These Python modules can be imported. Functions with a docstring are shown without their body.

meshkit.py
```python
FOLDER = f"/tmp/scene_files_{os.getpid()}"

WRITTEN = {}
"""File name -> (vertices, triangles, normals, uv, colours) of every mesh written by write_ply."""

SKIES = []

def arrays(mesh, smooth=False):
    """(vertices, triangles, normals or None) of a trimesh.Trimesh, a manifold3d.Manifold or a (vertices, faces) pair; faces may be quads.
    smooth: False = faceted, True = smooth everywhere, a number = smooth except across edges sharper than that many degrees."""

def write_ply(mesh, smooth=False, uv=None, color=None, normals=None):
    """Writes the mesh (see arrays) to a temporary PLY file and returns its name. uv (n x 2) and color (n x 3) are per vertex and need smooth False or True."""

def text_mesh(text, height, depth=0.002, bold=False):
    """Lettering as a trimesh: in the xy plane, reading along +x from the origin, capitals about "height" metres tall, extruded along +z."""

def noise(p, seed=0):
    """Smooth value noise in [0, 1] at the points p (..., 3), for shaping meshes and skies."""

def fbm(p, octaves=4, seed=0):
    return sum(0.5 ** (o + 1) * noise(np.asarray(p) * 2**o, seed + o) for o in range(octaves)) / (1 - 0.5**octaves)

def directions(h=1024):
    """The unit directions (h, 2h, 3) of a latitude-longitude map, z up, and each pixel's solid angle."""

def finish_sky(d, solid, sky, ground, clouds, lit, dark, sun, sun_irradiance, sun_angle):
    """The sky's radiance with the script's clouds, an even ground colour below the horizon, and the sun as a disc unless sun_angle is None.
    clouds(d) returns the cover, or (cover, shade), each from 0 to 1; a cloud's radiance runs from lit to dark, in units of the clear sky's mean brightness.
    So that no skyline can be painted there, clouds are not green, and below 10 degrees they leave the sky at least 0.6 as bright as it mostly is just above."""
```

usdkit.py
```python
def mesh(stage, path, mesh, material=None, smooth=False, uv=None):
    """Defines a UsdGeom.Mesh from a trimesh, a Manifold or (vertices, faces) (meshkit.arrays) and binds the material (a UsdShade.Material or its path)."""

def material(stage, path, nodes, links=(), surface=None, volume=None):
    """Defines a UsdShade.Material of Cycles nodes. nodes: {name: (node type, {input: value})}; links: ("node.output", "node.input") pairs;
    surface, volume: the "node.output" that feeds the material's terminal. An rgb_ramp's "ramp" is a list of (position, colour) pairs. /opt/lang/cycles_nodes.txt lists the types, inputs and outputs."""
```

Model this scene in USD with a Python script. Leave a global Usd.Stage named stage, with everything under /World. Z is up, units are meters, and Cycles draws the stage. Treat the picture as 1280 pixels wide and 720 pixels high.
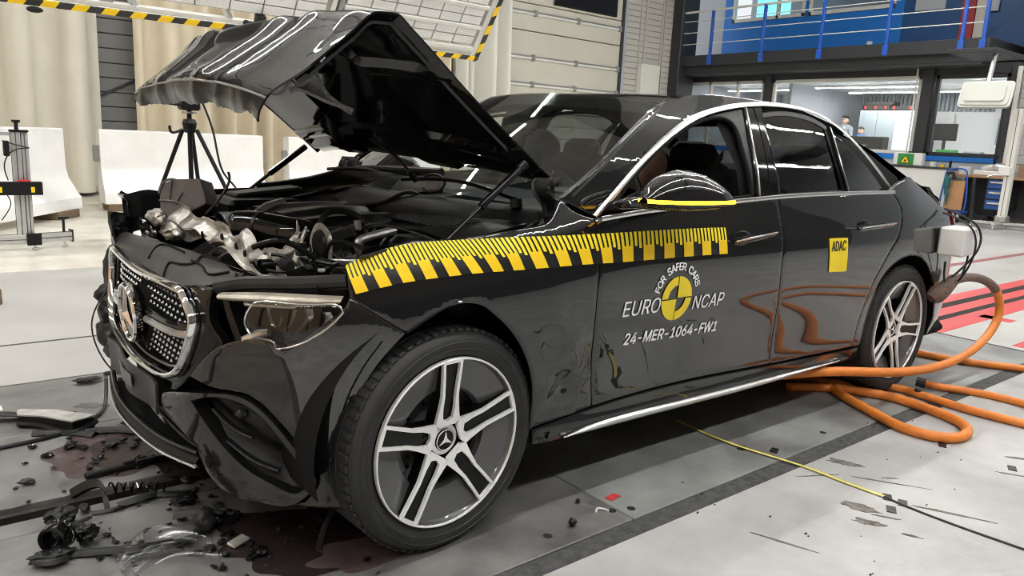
import math, random
import numpy as np, trimesh, shapely.geometry as sg, shapely.affinity as sa
from scipy.interpolate import CubicSpline, PchipInterpolator, RectBivariateSpline
from scipy.spatial import Delaunay
from pxr import Usd, UsdGeom, UsdLux, UsdShade, Gf, Sdf, Vt
import usdkit, meshkit

stage = Usd.Stage.CreateInMemory()
UsdGeom.SetStageUpAxis(stage, 'Z'); UsdGeom.SetStageMetersPerUnit(stage, 1.0)
UsdGeom.Xform.Define(stage, '/World')
# ------------------------------------------------ camera, exposure, light level
CAM_POS = (-1.2039, -2.7094, 1.2694)
RIGHT, UP, FWD = ((0.780109, -0.623755, 0.048573), (0.08387, 0.181197, 0.979864), (0.619997, 0.760327, -0.193668))
cam = UsdGeom.Camera.Define(stage, '/World/camera')
cam.CreateHorizontalApertureAttr(36.0); cam.CreateFocalLengthAttr(36 * 950.29 / 1280)
cam.CreateClippingRangeAttr((0.05, 200.0))
cam.AddTransformOp().Set(Gf.Matrix4d(*RIGHT, 0, *UP, 0, *[-v for v in FWD], 0, *CAM_POS, 1))
EXPOSURE = 0.36
cam.CreateExposureAttr(EXPOSURE)
LAMP = 60.0          # radiance of the hall's strip lights
LAMP_COL = (1.0, .99, .96)
OFFICE = 25.0        # strip lights of the two office floors
DAY = 1.5
world_light = UsdLux.DomeLight.Define(stage, '/World/sky'); world_light.CreateIntensityAttr(0.25); world_light.CreateColorAttr(Gf.Vec3f(.95, .97, 1.0))
rng = np.random.default_rng(7); random.seed(7)

# ------------------------------------------------ materials
def mat(name, col, rough=.5, metal=0., coat=0., spec=.5, col2=None, nscale=5., detail=4., lo=.35, hi=.65, bump=0., bscale=60., bdist=.01, emit=None, strength=0., trans=0., ior=1.5, rough2=None, aniso=None, coat_rough=.03, sheen=0., coat_ior=1.5):
    p = dict(base_color=col, roughness=rough, metallic=metal, coat_weight=coat, coat_roughness=coat_rough, specular_ior_level=spec, transmission_weight=trans, ior=ior, sheen_weight=sheen, coat_ior=coat_ior)
    if emit is not None: p.update(emission_color=emit, emission_strength=strength)
    n, l = {'p': ('principled_bsdf', p)}, []
    if col2 is not None or rough2 is not None or bump:
        n['g'] = ('texture_coordinate', {})
        src = 'g.object'
        if aniso is not None:
            n['m'] = ('mapping', {'scale': aniso}); l.append((src, 'm.vector')); src = 'm.vector'
    if col2 is not None or rough2 is not None:
        n['n'] = ('noise_texture', {'scale': nscale, 'detail': detail, 'roughness': .6}); l.append((src, 'n.vector'))
        if col2 is not None:
            n['r'] = ('rgb_ramp', {'ramp': [(lo, col), (hi, col2)]}); l += [('n.fac', 'r.fac'), ('r.color', 'p.base_color')]
        if rough2 is not None:
            n['q'] = ('map_range', {'from_min': lo, 'from_max': hi, 'to_min': rough, 'to_max': rough2, 'clamp': True}); l += [('n.fac', 'q.value'), ('q.result', 'p.roughness')]
    if bump:
        n['bn'] = ('noise_texture', {'scale': bscale, 'detail': 3.}); n['b'] = ('bump', {'strength': bump, 'distance': bdist})
        l += [(src, 'bn.vector'), ('bn.fac', 'b.height'), ('b.normal', 'p.normal')]
    return usdkit.material(stage, f'/World/Looks/{name}', n, l, surface='p.BSDF')

def glass(name, tint, f0=.05, rough=0.):
    """thin clear sheet: see-through, mirroring more towards grazing view"""
    return usdkit.material(stage, f'/World/Looks/{name}', {'t': ('transparent_bsdf', {'color': tint}), 'g': ('glossy_bsdf', {'color': (1, 1, 1), 'roughness': rough}), 'w': ('layer_weight', {'blend': .5}),
                           'p': ('math', {'math_type': 'power', 'value2': 4.6}), 's': ('math', {'math_type': 'multiply_add', 'value2': 1 - f0, 'value3': f0}), 'm': ('mix_closure', {})},
                           [('w.facing', 'p.value1'), ('p.value', 's.value1'), ('s.value', 'm.fac'), ('t.BSDF', 'm.closure1'), ('g.BSDF', 'm.closure2')], surface='m.closure')

M = {}
M['paint'] = mat('black_paint', (.0045, .0045, .005), .3, coat=1., spec=.08, coat_rough=.008, coat_ior=1.68)
M['paint_worn'] = mat('black_paint_worn', (.008, .0078, .0075), .3, coat=1., spec=.1, coat_rough=.02, bump=.05, bscale=5., bdist=.012, coat_ior=1.85)
M['gloss_black'] = mat('gloss_black', (.005, .005, .005), .06)
M['primer'] = mat('dusty_black_panel', (.035, .034, .031), .42, col2=(.055, .052, .046), nscale=9, bump=.1, bscale=300)
M['plastic'] = mat('black_plastic', (.0075, .0075, .0075), .42, spec=.3, bump=.08, bscale=400)
M['bay'] = mat('bay_black_plastic', (.0035, .0035, .0035), .32, spec=.3)
M['bay_grey'] = mat('bay_dark_plastic', (.012, .012, .0115), .4, spec=.35)
M['apron'] = mat('scratched_dark_paint', (.006, .006, .0058), .28, spec=.4, col2=(.013, .012, .011), nscale=22, bump=.1, bscale=120)
M['plastic_grey'] = mat('dark_grey_plastic', (.024, .024, .023), .45, spec=.35, col2=(.015, .015, .015), nscale=14)
M['plate_grey'] = mat('tinted_plate', (.045, .045, .044), .4)
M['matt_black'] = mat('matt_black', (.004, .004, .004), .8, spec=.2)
M['rubber'] = mat('tyre_rubber', (.016, .016, .0165), .62, col2=(.024, .024, .024), nscale=12, bump=.1, bscale=250)
M['rubber_text'] = mat('tyre_lettering', (.022, .022, .022), .45)
M['chrome'] = mat('chrome', (.82, .82, .82), .08, metal=1.)
M['satin'] = mat('satin_chrome', (.78, .78, .77), .24, metal=1.)
M['alloy'] = mat('machined_alloy', (.93, .93, .93), .4, metal=.3)
M['alloy_grey'] = mat('dark_alloy_paint', (.075, .075, .077), .28, coat=.6, coat_rough=.08)
M['alloy_black'] = mat('gloss_black_alloy', (.003, .003, .003), .3, spec=.25)
M['iron'] = mat('brake_iron', (.36, .35, .33), .38, metal=.9, col2=(.22, .21, .2), nscale=10)
M['caliper'] = mat('brake_caliper', (.16, .16, .16), .45, metal=.4)
M['alu'] = mat('bare_aluminium', (.62, .61, .59), .36, metal=.85, col2=(.36, .35, .33), nscale=18, bump=.15, bscale=40)
M['torn'] = mat('crumpled_silver_metal', (.66, .64, .60), .38, metal=.55, col2=(.34, .32, .29), nscale=9, bump=.5, bscale=22, bdist=.02)
M['zinc'] = mat('zinc_bracket', (.30, .29, .27), .4, metal=.7)
M['bottle'] = mat('grey_brown_plastic', (.105, .090, .082), .5, col2=(.125, .112, .104), nscale=5, bump=.05, bscale=40)
M['dull_pad'] = mat('grey_insulation', (.42, .41, .39), .95, spec=.1, bump=.8, bscale=160)
M['amber'] = mat('amber_indicator', (.9, .4, .02), .3, emit=(1.0, .50, .035), strength=2.2)
M['amber_dark'] = mat('amber_lens', (.10, .03, .006), .15, coat=1.)
M['red_lens'] = mat('red_lamp_lens', (.30, .008, .012), .12, coat=1.)
M['headlamp_strip'] = mat('headlamp_light_guide', (.50, .46, .38), .3, metal=.35, col2=(.30, .27, .22), nscale=10)
M['reflector'] = mat('lamp_reflector', (.75, .73, .68), .18, metal=.9)
M['clear'] = glass('clear_plastic', (.62, .60, .58), .06)
M['shard'] = glass('clear_shard', (.86, .86, .86), .02, .12)
M['screen_glass'] = glass('windscreen_glass', (.74, .80, .78), .055)
M['tint'] = glass('tinted_glass', (.50, .52, .52), .045)
M['tape'] = mat('pale_yellow_tape', (.78, .66, .14), .5)
M['rear_glass'] = glass('dark_rear_glass', (.28, .30, .30), .05)
M['pane'] = glass('window_glass', (.95, .97, .97), .03)
M['yellow'] = mat('yellow_vinyl', (.95, .62, .015), .5, spec=.3)
M['sticker_yellow'] = mat('lemon_vinyl', (.95, .72, .025), .5, spec=.3)
M['logo_yellow'] = mat('logo_yellow', (.93, .72, .04), .5, spec=.3)
M['white_vinyl'] = mat('white_vinyl', (.93, .93, .93), .5, spec=.3)
M['black_vinyl'] = mat('black_vinyl', (.012, .012, .012), .35)
M['seat'] = mat('seat_fabric', (.010, .010, .011), .8)
M['skin_dummy'] = mat('dummy_vinyl', (.46, .29, .21), .55)
M['skin'] = mat('skin', (.62, .40, .30), .5)
M['hair'] = mat('dark_hair', (.018, .012, .009), .6)
M['shirt'] = mat('grey_shirt', (.30, .33, .37), .8)
M['shirt2'] = mat('blue_shirt', (.05, .10, .25), .8)
M['blue_cloth'] = mat('dummy_blue_cloth', (.04, .075, .16), .8)
M['red_seat'] = mat('red_strap', (.45, .02, .03), .6)
M['orange'] = mat('orange_cable', (.80, .24, .035), .48, col2=(.55, .17, .04), nscale=14, lo=.5, hi=.75)
M['braid'] = mat('braided_sleeve', (.22, .13, .10), .6, col2=(.08, .06, .05), nscale=90, bump=.5, bscale=150)
M['wire'] = mat('black_wire', (.012, .012, .012), .45)
M['white_box'] = mat('white_plastic', (.72, .72, .70), .4)
# setting
M['concrete'] = mat('rough_concrete', (.35, .35, .345), .75, col2=(.49, .49, .48), nscale=2.2, detail=10, bump=.22, bscale=130, bdist=.006)
M['concrete_far'] = mat('smooth_concrete', (.35, .345, .33), .34, col2=(.45, .445, .425), nscale=1.1, detail=8, rough2=.5, bump=.04, bscale=90, bdist=.004)
M['epoxy'] = mat('cream_epoxy_floor', (.62, .585, .51), .16, col2=(.72, .695, .62), nscale=.9, detail=7, rough2=.34)
M['steel'] = mat('floor_steel', (.155, .155, .152), .45, metal=.15, col2=(.30, .31, .30), nscale=2.6, detail=9, rough2=.6, bump=.06, bscale=60)
M['steel_oily'] = mat('oily_floor_steel', (.11, .107, .103), .34, metal=.15, col2=(.25, .245, .24), nscale=3.4, detail=9, rough2=.55, bump=.06, bscale=60)
M['tar'] = mat('tar_joint', (.045, .046, .047), .85, col2=(.09, .09, .09), nscale=30, bump=.9, bscale=60, bdist=.01)
M['slot'] = mat('slot_dirt', (.012, .010, .008), .9)
M['rust_rail'] = mat('rusty_rail', (.012, .009, .008), .8, col2=(.03, .02, .015), nscale=20)
M['spill'] = mat('red_coolant_film', (.075, .05, .05), .12, col2=(.12, .09, .09), nscale=5, rough2=.3)
M['spill_dark'] = mat('dark_coolant_film', (.034, .022, .023), .10, col2=(.022, .016, .017), nscale=4, rough2=.25)
M['gouge'] = mat('gouged_concrete', (.10, .092, .078), .9, col2=(.24, .22, .19), nscale=28, bump=.8, bscale=90)
M['red_line'] = mat('red_floor_paint', (.62, .045, .05), .4, col2=(.50, .06, .06), nscale=5)
M['red_old'] = mat('worn_red_paint', (.30, .07, .075), .5, col2=(.20, .08, .08), nscale=8)
M['curtain'] = mat('cream_curtain', (.70, .63, .49), .9, spec=.1, col2=(.66, .59, .46), nscale=3)
M['curtain_pale'] = mat('pale_curtain', (.69, .66, .57), .9, spec=.1, col2=(.65, .62, .53), nscale=2)
M['curtain_white'] = mat('white_curtain', (.72, .71, .66), .9, spec=.1)
M['wall_board'] = mat('grey_wall_sheet', (.20, .20, .19), .5)
M['wall_high'] = mat('dark_upper_wall', (.06, .06, .058), .7)
M['dusty'] = mat('dusty_plastic', (.46, .45, .42), .7, col2=(.30, .29, .27), nscale=16)
M['wall_pale'] = mat('pale_wall_sheet', (.55, .53, .48), .55)
M['door_panel'] = mat('door_panel', (.62, .60, .51), .5, col2=(.57, .55, .47), nscale=.8)
M['grey_metal'] = mat('grey_metal', (.30, .30, .29), .45, metal=.4)
M['dark_steel'] = mat('anthracite_steel', (.028, .03, .034), .5)
M['barrier'] = mat('white_concrete', (.87, .87, .855), .6, col2=(.81, .805, .785), nscale=3, detail=8, bump=.1, bscale=50)
M['wood'] = mat('weathered_wood', (.22, .15, .09), .8, col2=(.12, .08, .05), nscale=6, aniso=(2, 12, 12))
M['board_wood'] = mat('plywood', (.52, .28, .13), .6, col2=(.44, .22, .10), nscale=4, aniso=(1, 8, 1))
M['beech'] = mat('beech_top', (.42, .24, .12), .5, col2=(.33, .18, .09), nscale=5, aniso=(1, 10, 1))
M['frame_alu'] = mat('aluminium_profile', (.66, .66, .64), .35, metal=.75)
M['groove'] = mat('profile_groove', (.10, .10, .10), .6)
M['tile'] = mat('led_tile', (.78, .78, .77), .35, col2=(.84, .84, .83), nscale=3)
M['led_dot'] = mat('led_dot', (.50, .49, .45), .25)
M['tile_frame'] = mat('tile_frame', (.16, .16, .155), .5)
M['wall_hall'] = mat('hall_wall', (.085, .08, .075), .7)
M['wall_dark'] = mat('hall_wall_dark', (.05, .05, .05), .7)
M['ceiling'] = mat('ceiling_sheet', (.52, .51, .48), .6)
M['front_wall'] = mat('brown_partition', (.62, .44, .29), .6)
M['stud'] = mat('grille_stud', (.34, .34, .34), .3, metal=1.)
M['lamp'] = mat('strip_lamp_diffuser', (.9, .9, .9), .4, emit=LAMP_COL, strength=LAMP)
M['office_lamp'] = mat('office_lamp_diffuser', (.9, .9, .9), .4, emit=(1, .98, .95), strength=OFFICE * 2)
M['office_wall'] = mat('office_wall', (.80, .81, .82), .7)
M['office_grey'] = mat('office_grey_wall', (.42, .45, .49), .7)
M['blue_wall'] = mat('blue_cladding', (.012, .175, .60), .45)
M['navy'] = mat('navy_cladding', (.012, .07, .21), .45)
M['blue_steel'] = mat('blue_steel', (.02, .10, .48), .4)
M['pale_rail'] = mat('pale_rail', (.70, .70, .66), .4)
M['white_frame'] = mat('white_window_frame', (.66, .66, .64), .4)
M['cyan_screen'] = mat('lit_window_display', (.2, .5, .6), .4, emit=(.25, .85, .95), strength=1.1)
M['red_door'] = mat('red_panel', (.33, .025, .035), .5)
M['locker'] = mat('steel_locker', (.33, .38, .41), .45)
M['black_case'] = mat('black_case', (.02, .02, .021), .55)
M['red_latch'] = mat('red_latch', (.62, .05, .05), .4)
M['screen_off'] = mat('dark_screen', (.012, .012, .014), .2)
M['green'] = mat('green_plastic', (.03, .25, .06), .5)
M['teal'] = mat('teal_tool', (.015, .13, .15), .4)
M['blue_drawer'] = mat('blue_drawer', (.02, .09, .33), .45)
M['hivis'] = mat('yellow_green', (.62, .72, .05), .6)
M['cardboard'] = mat('cardboard', (.30, .19, .11), .8)
M['grey_cab'] = mat('grey_cabinet', (.38, .39, .39), .5)
M['hazard_black'] = mat('hazard_black', (.02, .02, .02), .5)
M['lamp_box'] = mat('flood_lamp_white', (.60, .62, .57), .35)

# ------------------------------------------------ prims
used, LOC = {}, {}
def path_for(parent, name):
    k = f'{parent}/{name}'; n = used.get(k, 0); used[k] = n + 1
    return k if n == 0 else f'{k}_{n:03d}'
def tag(p, label=None, cat=None, group=None, kind=None):
    p = stage.GetPrimAtPath(p) if isinstance(p, str) else p
    for k, v in (('label', label), ('category', cat), ('group', group), ('kind', kind)):
        if v: p.SetCustomDataByKey(k, v)
def thing(name, label, cat, loc=(0, 0, 0), group=None, kind=None):
    p = path_for('/World', name); x = UsdGeom.Xform.Define(stage, p); x.AddTranslateOp().Set(Gf.Vec3d(*map(float, loc)))
    LOC[p] = np.array(loc, float); tag(x.GetPrim(), label, cat, group, kind); return p
def part(name, mesh, m, parent, smooth=30, label=None, kind=None):
    """mesh in world coordinates; parent: a thing's path or a part's path"""
    root = '/'.join(parent.split('/')[:3]); p = path_for(parent, name)
    if isinstance(mesh, (list, tuple)) and not (len(mesh) == 2 and isinstance(mesh[0], np.ndarray)): mesh = trimesh.util.concatenate(list(mesh))
    v, f, n = meshkit.arrays(mesh, smooth)
    v = v - LOC.get(root, np.zeros(3))
    g = UsdGeom.Mesh.Define(stage, p)
    g.CreatePointsAttr(Vt.Vec3fArray.FromNumpy(v.astype(np.float32))); g.CreateFaceVertexCountsAttr(Vt.IntArray.FromNumpy(np.full(len(f), 3, np.int32)))
    g.CreateFaceVertexIndicesAttr(Vt.IntArray.FromNumpy(f.astype(np.int32).ravel())); g.CreateSubdivisionSchemeAttr('none')
    if n is not None:
        g.CreateNormalsAttr(Vt.Vec3fArray.FromNumpy(n.astype(np.float32))); g.SetNormalsInterpolation('vertex')
    UsdShade.MaterialBindingAPI.Apply(g.GetPrim()).Bind(M[m])
    tag(g.GetPrim(), label, None, None, kind); return p
def solo(name, mesh, m, label, cat, group=None, kind=None, smooth=30):
    if isinstance(mesh, (list, tuple)): mesh = trimesh.util.concatenate(list(mesh))
    c = mesh.bounds.mean(0); c[2] = mesh.bounds[0, 2]
    p = path_for('/World', name); LOC[p] = c
    g = usdkit.mesh(stage, p, (mesh.vertices - c, mesh.faces), M[m], smooth=smooth)
    UsdGeom.Xformable(g).AddTranslateOp().Set(Gf.Vec3d(*map(float, c))); tag(g.GetPrim(), label, cat, group, kind); return p
def copy(src, loc, rotz=0., label=None, cat=None, group=None):
    was = stage.GetPrimAtPath(src).GetCustomData(); name = src.split('/')[-1]
    p = path_for('/World', name); x = UsdGeom.Xform.Define(stage, p)
    x.GetPrim().GetReferences().AddInternalReference(src); x.ClearXformOpOrder()
    x.AddTranslateOp(opSuffix='place').Set(Gf.Vec3d(*map(float, loc))); x.AddRotateZOp(opSuffix='turn').Set(float(rotz))
    x.GetPrim().SetInstanceable(True); tag(x.GetPrim(), label or was['label'], cat or was['category'], group or was.get('group')); return p

# ------------------------------------------------ shapes
A = lambda *x: np.array(x, float)
cat_ = trimesh.util.concatenate
def unit(v): v = np.asarray(v, float); return v / max(np.linalg.norm(v), 1e-12)
def box(lo, hi, ch=0.):
    lo, hi = np.minimum(lo, hi).astype(float), np.maximum(lo, hi).astype(float)
    c, e = (lo + hi) / 2, (hi - lo) / 2
    if ch <= 0: b = trimesh.creation.box(2 * e); b.apply_translation(c); return b
    ch = min(ch, .49 * 2 * e.min()); P = []
    for s in np.ndindex(2, 2, 2):
        s = np.array(s) * 2 - 1
        for k in range(3):
            q = s * e; q[[i for i in range(3) if i != k]] -= s[[i for i in range(3) if i != k]] * ch; P.append(q)
    return trimesh.convex.convex_hull(np.array(P) + c)
def obox(c, ex, ey, size, ch=0.):
    """box about c with axes ex, ey"""
    ex = unit(ex); ez = unit(np.cross(ex, ey)); ey = np.cross(ez, ex); b = box(-np.array(size) / 2, np.array(size) / 2, ch)
    T = np.eye(4); T[:3, 0], T[:3, 1], T[:3, 2], T[:3, 3] = ex, ey, ez, c; b.apply_transform(T); return b
def bar(p, q, w, h=None, up=(0, 0, 1), ch=0.):
    p, q = A(*p), A(*q); d = q - p; up = np.array(up, float)
    if abs(unit(d) @ unit(up)) > .98: up = A(0, 1, 0)
    return obox((p + q) / 2, d, np.cross(up, d), (np.linalg.norm(d), w, h or w), ch)
def frames(P):
    P = np.asarray(P, float); t = np.gradient(P, axis=0); t /= np.maximum(np.linalg.norm(t, axis=1, keepdims=True), 1e-12)
    n = np.zeros_like(t); r = A(0, 0, 1) if abs(t[0, 2]) < .9 else A(1, 0, 0); n[0] = unit(np.cross(t[0], r))
    for i in range(1, len(t)): n[i] = unit(n[i - 1] - t[i] * (n[i - 1] @ t[i]))
    return t, n, np.cross(t, n)
def spline(P, n=40, closed=False):
    P = np.asarray(P, float)
    if closed: P = np.vstack([P, P[:1]])
    if len(P) == 2: return P[0] + (P[1] - P[0]) * np.linspace(0, 1, n)[:, None]
    t = np.r_[0, np.cumsum(np.maximum(np.linalg.norm(np.diff(P, axis=0), axis=1), 1e-9) ** .5)]
    c = CubicSpline(t, P, bc_type='periodic' if closed else 'natural'); return c(np.linspace(0, t[-1], n, endpoint=not closed))
def tube(P, r, k=8, closed=False, caps=True, sx=1., sy=1.):
    P = np.asarray(P, float); n = len(P); r = np.broadcast_to(r, n); t, a, b = frames(np.vstack([P, P[:1]]) if closed else P)
    a, b = a[:n], b[:n]; th = np.linspace(0, 2 * np.pi, k, endpoint=False)
    V = (P[:, None] + r[:, None, None] * (sx * np.cos(th)[None, :, None] * a[:, None] + sy * np.sin(th)[None, :, None] * b[:, None])).reshape(-1, 3); F = []
    m = n if closed else n - 1
    i, j = np.meshgrid(np.arange(m), np.arange(k), indexing='ij'); i2, j2 = (i + 1) % n, (j + 1) % k
    q = np.stack([i * k + j, i2 * k + j, i2 * k + j2, i * k + j2], -1).reshape(-1, 4); F = np.vstack([q[:, [0, 1, 2]], q[:, [0, 2, 3]]])
    if caps and not closed:
        V = np.vstack([V, P[0], P[-1]]); jj = np.arange(k)
        F = np.vstack([F, np.c_[np.full(k, n * k), jj, (jj + 1) % k], np.c_[np.full(k, n * k + 1), (n - 1) * k + (jj + 1) % k, (n - 1) * k + jj]])
    m = trimesh.Trimesh(V, F, process=False)
    if m.volume < 0: m.invert()
    return m
def stick(p, q, r, r2=None, k=10): return tube([p, q], [r, r if r2 is None else r2], k)
def lathe(prof, k=48, axis='z', c=(0, 0, 0)):
    """prof: (radius, height) pairs"""
    prof = np.asarray(prof, float); n = len(prof); th = np.linspace(0, 2 * np.pi, k, endpoint=False)
    V = np.stack([prof[:, None, 0] * np.cos(th), prof[:, None, 0] * np.sin(th), np.broadcast_to(prof[:, None, 1], (n, k))], -1).reshape(-1, 3)
    i, j = np.meshgrid(np.arange(n - 1), np.arange(k), indexing='ij'); j2 = (j + 1) % k
    q = np.stack([i * k + j, i * k + j2, (i + 1) * k + j2, (i + 1) * k + j], -1).reshape(-1, 4)
    m = trimesh.Trimesh(V, np.vstack([q[:, [0, 1, 2]], q[:, [0, 2, 3]]]), process=False)
    if axis == 'y': m.apply_transform(trimesh.transformations.rotation_matrix(np.pi / 2, [1, 0, 0]))   # height -> -y
    if axis == 'x': m.apply_transform(trimesh.transformations.rotation_matrix(np.pi / 2, [0, 1, 0]))
    m.apply_translation(c); return m
def grid(P):
    """quads over an (n, m, 3) array"""
    n, m = P.shape[:2]; i, j = np.meshgrid(np.arange(n - 1), np.arange(m - 1), indexing='ij')
    q = np.stack([i * m + j, (i + 1) * m + j, (i + 1) * m + j + 1, i * m + j + 1], -1).reshape(-1, 4)
    return trimesh.Trimesh(P.reshape(-1, 3), np.vstack([q[:, [0, 1, 2]], q[:, [0, 2, 3]]]), process=False)
def shell(P, th, nrm=None):
    """a closed slab: grid P thickened by th along its normals"""
    d = np.cross(np.gradient(P, axis=0), np.gradient(P, axis=1)); d /= np.maximum(np.linalg.norm(d, axis=-1, keepdims=True), 1e-9)
    Q = P - d * th; a, b = grid(P), grid(Q); b.invert()
    n, m = P.shape[:2]; rim = [*range(0, m), *[i * m + m - 1 for i in range(1, n)], *[(n - 1) * m + j for j in range(m - 2, -1, -1)], *[i * m for i in range(n - 2, 0, -1)]]
    R0, R1 = P.reshape(-1, 3)[rim], Q.reshape(-1, 3)[rim]; k = len(rim); j = np.arange(k); j2 = (j + 1) % k
    side = trimesh.Trimesh(np.vstack([R0, R1]), np.vstack([np.c_[j, j + k, j2], np.c_[j2, j + k, j2 + k]]), process=False)
    return cat_([a, b, side])
def prism(poly, h, T=None):
    poly = poly if hasattr(poly, 'geoms') or hasattr(poly, 'exterior') else sg.Polygon(poly)
    poly = poly.buffer(0)
    m = cat_([trimesh.creation.extrude_polygon(g, h, engine='earcut') for g in getattr(poly, 'geoms', [poly])])
    if T is not None: m.apply_transform(T)
    return m
def frameT(o, ex, ey):
    T = np.eye(4); ex = unit(ex); ez = unit(np.cross(ex, ey)); T[:3, 0], T[:3, 1], T[:3, 2], T[:3, 3] = ex, np.cross(ez, ex), ez, o; return T
def mirror(m):
    m = m.copy(); m.vertices[:, 1] *= -1; m.invert(); return m
def blob(c, r, amp=.3, f=3., seed=0, sub=3):
    m = trimesh.creation.icosphere(subdivisions=sub); v = m.vertices.copy()
    m.vertices = c + v * np.asarray(r) * (1 + amp * (meshkit.fbm(v * f * .5 + 7.3 + seed, 3, seed) - .5)[:, None] * 2); return m
def body_mesh(bones, fine=.02, it=12):
    """one continuous surface round bones [(p, r, q, r2), ...]"""
    import manifold3d as m3
    tot = m3.Manifold()
    for p, r, q, r2 in bones:
        tot += m3.Manifold.batch_hull([m3.Manifold.sphere(r, 20).translate(tuple(map(float, p))), m3.Manifold.sphere(r2, 20).translate(tuple(map(float, q)))])
    m = tot.refine_to_length(fine).to_mesh(); t = trimesh.Trimesh(m.vert_properties[:, :3], m.tri_verts); t.merge_vertices()
    trimesh.smoothing.filter_taubin(t, iterations=it); return t
# ---------------------------------------------------------------- car body surface
PLAN = np.array([(-.605,0),(-.603,-.15),(-.600,-.3),(-.590,-.42),(-.545,-.55),(-.462,-.68),(-.365,-.80),(-.25,-.885),(-.1,-.932),(.1,-.945),(.4,-.945),(.8,-.942),(1.2,-.942),(1.6,-.945),(2.,-.947),(2.5,-.95),(2.96,-.95),(3.3,-.935),(3.58,-.893),(3.78,-.812),(3.91,-.69),(3.985,-.48),(4.015,-.2),(4.02,0)])
_t = np.r_[0, np.cumsum(np.hypot(*np.diff(PLAN, axis=0).T))]
_full = np.vstack([PLAN[:0:-1] * [1, -1], PLAN])
_tf = np.r_[-_t[:0:-1], _t]
_cs = CubicSpline(_tf, _full)
ZS = np.array([.12,.17,.22,.28,.34,.42,.52,.62,.72,.80,.88,.95,1.02,1.08,1.14,1.22])
_cols = [ # a-position (index into PLAN), inward offset at each of ZS
 (0,  [.16,.10,.05,.025,.01,.0,.0,.0,.004,.018,.04,.09,.2,.3,.4,.5]),
 (3,  [.10,.06,.035,.02,.008,.0,.0,.0,.004,.02,.05,.10,.2,.3,.4,.5]),
 (5,  [.06,.03,.012,.004,.0,.0,.0,.0,.006,.022,.06,.11,.19,.28,.37,.45]),
 (7,  [.05,.03,.02,.015,.012,.008,.004,.0,.002,.010,.035,.08,.15,.22,.3,.38]),
 (9,  [.10,.07,.05,.042,.03,.018,.008,.002,.0,.004,.018,.05,.11,.18,.25,.33]),
 (10, [.12,.095,.07,.048,.034,.026,.016,.006,.0,.003,.012,.032,.075,.13,.19,.27]),
 (11, [.12,.10,.075,.05,.042,.04,.03,.014,.003,.0,.004,.016,.037,.06,.09,.13]),
 (14, [.12,.10,.075,.05,.042,.04,.03,.014,.003,.0,.004,.016,.037,.06,.09,.13]),
 (16, [.12,.10,.075,.05,.03,.02,.01,.002,.0,.0,.003,.012,.03,.055,.09,.14]),
 (18, [.14,.11,.07,.04,.02,.01,.003,.0,.0,.004,.014,.03,.06,.10,.15,.22]),
 (20, [.16,.11,.06,.03,.015,.0,.0,.003,.008,.018,.032,.055,.085,.13,.18,.25]),
 (23, [.18,.12,.06,.03,.01,.0,.005,.01,.02,.03,.04,.05,.07,.1,.16,.25])]
_ia = np.r_[[-_t[c[0]] for c in _cols[:0:-1]], [_t[c[0]] for c in _cols]]
_iv = np.array([c[1] for c in _cols[:0:-1]] + [c[1] for c in _cols])
_inset = RectBivariateSpline(_ia, ZS, PchipInterpolator(ZS, _iv, axis=1)(ZS), kx=1, ky=3)
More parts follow.
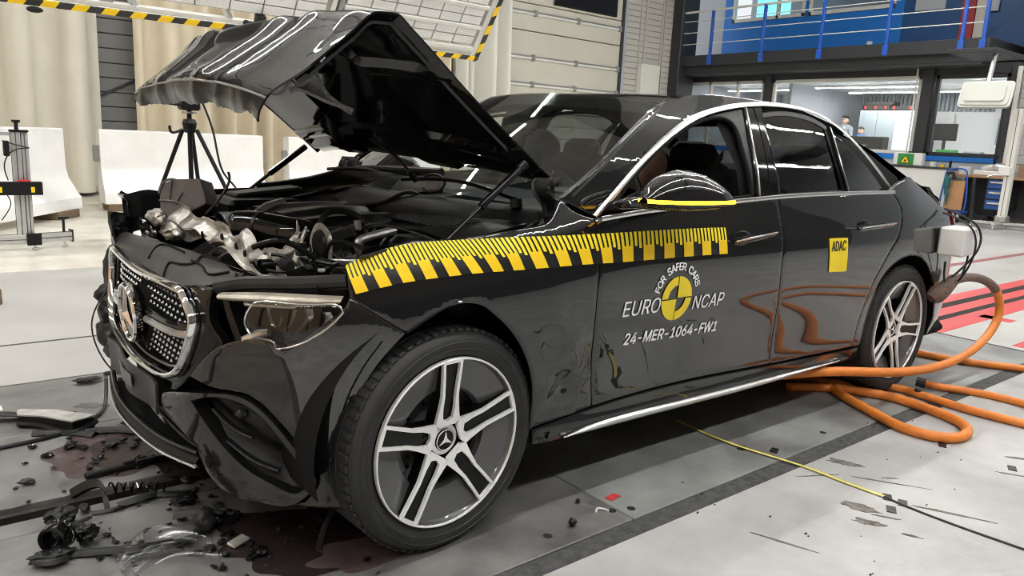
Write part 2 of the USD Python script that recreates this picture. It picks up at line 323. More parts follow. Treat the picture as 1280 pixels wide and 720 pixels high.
def S(a, z, d=0.0):
    """the lower body: a = arc length round the plan from the middle of the nose (+ the left side), z = height, d = distance outward"""
    a, z = np.broadcast_arrays(np.asarray(a, float), np.asarray(z, float))
    p, t = _cs(a), _cs(a, 1)
    n = np.stack([t[..., 1], -t[..., 0]], -1); n /= np.linalg.norm(n, axis=-1, keepdims=True)
    h = .05  # soften the spline across columns
    i = sum(w * _inset(a + o * h, z, grid=False) for o, w in ((-2,.1),(-1,.2),(0,.4),(1,.2),(2,.1)))
    q = p + n * (d - i)[..., None]
    return np.concatenate([q, z[..., None]], -1)
def a_of_x(x, side=1):
    """arc length of the flank's point at x"""
    aa = np.linspace(.7, 5.3, 3000); return side * np.interp(x, _cs(aa)[:, 0], aa)
def G(x, z, d=0.0):
    """the glasshouse's left side"""
    x, z = np.broadcast_arrays(np.asarray(x, float), np.asarray(z, float))
    k = z - 1.07
    y = .885 - 0.22 * k - 0.95 * np.maximum(k, 0) ** 2 - .035 * np.clip((1.5 - x) / .9, 0, 2) ** 2 - .05 * np.clip((x - 2.2) / .8, 0, 3) ** 2
    return np.stack([x, -(y + d), z], -1)
TR = {  # outlines on the body surfaces, metres: (arc length or x, height), 1 marks a corner
 'front_fender': [(0.983,0.82,1),(1.143,0.719,1),(1.198,0.751),(1.278,0.786),(1.333,0.793),(1.396,0.78),(1.444,0.748),(1.503,0.697),(1.558,0.632),(1.597,0.567),(1.628,0.487),(1.639,0.417),(1.642,0.35),(1.645,0.322,1),(1.93,0.345,1),(1.89,0.587),(1.88,0.787),(1.89,0.968),(1.889,1.016,1),(1.808,1.045),(1.783,1.08,1),(1.729,1.031),(1.686,1.005),(1.605,0.993),(1.479,0.98),(1.298,0.967),(1.199,0.967),(1.064,0.941),(0.968,0.904,1)],
 'bumper_skin': [(0.462,0.536,1),(0.517,0.591),(0.575,0.639),(0.636,0.668),(0.709,0.684),(0.777,0.672),(0.794,0.66),(0.871,0.71),(0.93,0.758),(0.969,0.79),(0.983,0.82,1),(1.143,0.719,1),(1.058,0.623),(1.009,0.482),(1.004,0.285),(1.014,0.194,1),(0.923,0.193),(0.836,0.188,1),(0.9,0.275),(0.889,0.322),(0.822,0.409),(0.752,0.479),(0.684,0.517),(0.614,0.521),(0.553,0.52,1)],
 'vent_surround': [(0.251,0.379,1),(0.361,0.363),(0.478,0.324),(0.508,0.265),(0.552,0.207),(0.616,0.18),(0.727,0.185),(0.791,0.187),(0.849,0.218),(0.895,0.277),(0.884,0.319),(0.817,0.404),(0.747,0.474),(0.681,0.51),(0.614,0.514),(0.499,0.497),(0.367,0.466),(0.271,0.433,1)],
 'vent_insert': [(0.487,0.467,1),(0.545,0.411),(0.626,0.335),(0.701,0.285),(0.78,0.254),(0.834,0.241),(0.867,0.28),(0.847,0.331),(0.778,0.418),(0.721,0.47),(0.659,0.495),(0.576,0.496)],
 'front_door': [(1.889,1.016,1),(1.89,0.968),(1.88,0.787),(1.89,0.587),(1.93,0.345,1),(2.42,0.354),(3.043,0.333,1),(3.017,0.561),(2.98,0.774),(2.982,0.894),(2.976,0.983),(2.98,1.078,1),(2.376,1.049)],
 'rear_door': [(2.98,1.078,1),(2.976,0.983),(2.982,0.894),(2.98,0.774),(3.017,0.561),(3.043,0.333,1),(3.36,0.325),(3.762,0.314,1),(3.778,0.487),(3.825,0.65),(3.883,0.732),(3.957,0.817),(4.014,0.871),(4.045,0.939),(4.051,1.03),(3.991,1.097,1),(3.424,1.085)],
 'rear_quarter': [(3.762,0.314,1),(3.778,0.487),(3.825,0.65),(3.883,0.732),(3.957,0.817),(4.014,0.871),(4.045,0.939),(4.051,1.03),(3.991,1.097,1),(4.138,1.14),(4.32,1.168,1),(4.412,1.11),(4.5,1.067),(4.601,1.018,1),(4.665,0.934),(4.734,0.818),(4.854,0.691),(4.832,0.574),(4.83,0.429),(float("nan"),float("nan"),1),(4.759,0.261,1),(4.716,0.346),(4.65,0.476),(4.542,0.604),(4.426,0.704),(4.3,0.756),(4.178,0.768),(4.024,0.739),(3.889,0.649),(3.839,0.472),(3.834,0.313,1)],
 'sill': [(1.646,0.319,1),(1.931,0.342),(2.421,0.351),(3.044,0.33),(3.765,0.309),(3.829,0.309,1),(3.857,0.244),(3.726,0.232),(3.107,0.228),(2.464,0.242),(1.96,0.25),(1.766,0.244),(1.666,0.254,1)],
 'sill_chrome': [(1.799,0.256,1),(2.041,0.255),(2.461,0.247),(3.092,0.244),(3.661,0.257)],
 'headlight_lens': [(0.718,0.79),(0.696,0.763),(0.691,0.732),(0.708,0.707),(0.734,0.696),(0.781,0.69),(0.789,0.671,1),(0.842,0.685),(0.905,0.721),(0.948,0.759),(0.969,0.785,1),(0.957,0.802),(0.901,0.802),(0.806,0.798)],
 'grille_frame': [(float("nan"),float("nan"),1),(-0.135,0.776),(0.21,0.787),(0.43,0.791,1),(0.48,0.754),(0.507,0.717),(0.502,0.67),(0.475,0.612),(0.433,0.551),(0.37,0.518,1),(0.228,0.495),(-0.011,0.481),(-0.22,0.487),(-0.366,0.511),(float("nan"),float("nan")),(float("nan"),float("nan"))],
 'scale_top': [(0.968,0.904),(1.064,0.941),(1.198,0.963),(1.306,0.967),(1.474,0.969),(1.723,0.968),(2.01,0.969),(2.308,0.97),(2.574,0.967)],
 'scale_bot': [(1.001,0.831),(1.116,0.856),(1.239,0.868),(1.39,0.873),(1.54,0.872),(1.775,0.872),(2.0,0.869),(2.3,0.868),(2.582,0.865)],
 'adac': [(3.343,0.892),(3.506,0.888),(3.527,0.728),(3.368,0.735)],
 'logo_c': [(2.301,0.711)],
 'logo_v': [(2.294,0.794),(2.31,0.624),(2.218,0.716),(2.386,0.709)],
 'euro': [(2.013,0.671),(2.211,0.667),(2.01,0.727),(2.198,0.724)],
 'ncap': [(2.404,0.659),(2.599,0.659),(2.391,0.705),(2.584,0.71)],
 'num': [(2.051,0.56),(2.599,0.546),(2.043,0.601),(2.585,0.596)],
 'arc': [(2.179,0.752),(2.279,0.846),(2.425,0.746)],
 'handle1': [(2.603,0.907),(2.877,0.931)],
 'handle2': [(3.572,0.927),(3.909,0.939)],
 'plate': [(-0.42,0.419,1),(0.25,0.459,1),(0.175,0.334,1),(float("nan"),float("nan"),1)],
 'splitter': [(float("nan"),float("nan")),(float("nan"),float("nan")),(float("nan"),float("nan")),(float("nan"),float("nan")),(0.471,0.257)],
 'tail': [(4.747,0.988),(float("nan"),float("nan")),(float("nan"),float("nan")),(4.747,0.894)],
 'badge': [(-0.018,0.631),(-0.025,0.734),(-0.04,0.519)],
 'fbar': [(-0.377,0.604),(-0.17,0.605),(0.102,0.63),(0.469,0.659)],
 'shoulder_hl': [(0.549,0.804),(0.645,0.825),(0.798,0.838),(0.955,0.853)],
 'side_frame': [(0.51,1.08,1),(0.671,1.173),(0.859,1.284),(1.127,1.416),(1.303,1.462),(1.486,1.488),(float("nan"),float("nan")),(2.201,1.469),(2.484,1.396),(2.816,1.29),(3.153,1.165,1),(2.959,1.137),(2.812,1.098,1),(2.679,1.209),(2.539,1.341),(2.385,1.441),(2.079,1.479),(1.739,1.461),(1.464,1.418),(1.263,1.366),(1.071,1.289),(0.901,1.199),(0.757,1.101),(0.648,1.018,1)],
 'chrome': [(0.648,1.018),(0.757,1.101),(0.901,1.199),(1.071,1.289),(1.263,1.366),(1.464,1.418),(1.739,1.461),(2.079,1.479),(2.385,1.441),(2.539,1.341),(2.679,1.209),(2.812,1.098)],
 'belt': [(0.648,1.018),(0.865,1.04),(1.123,1.053),(1.646,1.079),(2.167,1.092),(2.812,1.098)],
 'front_window': [(0.743,1.052,1),(0.817,1.115),(0.934,1.199),(1.105,1.287),(1.294,1.355),(1.519,1.392),(1.575,1.362),(1.56,1.275),(1.55,1.179),(1.543,1.08,1),(1.124,1.059)],
 'window_frame': [(0.674,1.029,1),(0.765,1.101),(0.912,1.196),(1.085,1.284),(1.279,1.361),(1.511,1.411),(1.717,1.443,1),(1.619,1.292),(1.566,1.083,1),(1.123,1.056)],
 'b_pillar': [(1.721,1.447,1),(1.871,1.459,1),(1.777,1.298),(1.75,1.088,1),(1.566,1.083,1),(1.619,1.292)],
 'rear_window': [(1.815,1.407,1),(2.048,1.43),(2.254,1.412),(2.336,1.382,1),(2.284,1.241),(2.287,1.102,1),(1.75,1.088,1),(1.763,1.264)],
 'quarter_window': [(2.377,1.365,1),(2.506,1.29),(2.621,1.197),(2.728,1.103,1),(2.333,1.102,1),(2.33,1.242)],
 'divider': [(2.362,1.391),(2.299,1.241),(2.309,1.098)],
}
# ---------------------------------------------------------------- measured places (metres)
LAMP_ROWS = (-5.6, -1.75, 2.1, 5.9)
LAMP_XS = (-6.5, -2.5, 1.5, 5.5, 9.5, 13.5)
def _g(x0, y0, x1, y1, w): return ((x0 + x1) / 2, (y0 + y1) / 2, math.hypot(x1 - x0, y1 - y0) / 2, w, math.atan2(y1 - y0, x1 - x0))
GOUGES = [_g(1.776, -1.225, 1.829, -1.353, .026), _g(1.44, -1.471, 1.477, -1.592, .030), _g(1.347, -1.563, 1.404, -1.656, .020), _g(1.647, -1.636, 1.764, -1.867, .007), _g(1.70, -1.38, 1.855, -1.618, .004), _g(1.393, -1.709, 1.418, -1.769, .007), _g(.955, -1.417, 1.021, -1.608, .006),
          _g(2.50, -1.66, 2.56, -1.73, .012), _g(2.28, -1.70, 2.34, -1.80, .006), _g(1.44, -1.58, 1.49, -1.66, .006), _g(1.79, -1.45, 1.84, -1.49, .005), _g(1.50, -1.25, 1.66, -1.33, .004)]
SPILLS = [(-.62, .40, .28, .20, .2, 'spill'), (-.36, .30, .30, .32, .5, 'spill_dark'), (-.30, -.62, .24, .22, -.3, 'spill_dark'), (-.12, -.80, .22, .09, -.1, 'spill')]
TABS = [(1.555, -.951, .5, 'small black tape patch holding the yellow tape on the steel plate'), (1.655, -1.048, .4, 'black tape patch on the steel edge right of the yellow tape'), (1.63, -1.548, .5, 'black tape patch at the end of the yellow tape on the concrete'), (1.631, -1.605, .45, 'black tape patch just beyond the yellow tape end, on the thin wire'), (1.541, -1.605, .5, 'lone black tape square below the yellow tape end'),
        (2.386, -1.438, .4, 'black tape square below the orange cable loop'), (2.377, -1.722, .4, 'black tape square at the right edge of the concrete'), (.74, -.967, .15, 'bright red tape patch on the steel plate beside the front wheel')]
TAPE = [(1.566, -.58, .002), (1.551, -.926, .004), (1.603, -1.201, .003), (1.608, -1.371, .003), (1.619, -1.541, .003)]
TAPEW = [(1.619, -1.541, .004), (1.611, -1.619, .004), (1.615, -1.811, .004), (1.635, -2.003, .004), (1.66, -2.3, .004)]
CAB = dict(hang=[(3.418, -0.972, 0.585), (3.638, -.985, .600), (3.93, -1.03, .52), (4.02, -1.05, .37), (3.92, -1.05, .245), (3.58, -1.05, .15), (3.10, -1.04, .14), (2.62, -1.01, .19), (2.35, -.93, .215), (2.15, -.78, .19), (1.9, -.5, .10)],
           loop=[(2.3, -.3, .024), (2.72, -.60, .024), (2.60, -.84, .024), (2.473, -1.069, .024), (2.388, -1.263, .024), (2.429, -1.425, .024), (2.565, -1.464, .024), (2.717, -1.381, .024), (2.79, -1.164, .024), (2.80, -1.0, .024), (2.66, -.76, .024), (2.45, -.62, .024)],
           far=[(3.3, -.30, .022), (3.80, -.5, .022), (3.90, -.66, .022), (3.97, -.92, .022), (4.15, -1.21, .022), (4.3, -1.45, .022), (4.9, -1.65, .022), (6.0, -1.6, .022), (7.5, -1.65, .022)],
           plug=[(3.225, -1.00, .026), (3.245, -1.06, .022), (3.322, -1.209, .021), (3.354, -1.451, .021), (3.33, -1.75, .021), (3.6, -1.88, .021), (4.6, -1.85, .021), (6.2, -1.9, .021)],
           near=[(2.72, -.66, .022), (3.00, -.955, .022), (2.995, -1.06, .022), (2.986, -1.15, .022), (2.972, -1.321, .022), (2.993, -1.566, .022), (3.05, -1.85, .022), (3.4, -2.08, .022), (4.4, -2.08, .022), (6.2, -2.12, .022)])
# ---------------------------------------------------------------- panels cut from the body surfaces
def outline(pts, step=.012, closed=True):
    """samples an outline whose corners carry a third entry; curved between corners"""
    P = [p[:2] for p in pts]; cor = [i for i, p in enumerate(pts) if len(p) > 2]
    if not closed: segs = [P]
    elif not cor: return spline(np.array(P), max(12, int(sg.Polygon(P).length / step)), True)
    else:
        P2, segs = P[cor[0]:] + P[:cor[0]] + [P[cor[0]]], []; idx = [c - cor[0] for c in cor] + [len(P)]
        for a, b in zip(idx[:-1], idx[1:]): segs.append(P2[a:b + 1])
    out = []
    for s in segs:
        s = np.array(s); n = max(2, int(np.linalg.norm(np.diff(s, axis=0), axis=1).sum() / step) + 1)
        q = spline(s, n); out.append(q[:-1] if closed else q)
    return np.vstack(out)
def dent(a, z):
    """the buckled wing: ripples behind the wheel arch and a kink on its crown"""
    w = np.exp(-((a - 1.77) / .10) ** 2 - ((z - .50) / .17) ** 2); w2 = np.exp(-((a - 1.5) / .3) ** 2 - ((z - .93) / .05) ** 2)
    q = np.stack([a * 9, z * 11, 0 * a], -1)
    return .030 * w * (meshkit.fbm(q, 3, 5) - .55) * 1.6 + .012 * w2 * (meshkit.noise(q * 1.4, 8) - .5)
def SD(a, z, d=0.): return S(a, z, np.asarray(d) + (dent(np.asarray(a, float), np.asarray(z, float))))
def resample(ring, step):
    ring = np.asarray(ring.coords); L = np.r_[0, np.cumsum(np.linalg.norm(np.diff(ring, axis=0), axis=1))]; n = max(8, int(L[-1] / step))
    s = np.linspace(0, L[-1], n, endpoint=False); return np.stack([np.interp(s, L, ring[:, i]) for i in (0, 1)], 1)
def panel(pts, fn=SD, step=.03, gap=.002, th=.016, d=0., smooth_edge=.004, disp=None, holes=()):
    poly = sg.Polygon(outline(pts)).buffer(0)
    for h in holes: poly = poly.difference(sg.Polygon(h))
    poly = poly.buffer(-gap)
    if hasattr(poly, 'geoms'): poly = max(poly.geoms, key=lambda g: g.area)
    rings = [resample(poly.exterior, .012)] + [resample(i, .012) for i in poly.interiors]
    inner = poly.buffer(-smooth_edge); inr = []
    for g in getattr(inner, 'geoms', [inner]): inr += [resample(g.exterior, .012)] + [resample(i, .012) for i in g.interiors]
    deep = poly.buffer(-step * .6); x0, z0, x1, z1 = poly.bounds
    gx, gz = np.meshgrid(np.arange(x0, x1, step), np.arange(z0, z1, step)); gx = gx + (np.arange(gx.shape[0]) % 2)[:, None] * step / 2
    pts_in = np.c_[gx.ravel(), gz.ravel()]; pts_in = pts_in[shapely_contains(deep, pts_in)]
    nb = sum(map(len, rings)); Q = np.vstack(rings + inr + [pts_in])
    tri = Delaunay(Q).simplices; c = Q[tri].mean(1); tri = tri[shapely_contains(poly, c)]
    a, b, cc = Q[tri[:, 0]], Q[tri[:, 1]], Q[tri[:, 2]]; u_, w_ = b - a, cc - a; ar = u_[:, 0] * w_[:, 1] - u_[:, 1] * w_[:, 0]; tri = tri[np.abs(ar) > 1e-9]; ar = ar[np.abs(ar) > 1e-9]; tri[ar < 0] = tri[ar < 0][:, [0, 2, 1]]
    dd = np.full(len(Q), float(d)); dd[:nb] -= .0022
    if disp is not None: dd = dd + disp(Q[:, 0], Q[:, 1])
    V = fn(Q[:, 0], Q[:, 1], dd); out = [trimesh.Trimesh(V, tri, process=False)]
    k = 0
    for r in rings:
        n = len(r); j = np.arange(n); j2 = (j + 1) % n; E = V[k:k + n]; I = fn(r[:, 0], r[:, 1], dd[k:k + n] - th); k += n
        out.append(trimesh.Trimesh(np.vstack([E, I]), np.vstack([np.c_[j, j2, j + n], np.c_[j2, j2 + n, j + n]]), process=False))
    m = cat_(out)
    return m
def shapely_contains(poly, q):
    import shapely
    return shapely.contains_xy(poly, q[:, 0], q[:, 1])
def on(fn, pts, n, d=0., closed=False):
    """a smooth line on a body surface"""
    q = spline(np.array([p[:2] for p in pts]), n, closed); return fn(q[:, 0], q[:, 1], d)
def ribbon(fn, top, bot, n, d0, d1):
    """a trim strip between two lines of a surface, standing d0..d1 proud with a domed section"""
    t, b = spline(np.array(top), n), spline(np.array(bot), n); w = np.linspace(0, 1, 7)
    q = t[:, None] * (1 - w)[:, None] + b[:, None] * w[:, None]; d = d0 + (d1 - d0) * np.sin(np.pi * w) ** .5
    return grid(fn(q[..., 0], q[..., 1], np.broadcast_to(d, q.shape[:2])))
def flat_on(poly, fn, d, a0=0., z0=0., step=.02):
    """print laid on a surface: poly in (a, z)"""
    out = []
    for g in getattr(poly, 'geoms', [poly]):
        m = trimesh.creation.extrude_polygon(g, .001, engine='earcut'); m = m.subdivide_to_size(step * 2, max_iter=6) if max(np.ptp(g.bounds[::2]), np.ptp(g.bounds[1::2])) > step * 2 else m
        v = m.vertices; m.vertices = fn(v[:, 0] + a0, v[:, 1] + z0, d + v[:, 2]); out.append(m)
    return cat_(out)
def text_on(t, h, fn, a0, z0, width, d=.002, bold=False, slant=0., rise=0.):
    m = meshkit.text_mesh(t, h, .001, bold); v = m.vertices.copy(); v[:, 0] -= v[:, 0].min(); v[:, 0] *= width / np.ptp(v[:, 0])
    m.vertices = fn(a0 + v[:, 0] + slant * v[:, 1], z0 + v[:, 1] + rise * v[:, 0] / width, d + v[:, 2]); return m

# ---------------------------------------------------------------- the car
car = thing('car', 'black crash-tested saloon car with crumpled raised bonnet and yellow test stickers', 'car')
def both(name, m, k, **kw):
    part(name, m, k, car, **kw); return part(name, mirror(m), k, car, **kw)
T = TR
rq_ = T['rear_quarter']; T['rear_quarter'] = rq_[:14] + [(4.72, .990), (4.88, .955, 1), (4.92, .80), (4.92, .60), (4.90, .42), (4.86, .265, 1)] + rq_[20:]
# painted panels, near side and far side
wing = panel(T['front_fender'], SD, .022)
both('front_wing', wing, 'paint')
fd = panel(T['front_door'], SD, .03); rd = panel(T['rear_door'], SD, .03); rq = panel(T['rear_quarter'], SD, .03, gap=.001)
near_front = part('front_door', fd, 'paint', car); near_rear = part('rear_door', rd, 'paint', car)
far_front = part('front_door', mirror(fd), 'paint', car); far_rear = part('rear_door', mirror(rd), 'paint', car)
both('rear_wing', rq, 'paint')
both('roof_side_frame', panel([p if p[0] == p[0] else (1.85, 1.492) for p in T['side_frame']], G, .03, gap=.001), 'paint')
sill = panel(T['sill'], S, .03, d=.004); both('side_sill', sill, 'paint')
qs = np.array([p[:2] for p in T['sill_chrome']])
both('sill_trim', ribbon(S, qs + np.c_[np.zeros(5), [.004, .020, .022, .018, .006]], qs - np.c_[np.zeros(5), [.004, .014, .014, .012, .004]], 60, .004, .020), 'satin')
# wheel-arch lips
arc_f = outline(T['front_fender'][1:14], closed=False); arc_r = outline([p[:2] for p in T['rear_quarter'][21:31]], closed=False)
both('rear_arch_lip', tube(S(arc_r[:, 0], arc_r[:, 1], -.004), .007, 6), 'paint')
both('front_arch_lip', tube(SD(arc_f[:, 0], arc_f[:, 1], -.006), .006, 6), 'paint')
# dark inner structure behind the panel gaps
aa = np.linspace(a_of_x(.52), a_of_x(2.50), 40); zz = np.linspace(.24, 1.06, 20)
both('inner_side', grid(S(*np.meshgrid(aa, zz, indexing='ij'), -.05)), 'matt_black')
aq = np.linspace(a_of_x(3.42), 5.3, 40)
both('inner_rear', grid(S(*np.meshgrid(aq, np.linspace(.26, 1.1, 12), indexing='ij'), -.05)), 'matt_black')
part('underbody', box((-.30, -.80, .19), (3.9, .80, .27), .03), 'matt_black', car)
for sx in (.04, 2.961):   # wheel wells
    P = []
    for yy in np.linspace(.905, .52, 5): P.append(np.stack([sx + .43 * np.cos(np.linspace(-.25, np.pi + .25, 40)), np.full(40, yy), .37 + .425 * np.sin(np.linspace(-.25, np.pi + .25, 40))], -1))
    w = grid(np.array(P)); dsk = lathe([(0, 0), (.43, 0)], 40, 'y', (sx, .52, .37)); both('wheel_arch_liner', cat_([w, dsk]), 'matt_black')
# tail
ar = np.linspace(4.80, _t[-1], 40); part('rear_bumper', cat_([grid(S(*np.meshgrid(ar, np.linspace(.22, .72, 14), indexing='ij'))), mirror(grid(S(*np.meshgrid(ar, np.linspace(.22, .72, 14), indexing='ij'))))]), 'paint', car)
part('boot_lid', cat_([k for g in [grid(S(*np.meshgrid(np.linspace(4.9, _t[-1], 30), np.linspace(.70, .965, 12), indexing='ij')))] for k in (g, mirror(g))]), 'paint', car)
tl = panel([p + (1,) for p in [(4.78, .985), (4.90, .965), (5.2, .945), (5.2, .855), (4.95, .86), (4.84, .89)]], S, .02, d=.012, th=.03)
both('tail_lamp', tl, 'red_lens')
bx = np.linspace(2.5, 4.03, 34); by = np.linspace(-1, 1, 21)
hz = np.interp(bx, [2.5, 2.82, 3.15, 3.35, 3.6, 3.8, 3.95, 4.03], [1.392, 1.288, 1.163, 1.105, 1.045, 1.0, .965, .94]); hw = np.interp(bx, [2.5, 2.82, 3.15, 3.35, 3.6, 3.8, 3.95, 4.03], [.655, .73, .768, .785, .765, .70, .55, .40])
bulge = np.interp(bx, [2.5, 2.82, 3.15, 3.35, 4.0], [.05, .055, .05, .03, .035])
RD = np.stack(np.broadcast_arrays(bx[:, None], by * hw[:, None], hz[:, None] + bulge[:, None] * (1 - by ** 2) ** .8), -1); k0, k1 = 1, int(np.searchsorted(bx, 3.24))
part('rear_deck', [grid(RD[k1:]), grid(RD[:k1 + 1, :3]), grid(RD[:k1 + 1, -3:]), grid(RD[:k0 + 1])], 'paint', car)
part('rear_screen', grid(RD[k0:k1 + 1, 2:-2]), 'rear_glass', car, smooth=True)
# roof
rx = np.linspace(1.18, 2.52, 32)
side_z = np.interp(rx, [1.127, 1.303, 1.486, 1.85, 2.2, 2.484, 2.86], [1.416, 1.462, 1.480, 1.487, 1.469, 1.396, 1.27]); sy = np.abs(G(rx, side_z)[:, 1])
mid_z = np.interp(rx, [1.18, 1.3, 1.6, 2.0, 2.4, 2.86], [1.458, 1.487, 1.508, 1.505, 1.466, 1.345])
rv = np.linspace(-1, 1, 25); rz = side_z[:, None] + (np.maximum(mid_z, side_z + .015) - side_z)[:, None] * (1 - rv ** 2)
part('roof', shell(np.stack(np.broadcast_arrays(rx[:, None], rv * sy[:, None], rz), -1), .02), 'gloss_black', car)
# windscreen: between the pillars' inner edges
wp = np.array([(.56, 1.085), (.70, 1.175), (.87, 1.275), (1.03, 1.355), (1.18, 1.428)]); k = np.linspace(0, 1, 16); q = spline(wp, 16); e = G(q[:, 0], q[:, 1]); wv = np.linspace(-1, 1, 31)
wy = wv * (np.abs(e[:, 1]) - .005)[:, None]; bow = (1 - wv ** 2)
wx = q[:, 0][:, None] - bow * (.20 - .09 * k)[:, None]; wz = q[:, 1][:, None] + bow * (.045 * k - .055 * (1 - k))[:, None]
ws = part('windscreen', grid(np.stack([wx, wy, wz], -1)), 'screen_glass', car, smooth=True)
part('windscreen_band', shell(np.stack([wx, wy, wz], -1)[-3:] + A(0, 0, -.004), .003), 'gloss_black', ws)
for s in (0, -1): part('windscreen_seal', tube(np.stack([wx, wy, wz], -1)[:, s], .008, 6), 'plastic', ws)
# mirror housing and camera at the top of the screen
part('sensor_housing', obox((1.06, 0, 1.40), (1, 0, .5), (0, 1, 0), (.16, .20, .05), .015), 'plastic', ws)
part('interior_mirror', obox((1.00, 0, 1.335), (.2, 0, 1), (0, 1, 0), (.07, .24, .025), .01), 'plastic', ws)
# scuttle and wipers
cy = np.linspace(-.74, .74, 20); part('scuttle_panel', shell(np.stack(np.broadcast_arrays((.36 + .22 * (cy / .74) ** 2)[:, None] + A(0, .06, .13) * -1 + .02, cy[:, None], A(1.035, 1.015, .965) + 0 * cy[:, None]), -1), .012), 'plastic', car)
for y0, y1 in ((-.62, -.05), (.02, .62)):
    wiper = part('wiper', tube(spline([(.50, y0, 1.055), (.44, (y0 + y1) / 2, 1.10), (.37, y1, 1.085)], 20), .008, 6), 'plastic', car)
    part('wiper_pivot', lathe([(0, .03), (.02, .03), (.024, 0)], 14, 'z', (.50, y0, 1.03)), 'plastic', wiper)
# bright window trim
ch = outline([p[:2] for p in T['chrome']], closed=False); nrm = np.gradient(ch, axis=0); nrm = np.c_[-nrm[:, 1], nrm[:, 0]] / np.linalg.norm(nrm, axis=1, keepdims=True)
both('window_trim', ribbon(G, ch + nrm * .010, ch - nrm * .010, 160, .001, .008), 'satin')
bl = np.array([p[:2] for p in T['belt']]); bl[-1] = (2.755, 1.0965)
bline = SD(np.array([a_of_x(x) for x in spline(bl, 50)[:, 0]]), spline(bl, 50)[:, 1] - .004, .004)
both('belt_trim', tube(bline, .0095, 8, sx=.6, sy=1.), 'satin')
both('window_surround', panel(T['window_frame'], G, .03, d=-.010, gap=0., holes=[outline(T['front_window'])]), 'plastic')
both('window_seal', tube(on(G, outline(T['front_window']), 120, -.012, True), .009, 6, True), 'matt_black')
both('centre_pillar', panel(T['b_pillar'], G, .02, d=-.001), 'gloss_black')
pj = spline([(1.80, 1.455), (1.72, 1.30), (1.66, 1.085)], 14); both('door_gap', tube(G(pj[:, 0], pj[:, 1], -.001), .003, 5), 'matt_black')
pe = spline([(1.735, 1.448), (1.635, 1.292), (1.585, 1.083)], 14); both('pillar_edge', tube(G(pe[:, 0], pe[:, 1], .002), .004, 6), 'satin')
both('rear_window_surround', panel([(1.80, 1.425, 1), (2.06, 1.452), (2.28, 1.436), (2.37, 1.40, 1), (2.32, 1.24), (2.32, 1.092, 1), (1.745, 1.086, 1), (1.755, 1.264)], G, .03, d=-.010, gap=0., holes=[outline(T['rear_window'])]), 'plastic')
for nm, ky in (('rear_window', 'rear_window'), ('quarter_window', 'quarter_window')):
    p2 = outline(T[ky]); pol = sg.Polygon(p2).buffer(.008); m2 = flat_on(pol, G, -.016, step=.05); both(nm, m2, 'tint', smooth=True)
dv = [p[:2] for p in T['divider']]; both('window_divider', tube(on(G, dv, 16, -.002), .013, 8, sx=.5), 'gloss_black')
both('divider_edge', tube(on(G, [(x + .008, z) for x, z in dv], 16, .004), .004, 6), 'satin')
# door handles
for ky, nf, ff in (('handle1', near_front, far_front), ('handle2', near_rear, far_rear)):
    (a0, z0), (a1, z1) = [p[:2] for p in T[ky]]; L = a1 - a0
    hq = [(a0 + L * t, z0 + (z1 - z0) * t) for t in np.linspace(0, 1, 14)]; P = SD(np.array(hq)[:, 0], np.array(hq)[:, 1], .022)
    h = tube(P, .017 * np.sin(np.linspace(.35, np.pi - .45, 14)) ** .5, 10, sx=1., sy=.65); h.vertices = h.vertices
    cup = lathe([(0, 0), (.5, 0), (.9, .08), (1., .2)], 24, 'y'); cup.vertices *= A(.075, .03, .036); c0 = SD(a0 + L * .28, z0 + (z1 - z0) * .3, .004); cup.vertices = cup.vertices * A(1, -1, 1) + c0
    for dr, mm in ((nf, lambda m: m), (ff, mirror)):
        hp = part('door_handle', mm(h), 'paint', dr); part('handle_recess', mm(cup), 'gloss_black', dr)
        part('handle_trim', mm(tube(P + A(0, -.014, .009), .0045, 6)), 'chrome', dr)
# ---- door mirror
MX = [.70, .72, .75, .80, .86, .92, .98, 1.03, 1.065, 1.083, 1.09]
m_top = PchipInterpolator(MX, [1.100, 1.128, 1.152, 1.177, 1.190, 1.189, 1.176, 1.155, 1.130, 1.108, 1.092]); m_bot = PchipInterpolator(MX, [1.078, 1.068, 1.061, 1.054, 1.051, 1.051, 1.053, 1.056, 1.061, 1.068, 1.078]); m_dep = PchipInterpolator(MX, [.018, .045, .066, .088, .102, .108, .108, .105, .098, .088, .070])
def mirror_skin(z0, z1, grow=0.):
    xs_ = np.linspace(.70, 1.09, 40); out = []
    for side in (-1, 1):
        rows = []
        for x in xs_:
            t, b, dp = float(m_top(x)), float(m_bot(x)), float(m_dep(x)); zz_ = np.linspace(min(max(z0, b), t), max(min(z1, t), b), 12); zm = 1.082
            s = np.where(zz_ > zm, (zz_ - zm) / max(t - zm, 1e-4), (zm - zz_) / max(zm - b, 1e-4)); rows.append(np.stack([np.full(12, x), -1.03 + side * ((dp + grow) * np.sqrt(np.clip(1 - np.abs(s) ** 2.2, 0, 1)) * (1 if side < 0 else .8)), zz_], -1))
        gg = grid(np.array(rows)); out.append(gg if side < 0 else (gg.invert(), gg)[1])
    return cat_(out)
for mk, am in ((lambda m: m, 'amber'), (mirror, 'amber_dark')):
    mh = part('door_mirror', mk(mirror_skin(1.094, 1.3)), 'paint', car, smooth=60)
    part('mirror_base', mk(mirror_skin(1.0, 1.081)), 'gloss_black', mh, smooth=60)
    part('side_repeater', mk(mirror_skin(1.081, 1.094, .003)), am, mh, smooth=60)
    part('mirror_arm', mk(tube(spline([(.80, -.985, 1.075), (.75, -.93, 1.07), (.73, -.885, 1.055)], 10), np.linspace(.04, .028, 10), 12, sy=.6)), 'paint', mh)
    part('mirror_glass', mk(obox((1.087, -1.03, 1.086), (1, 0, 0), (0, 1, 0), (.006, .10, .012), .002)), 'plastic', mh)
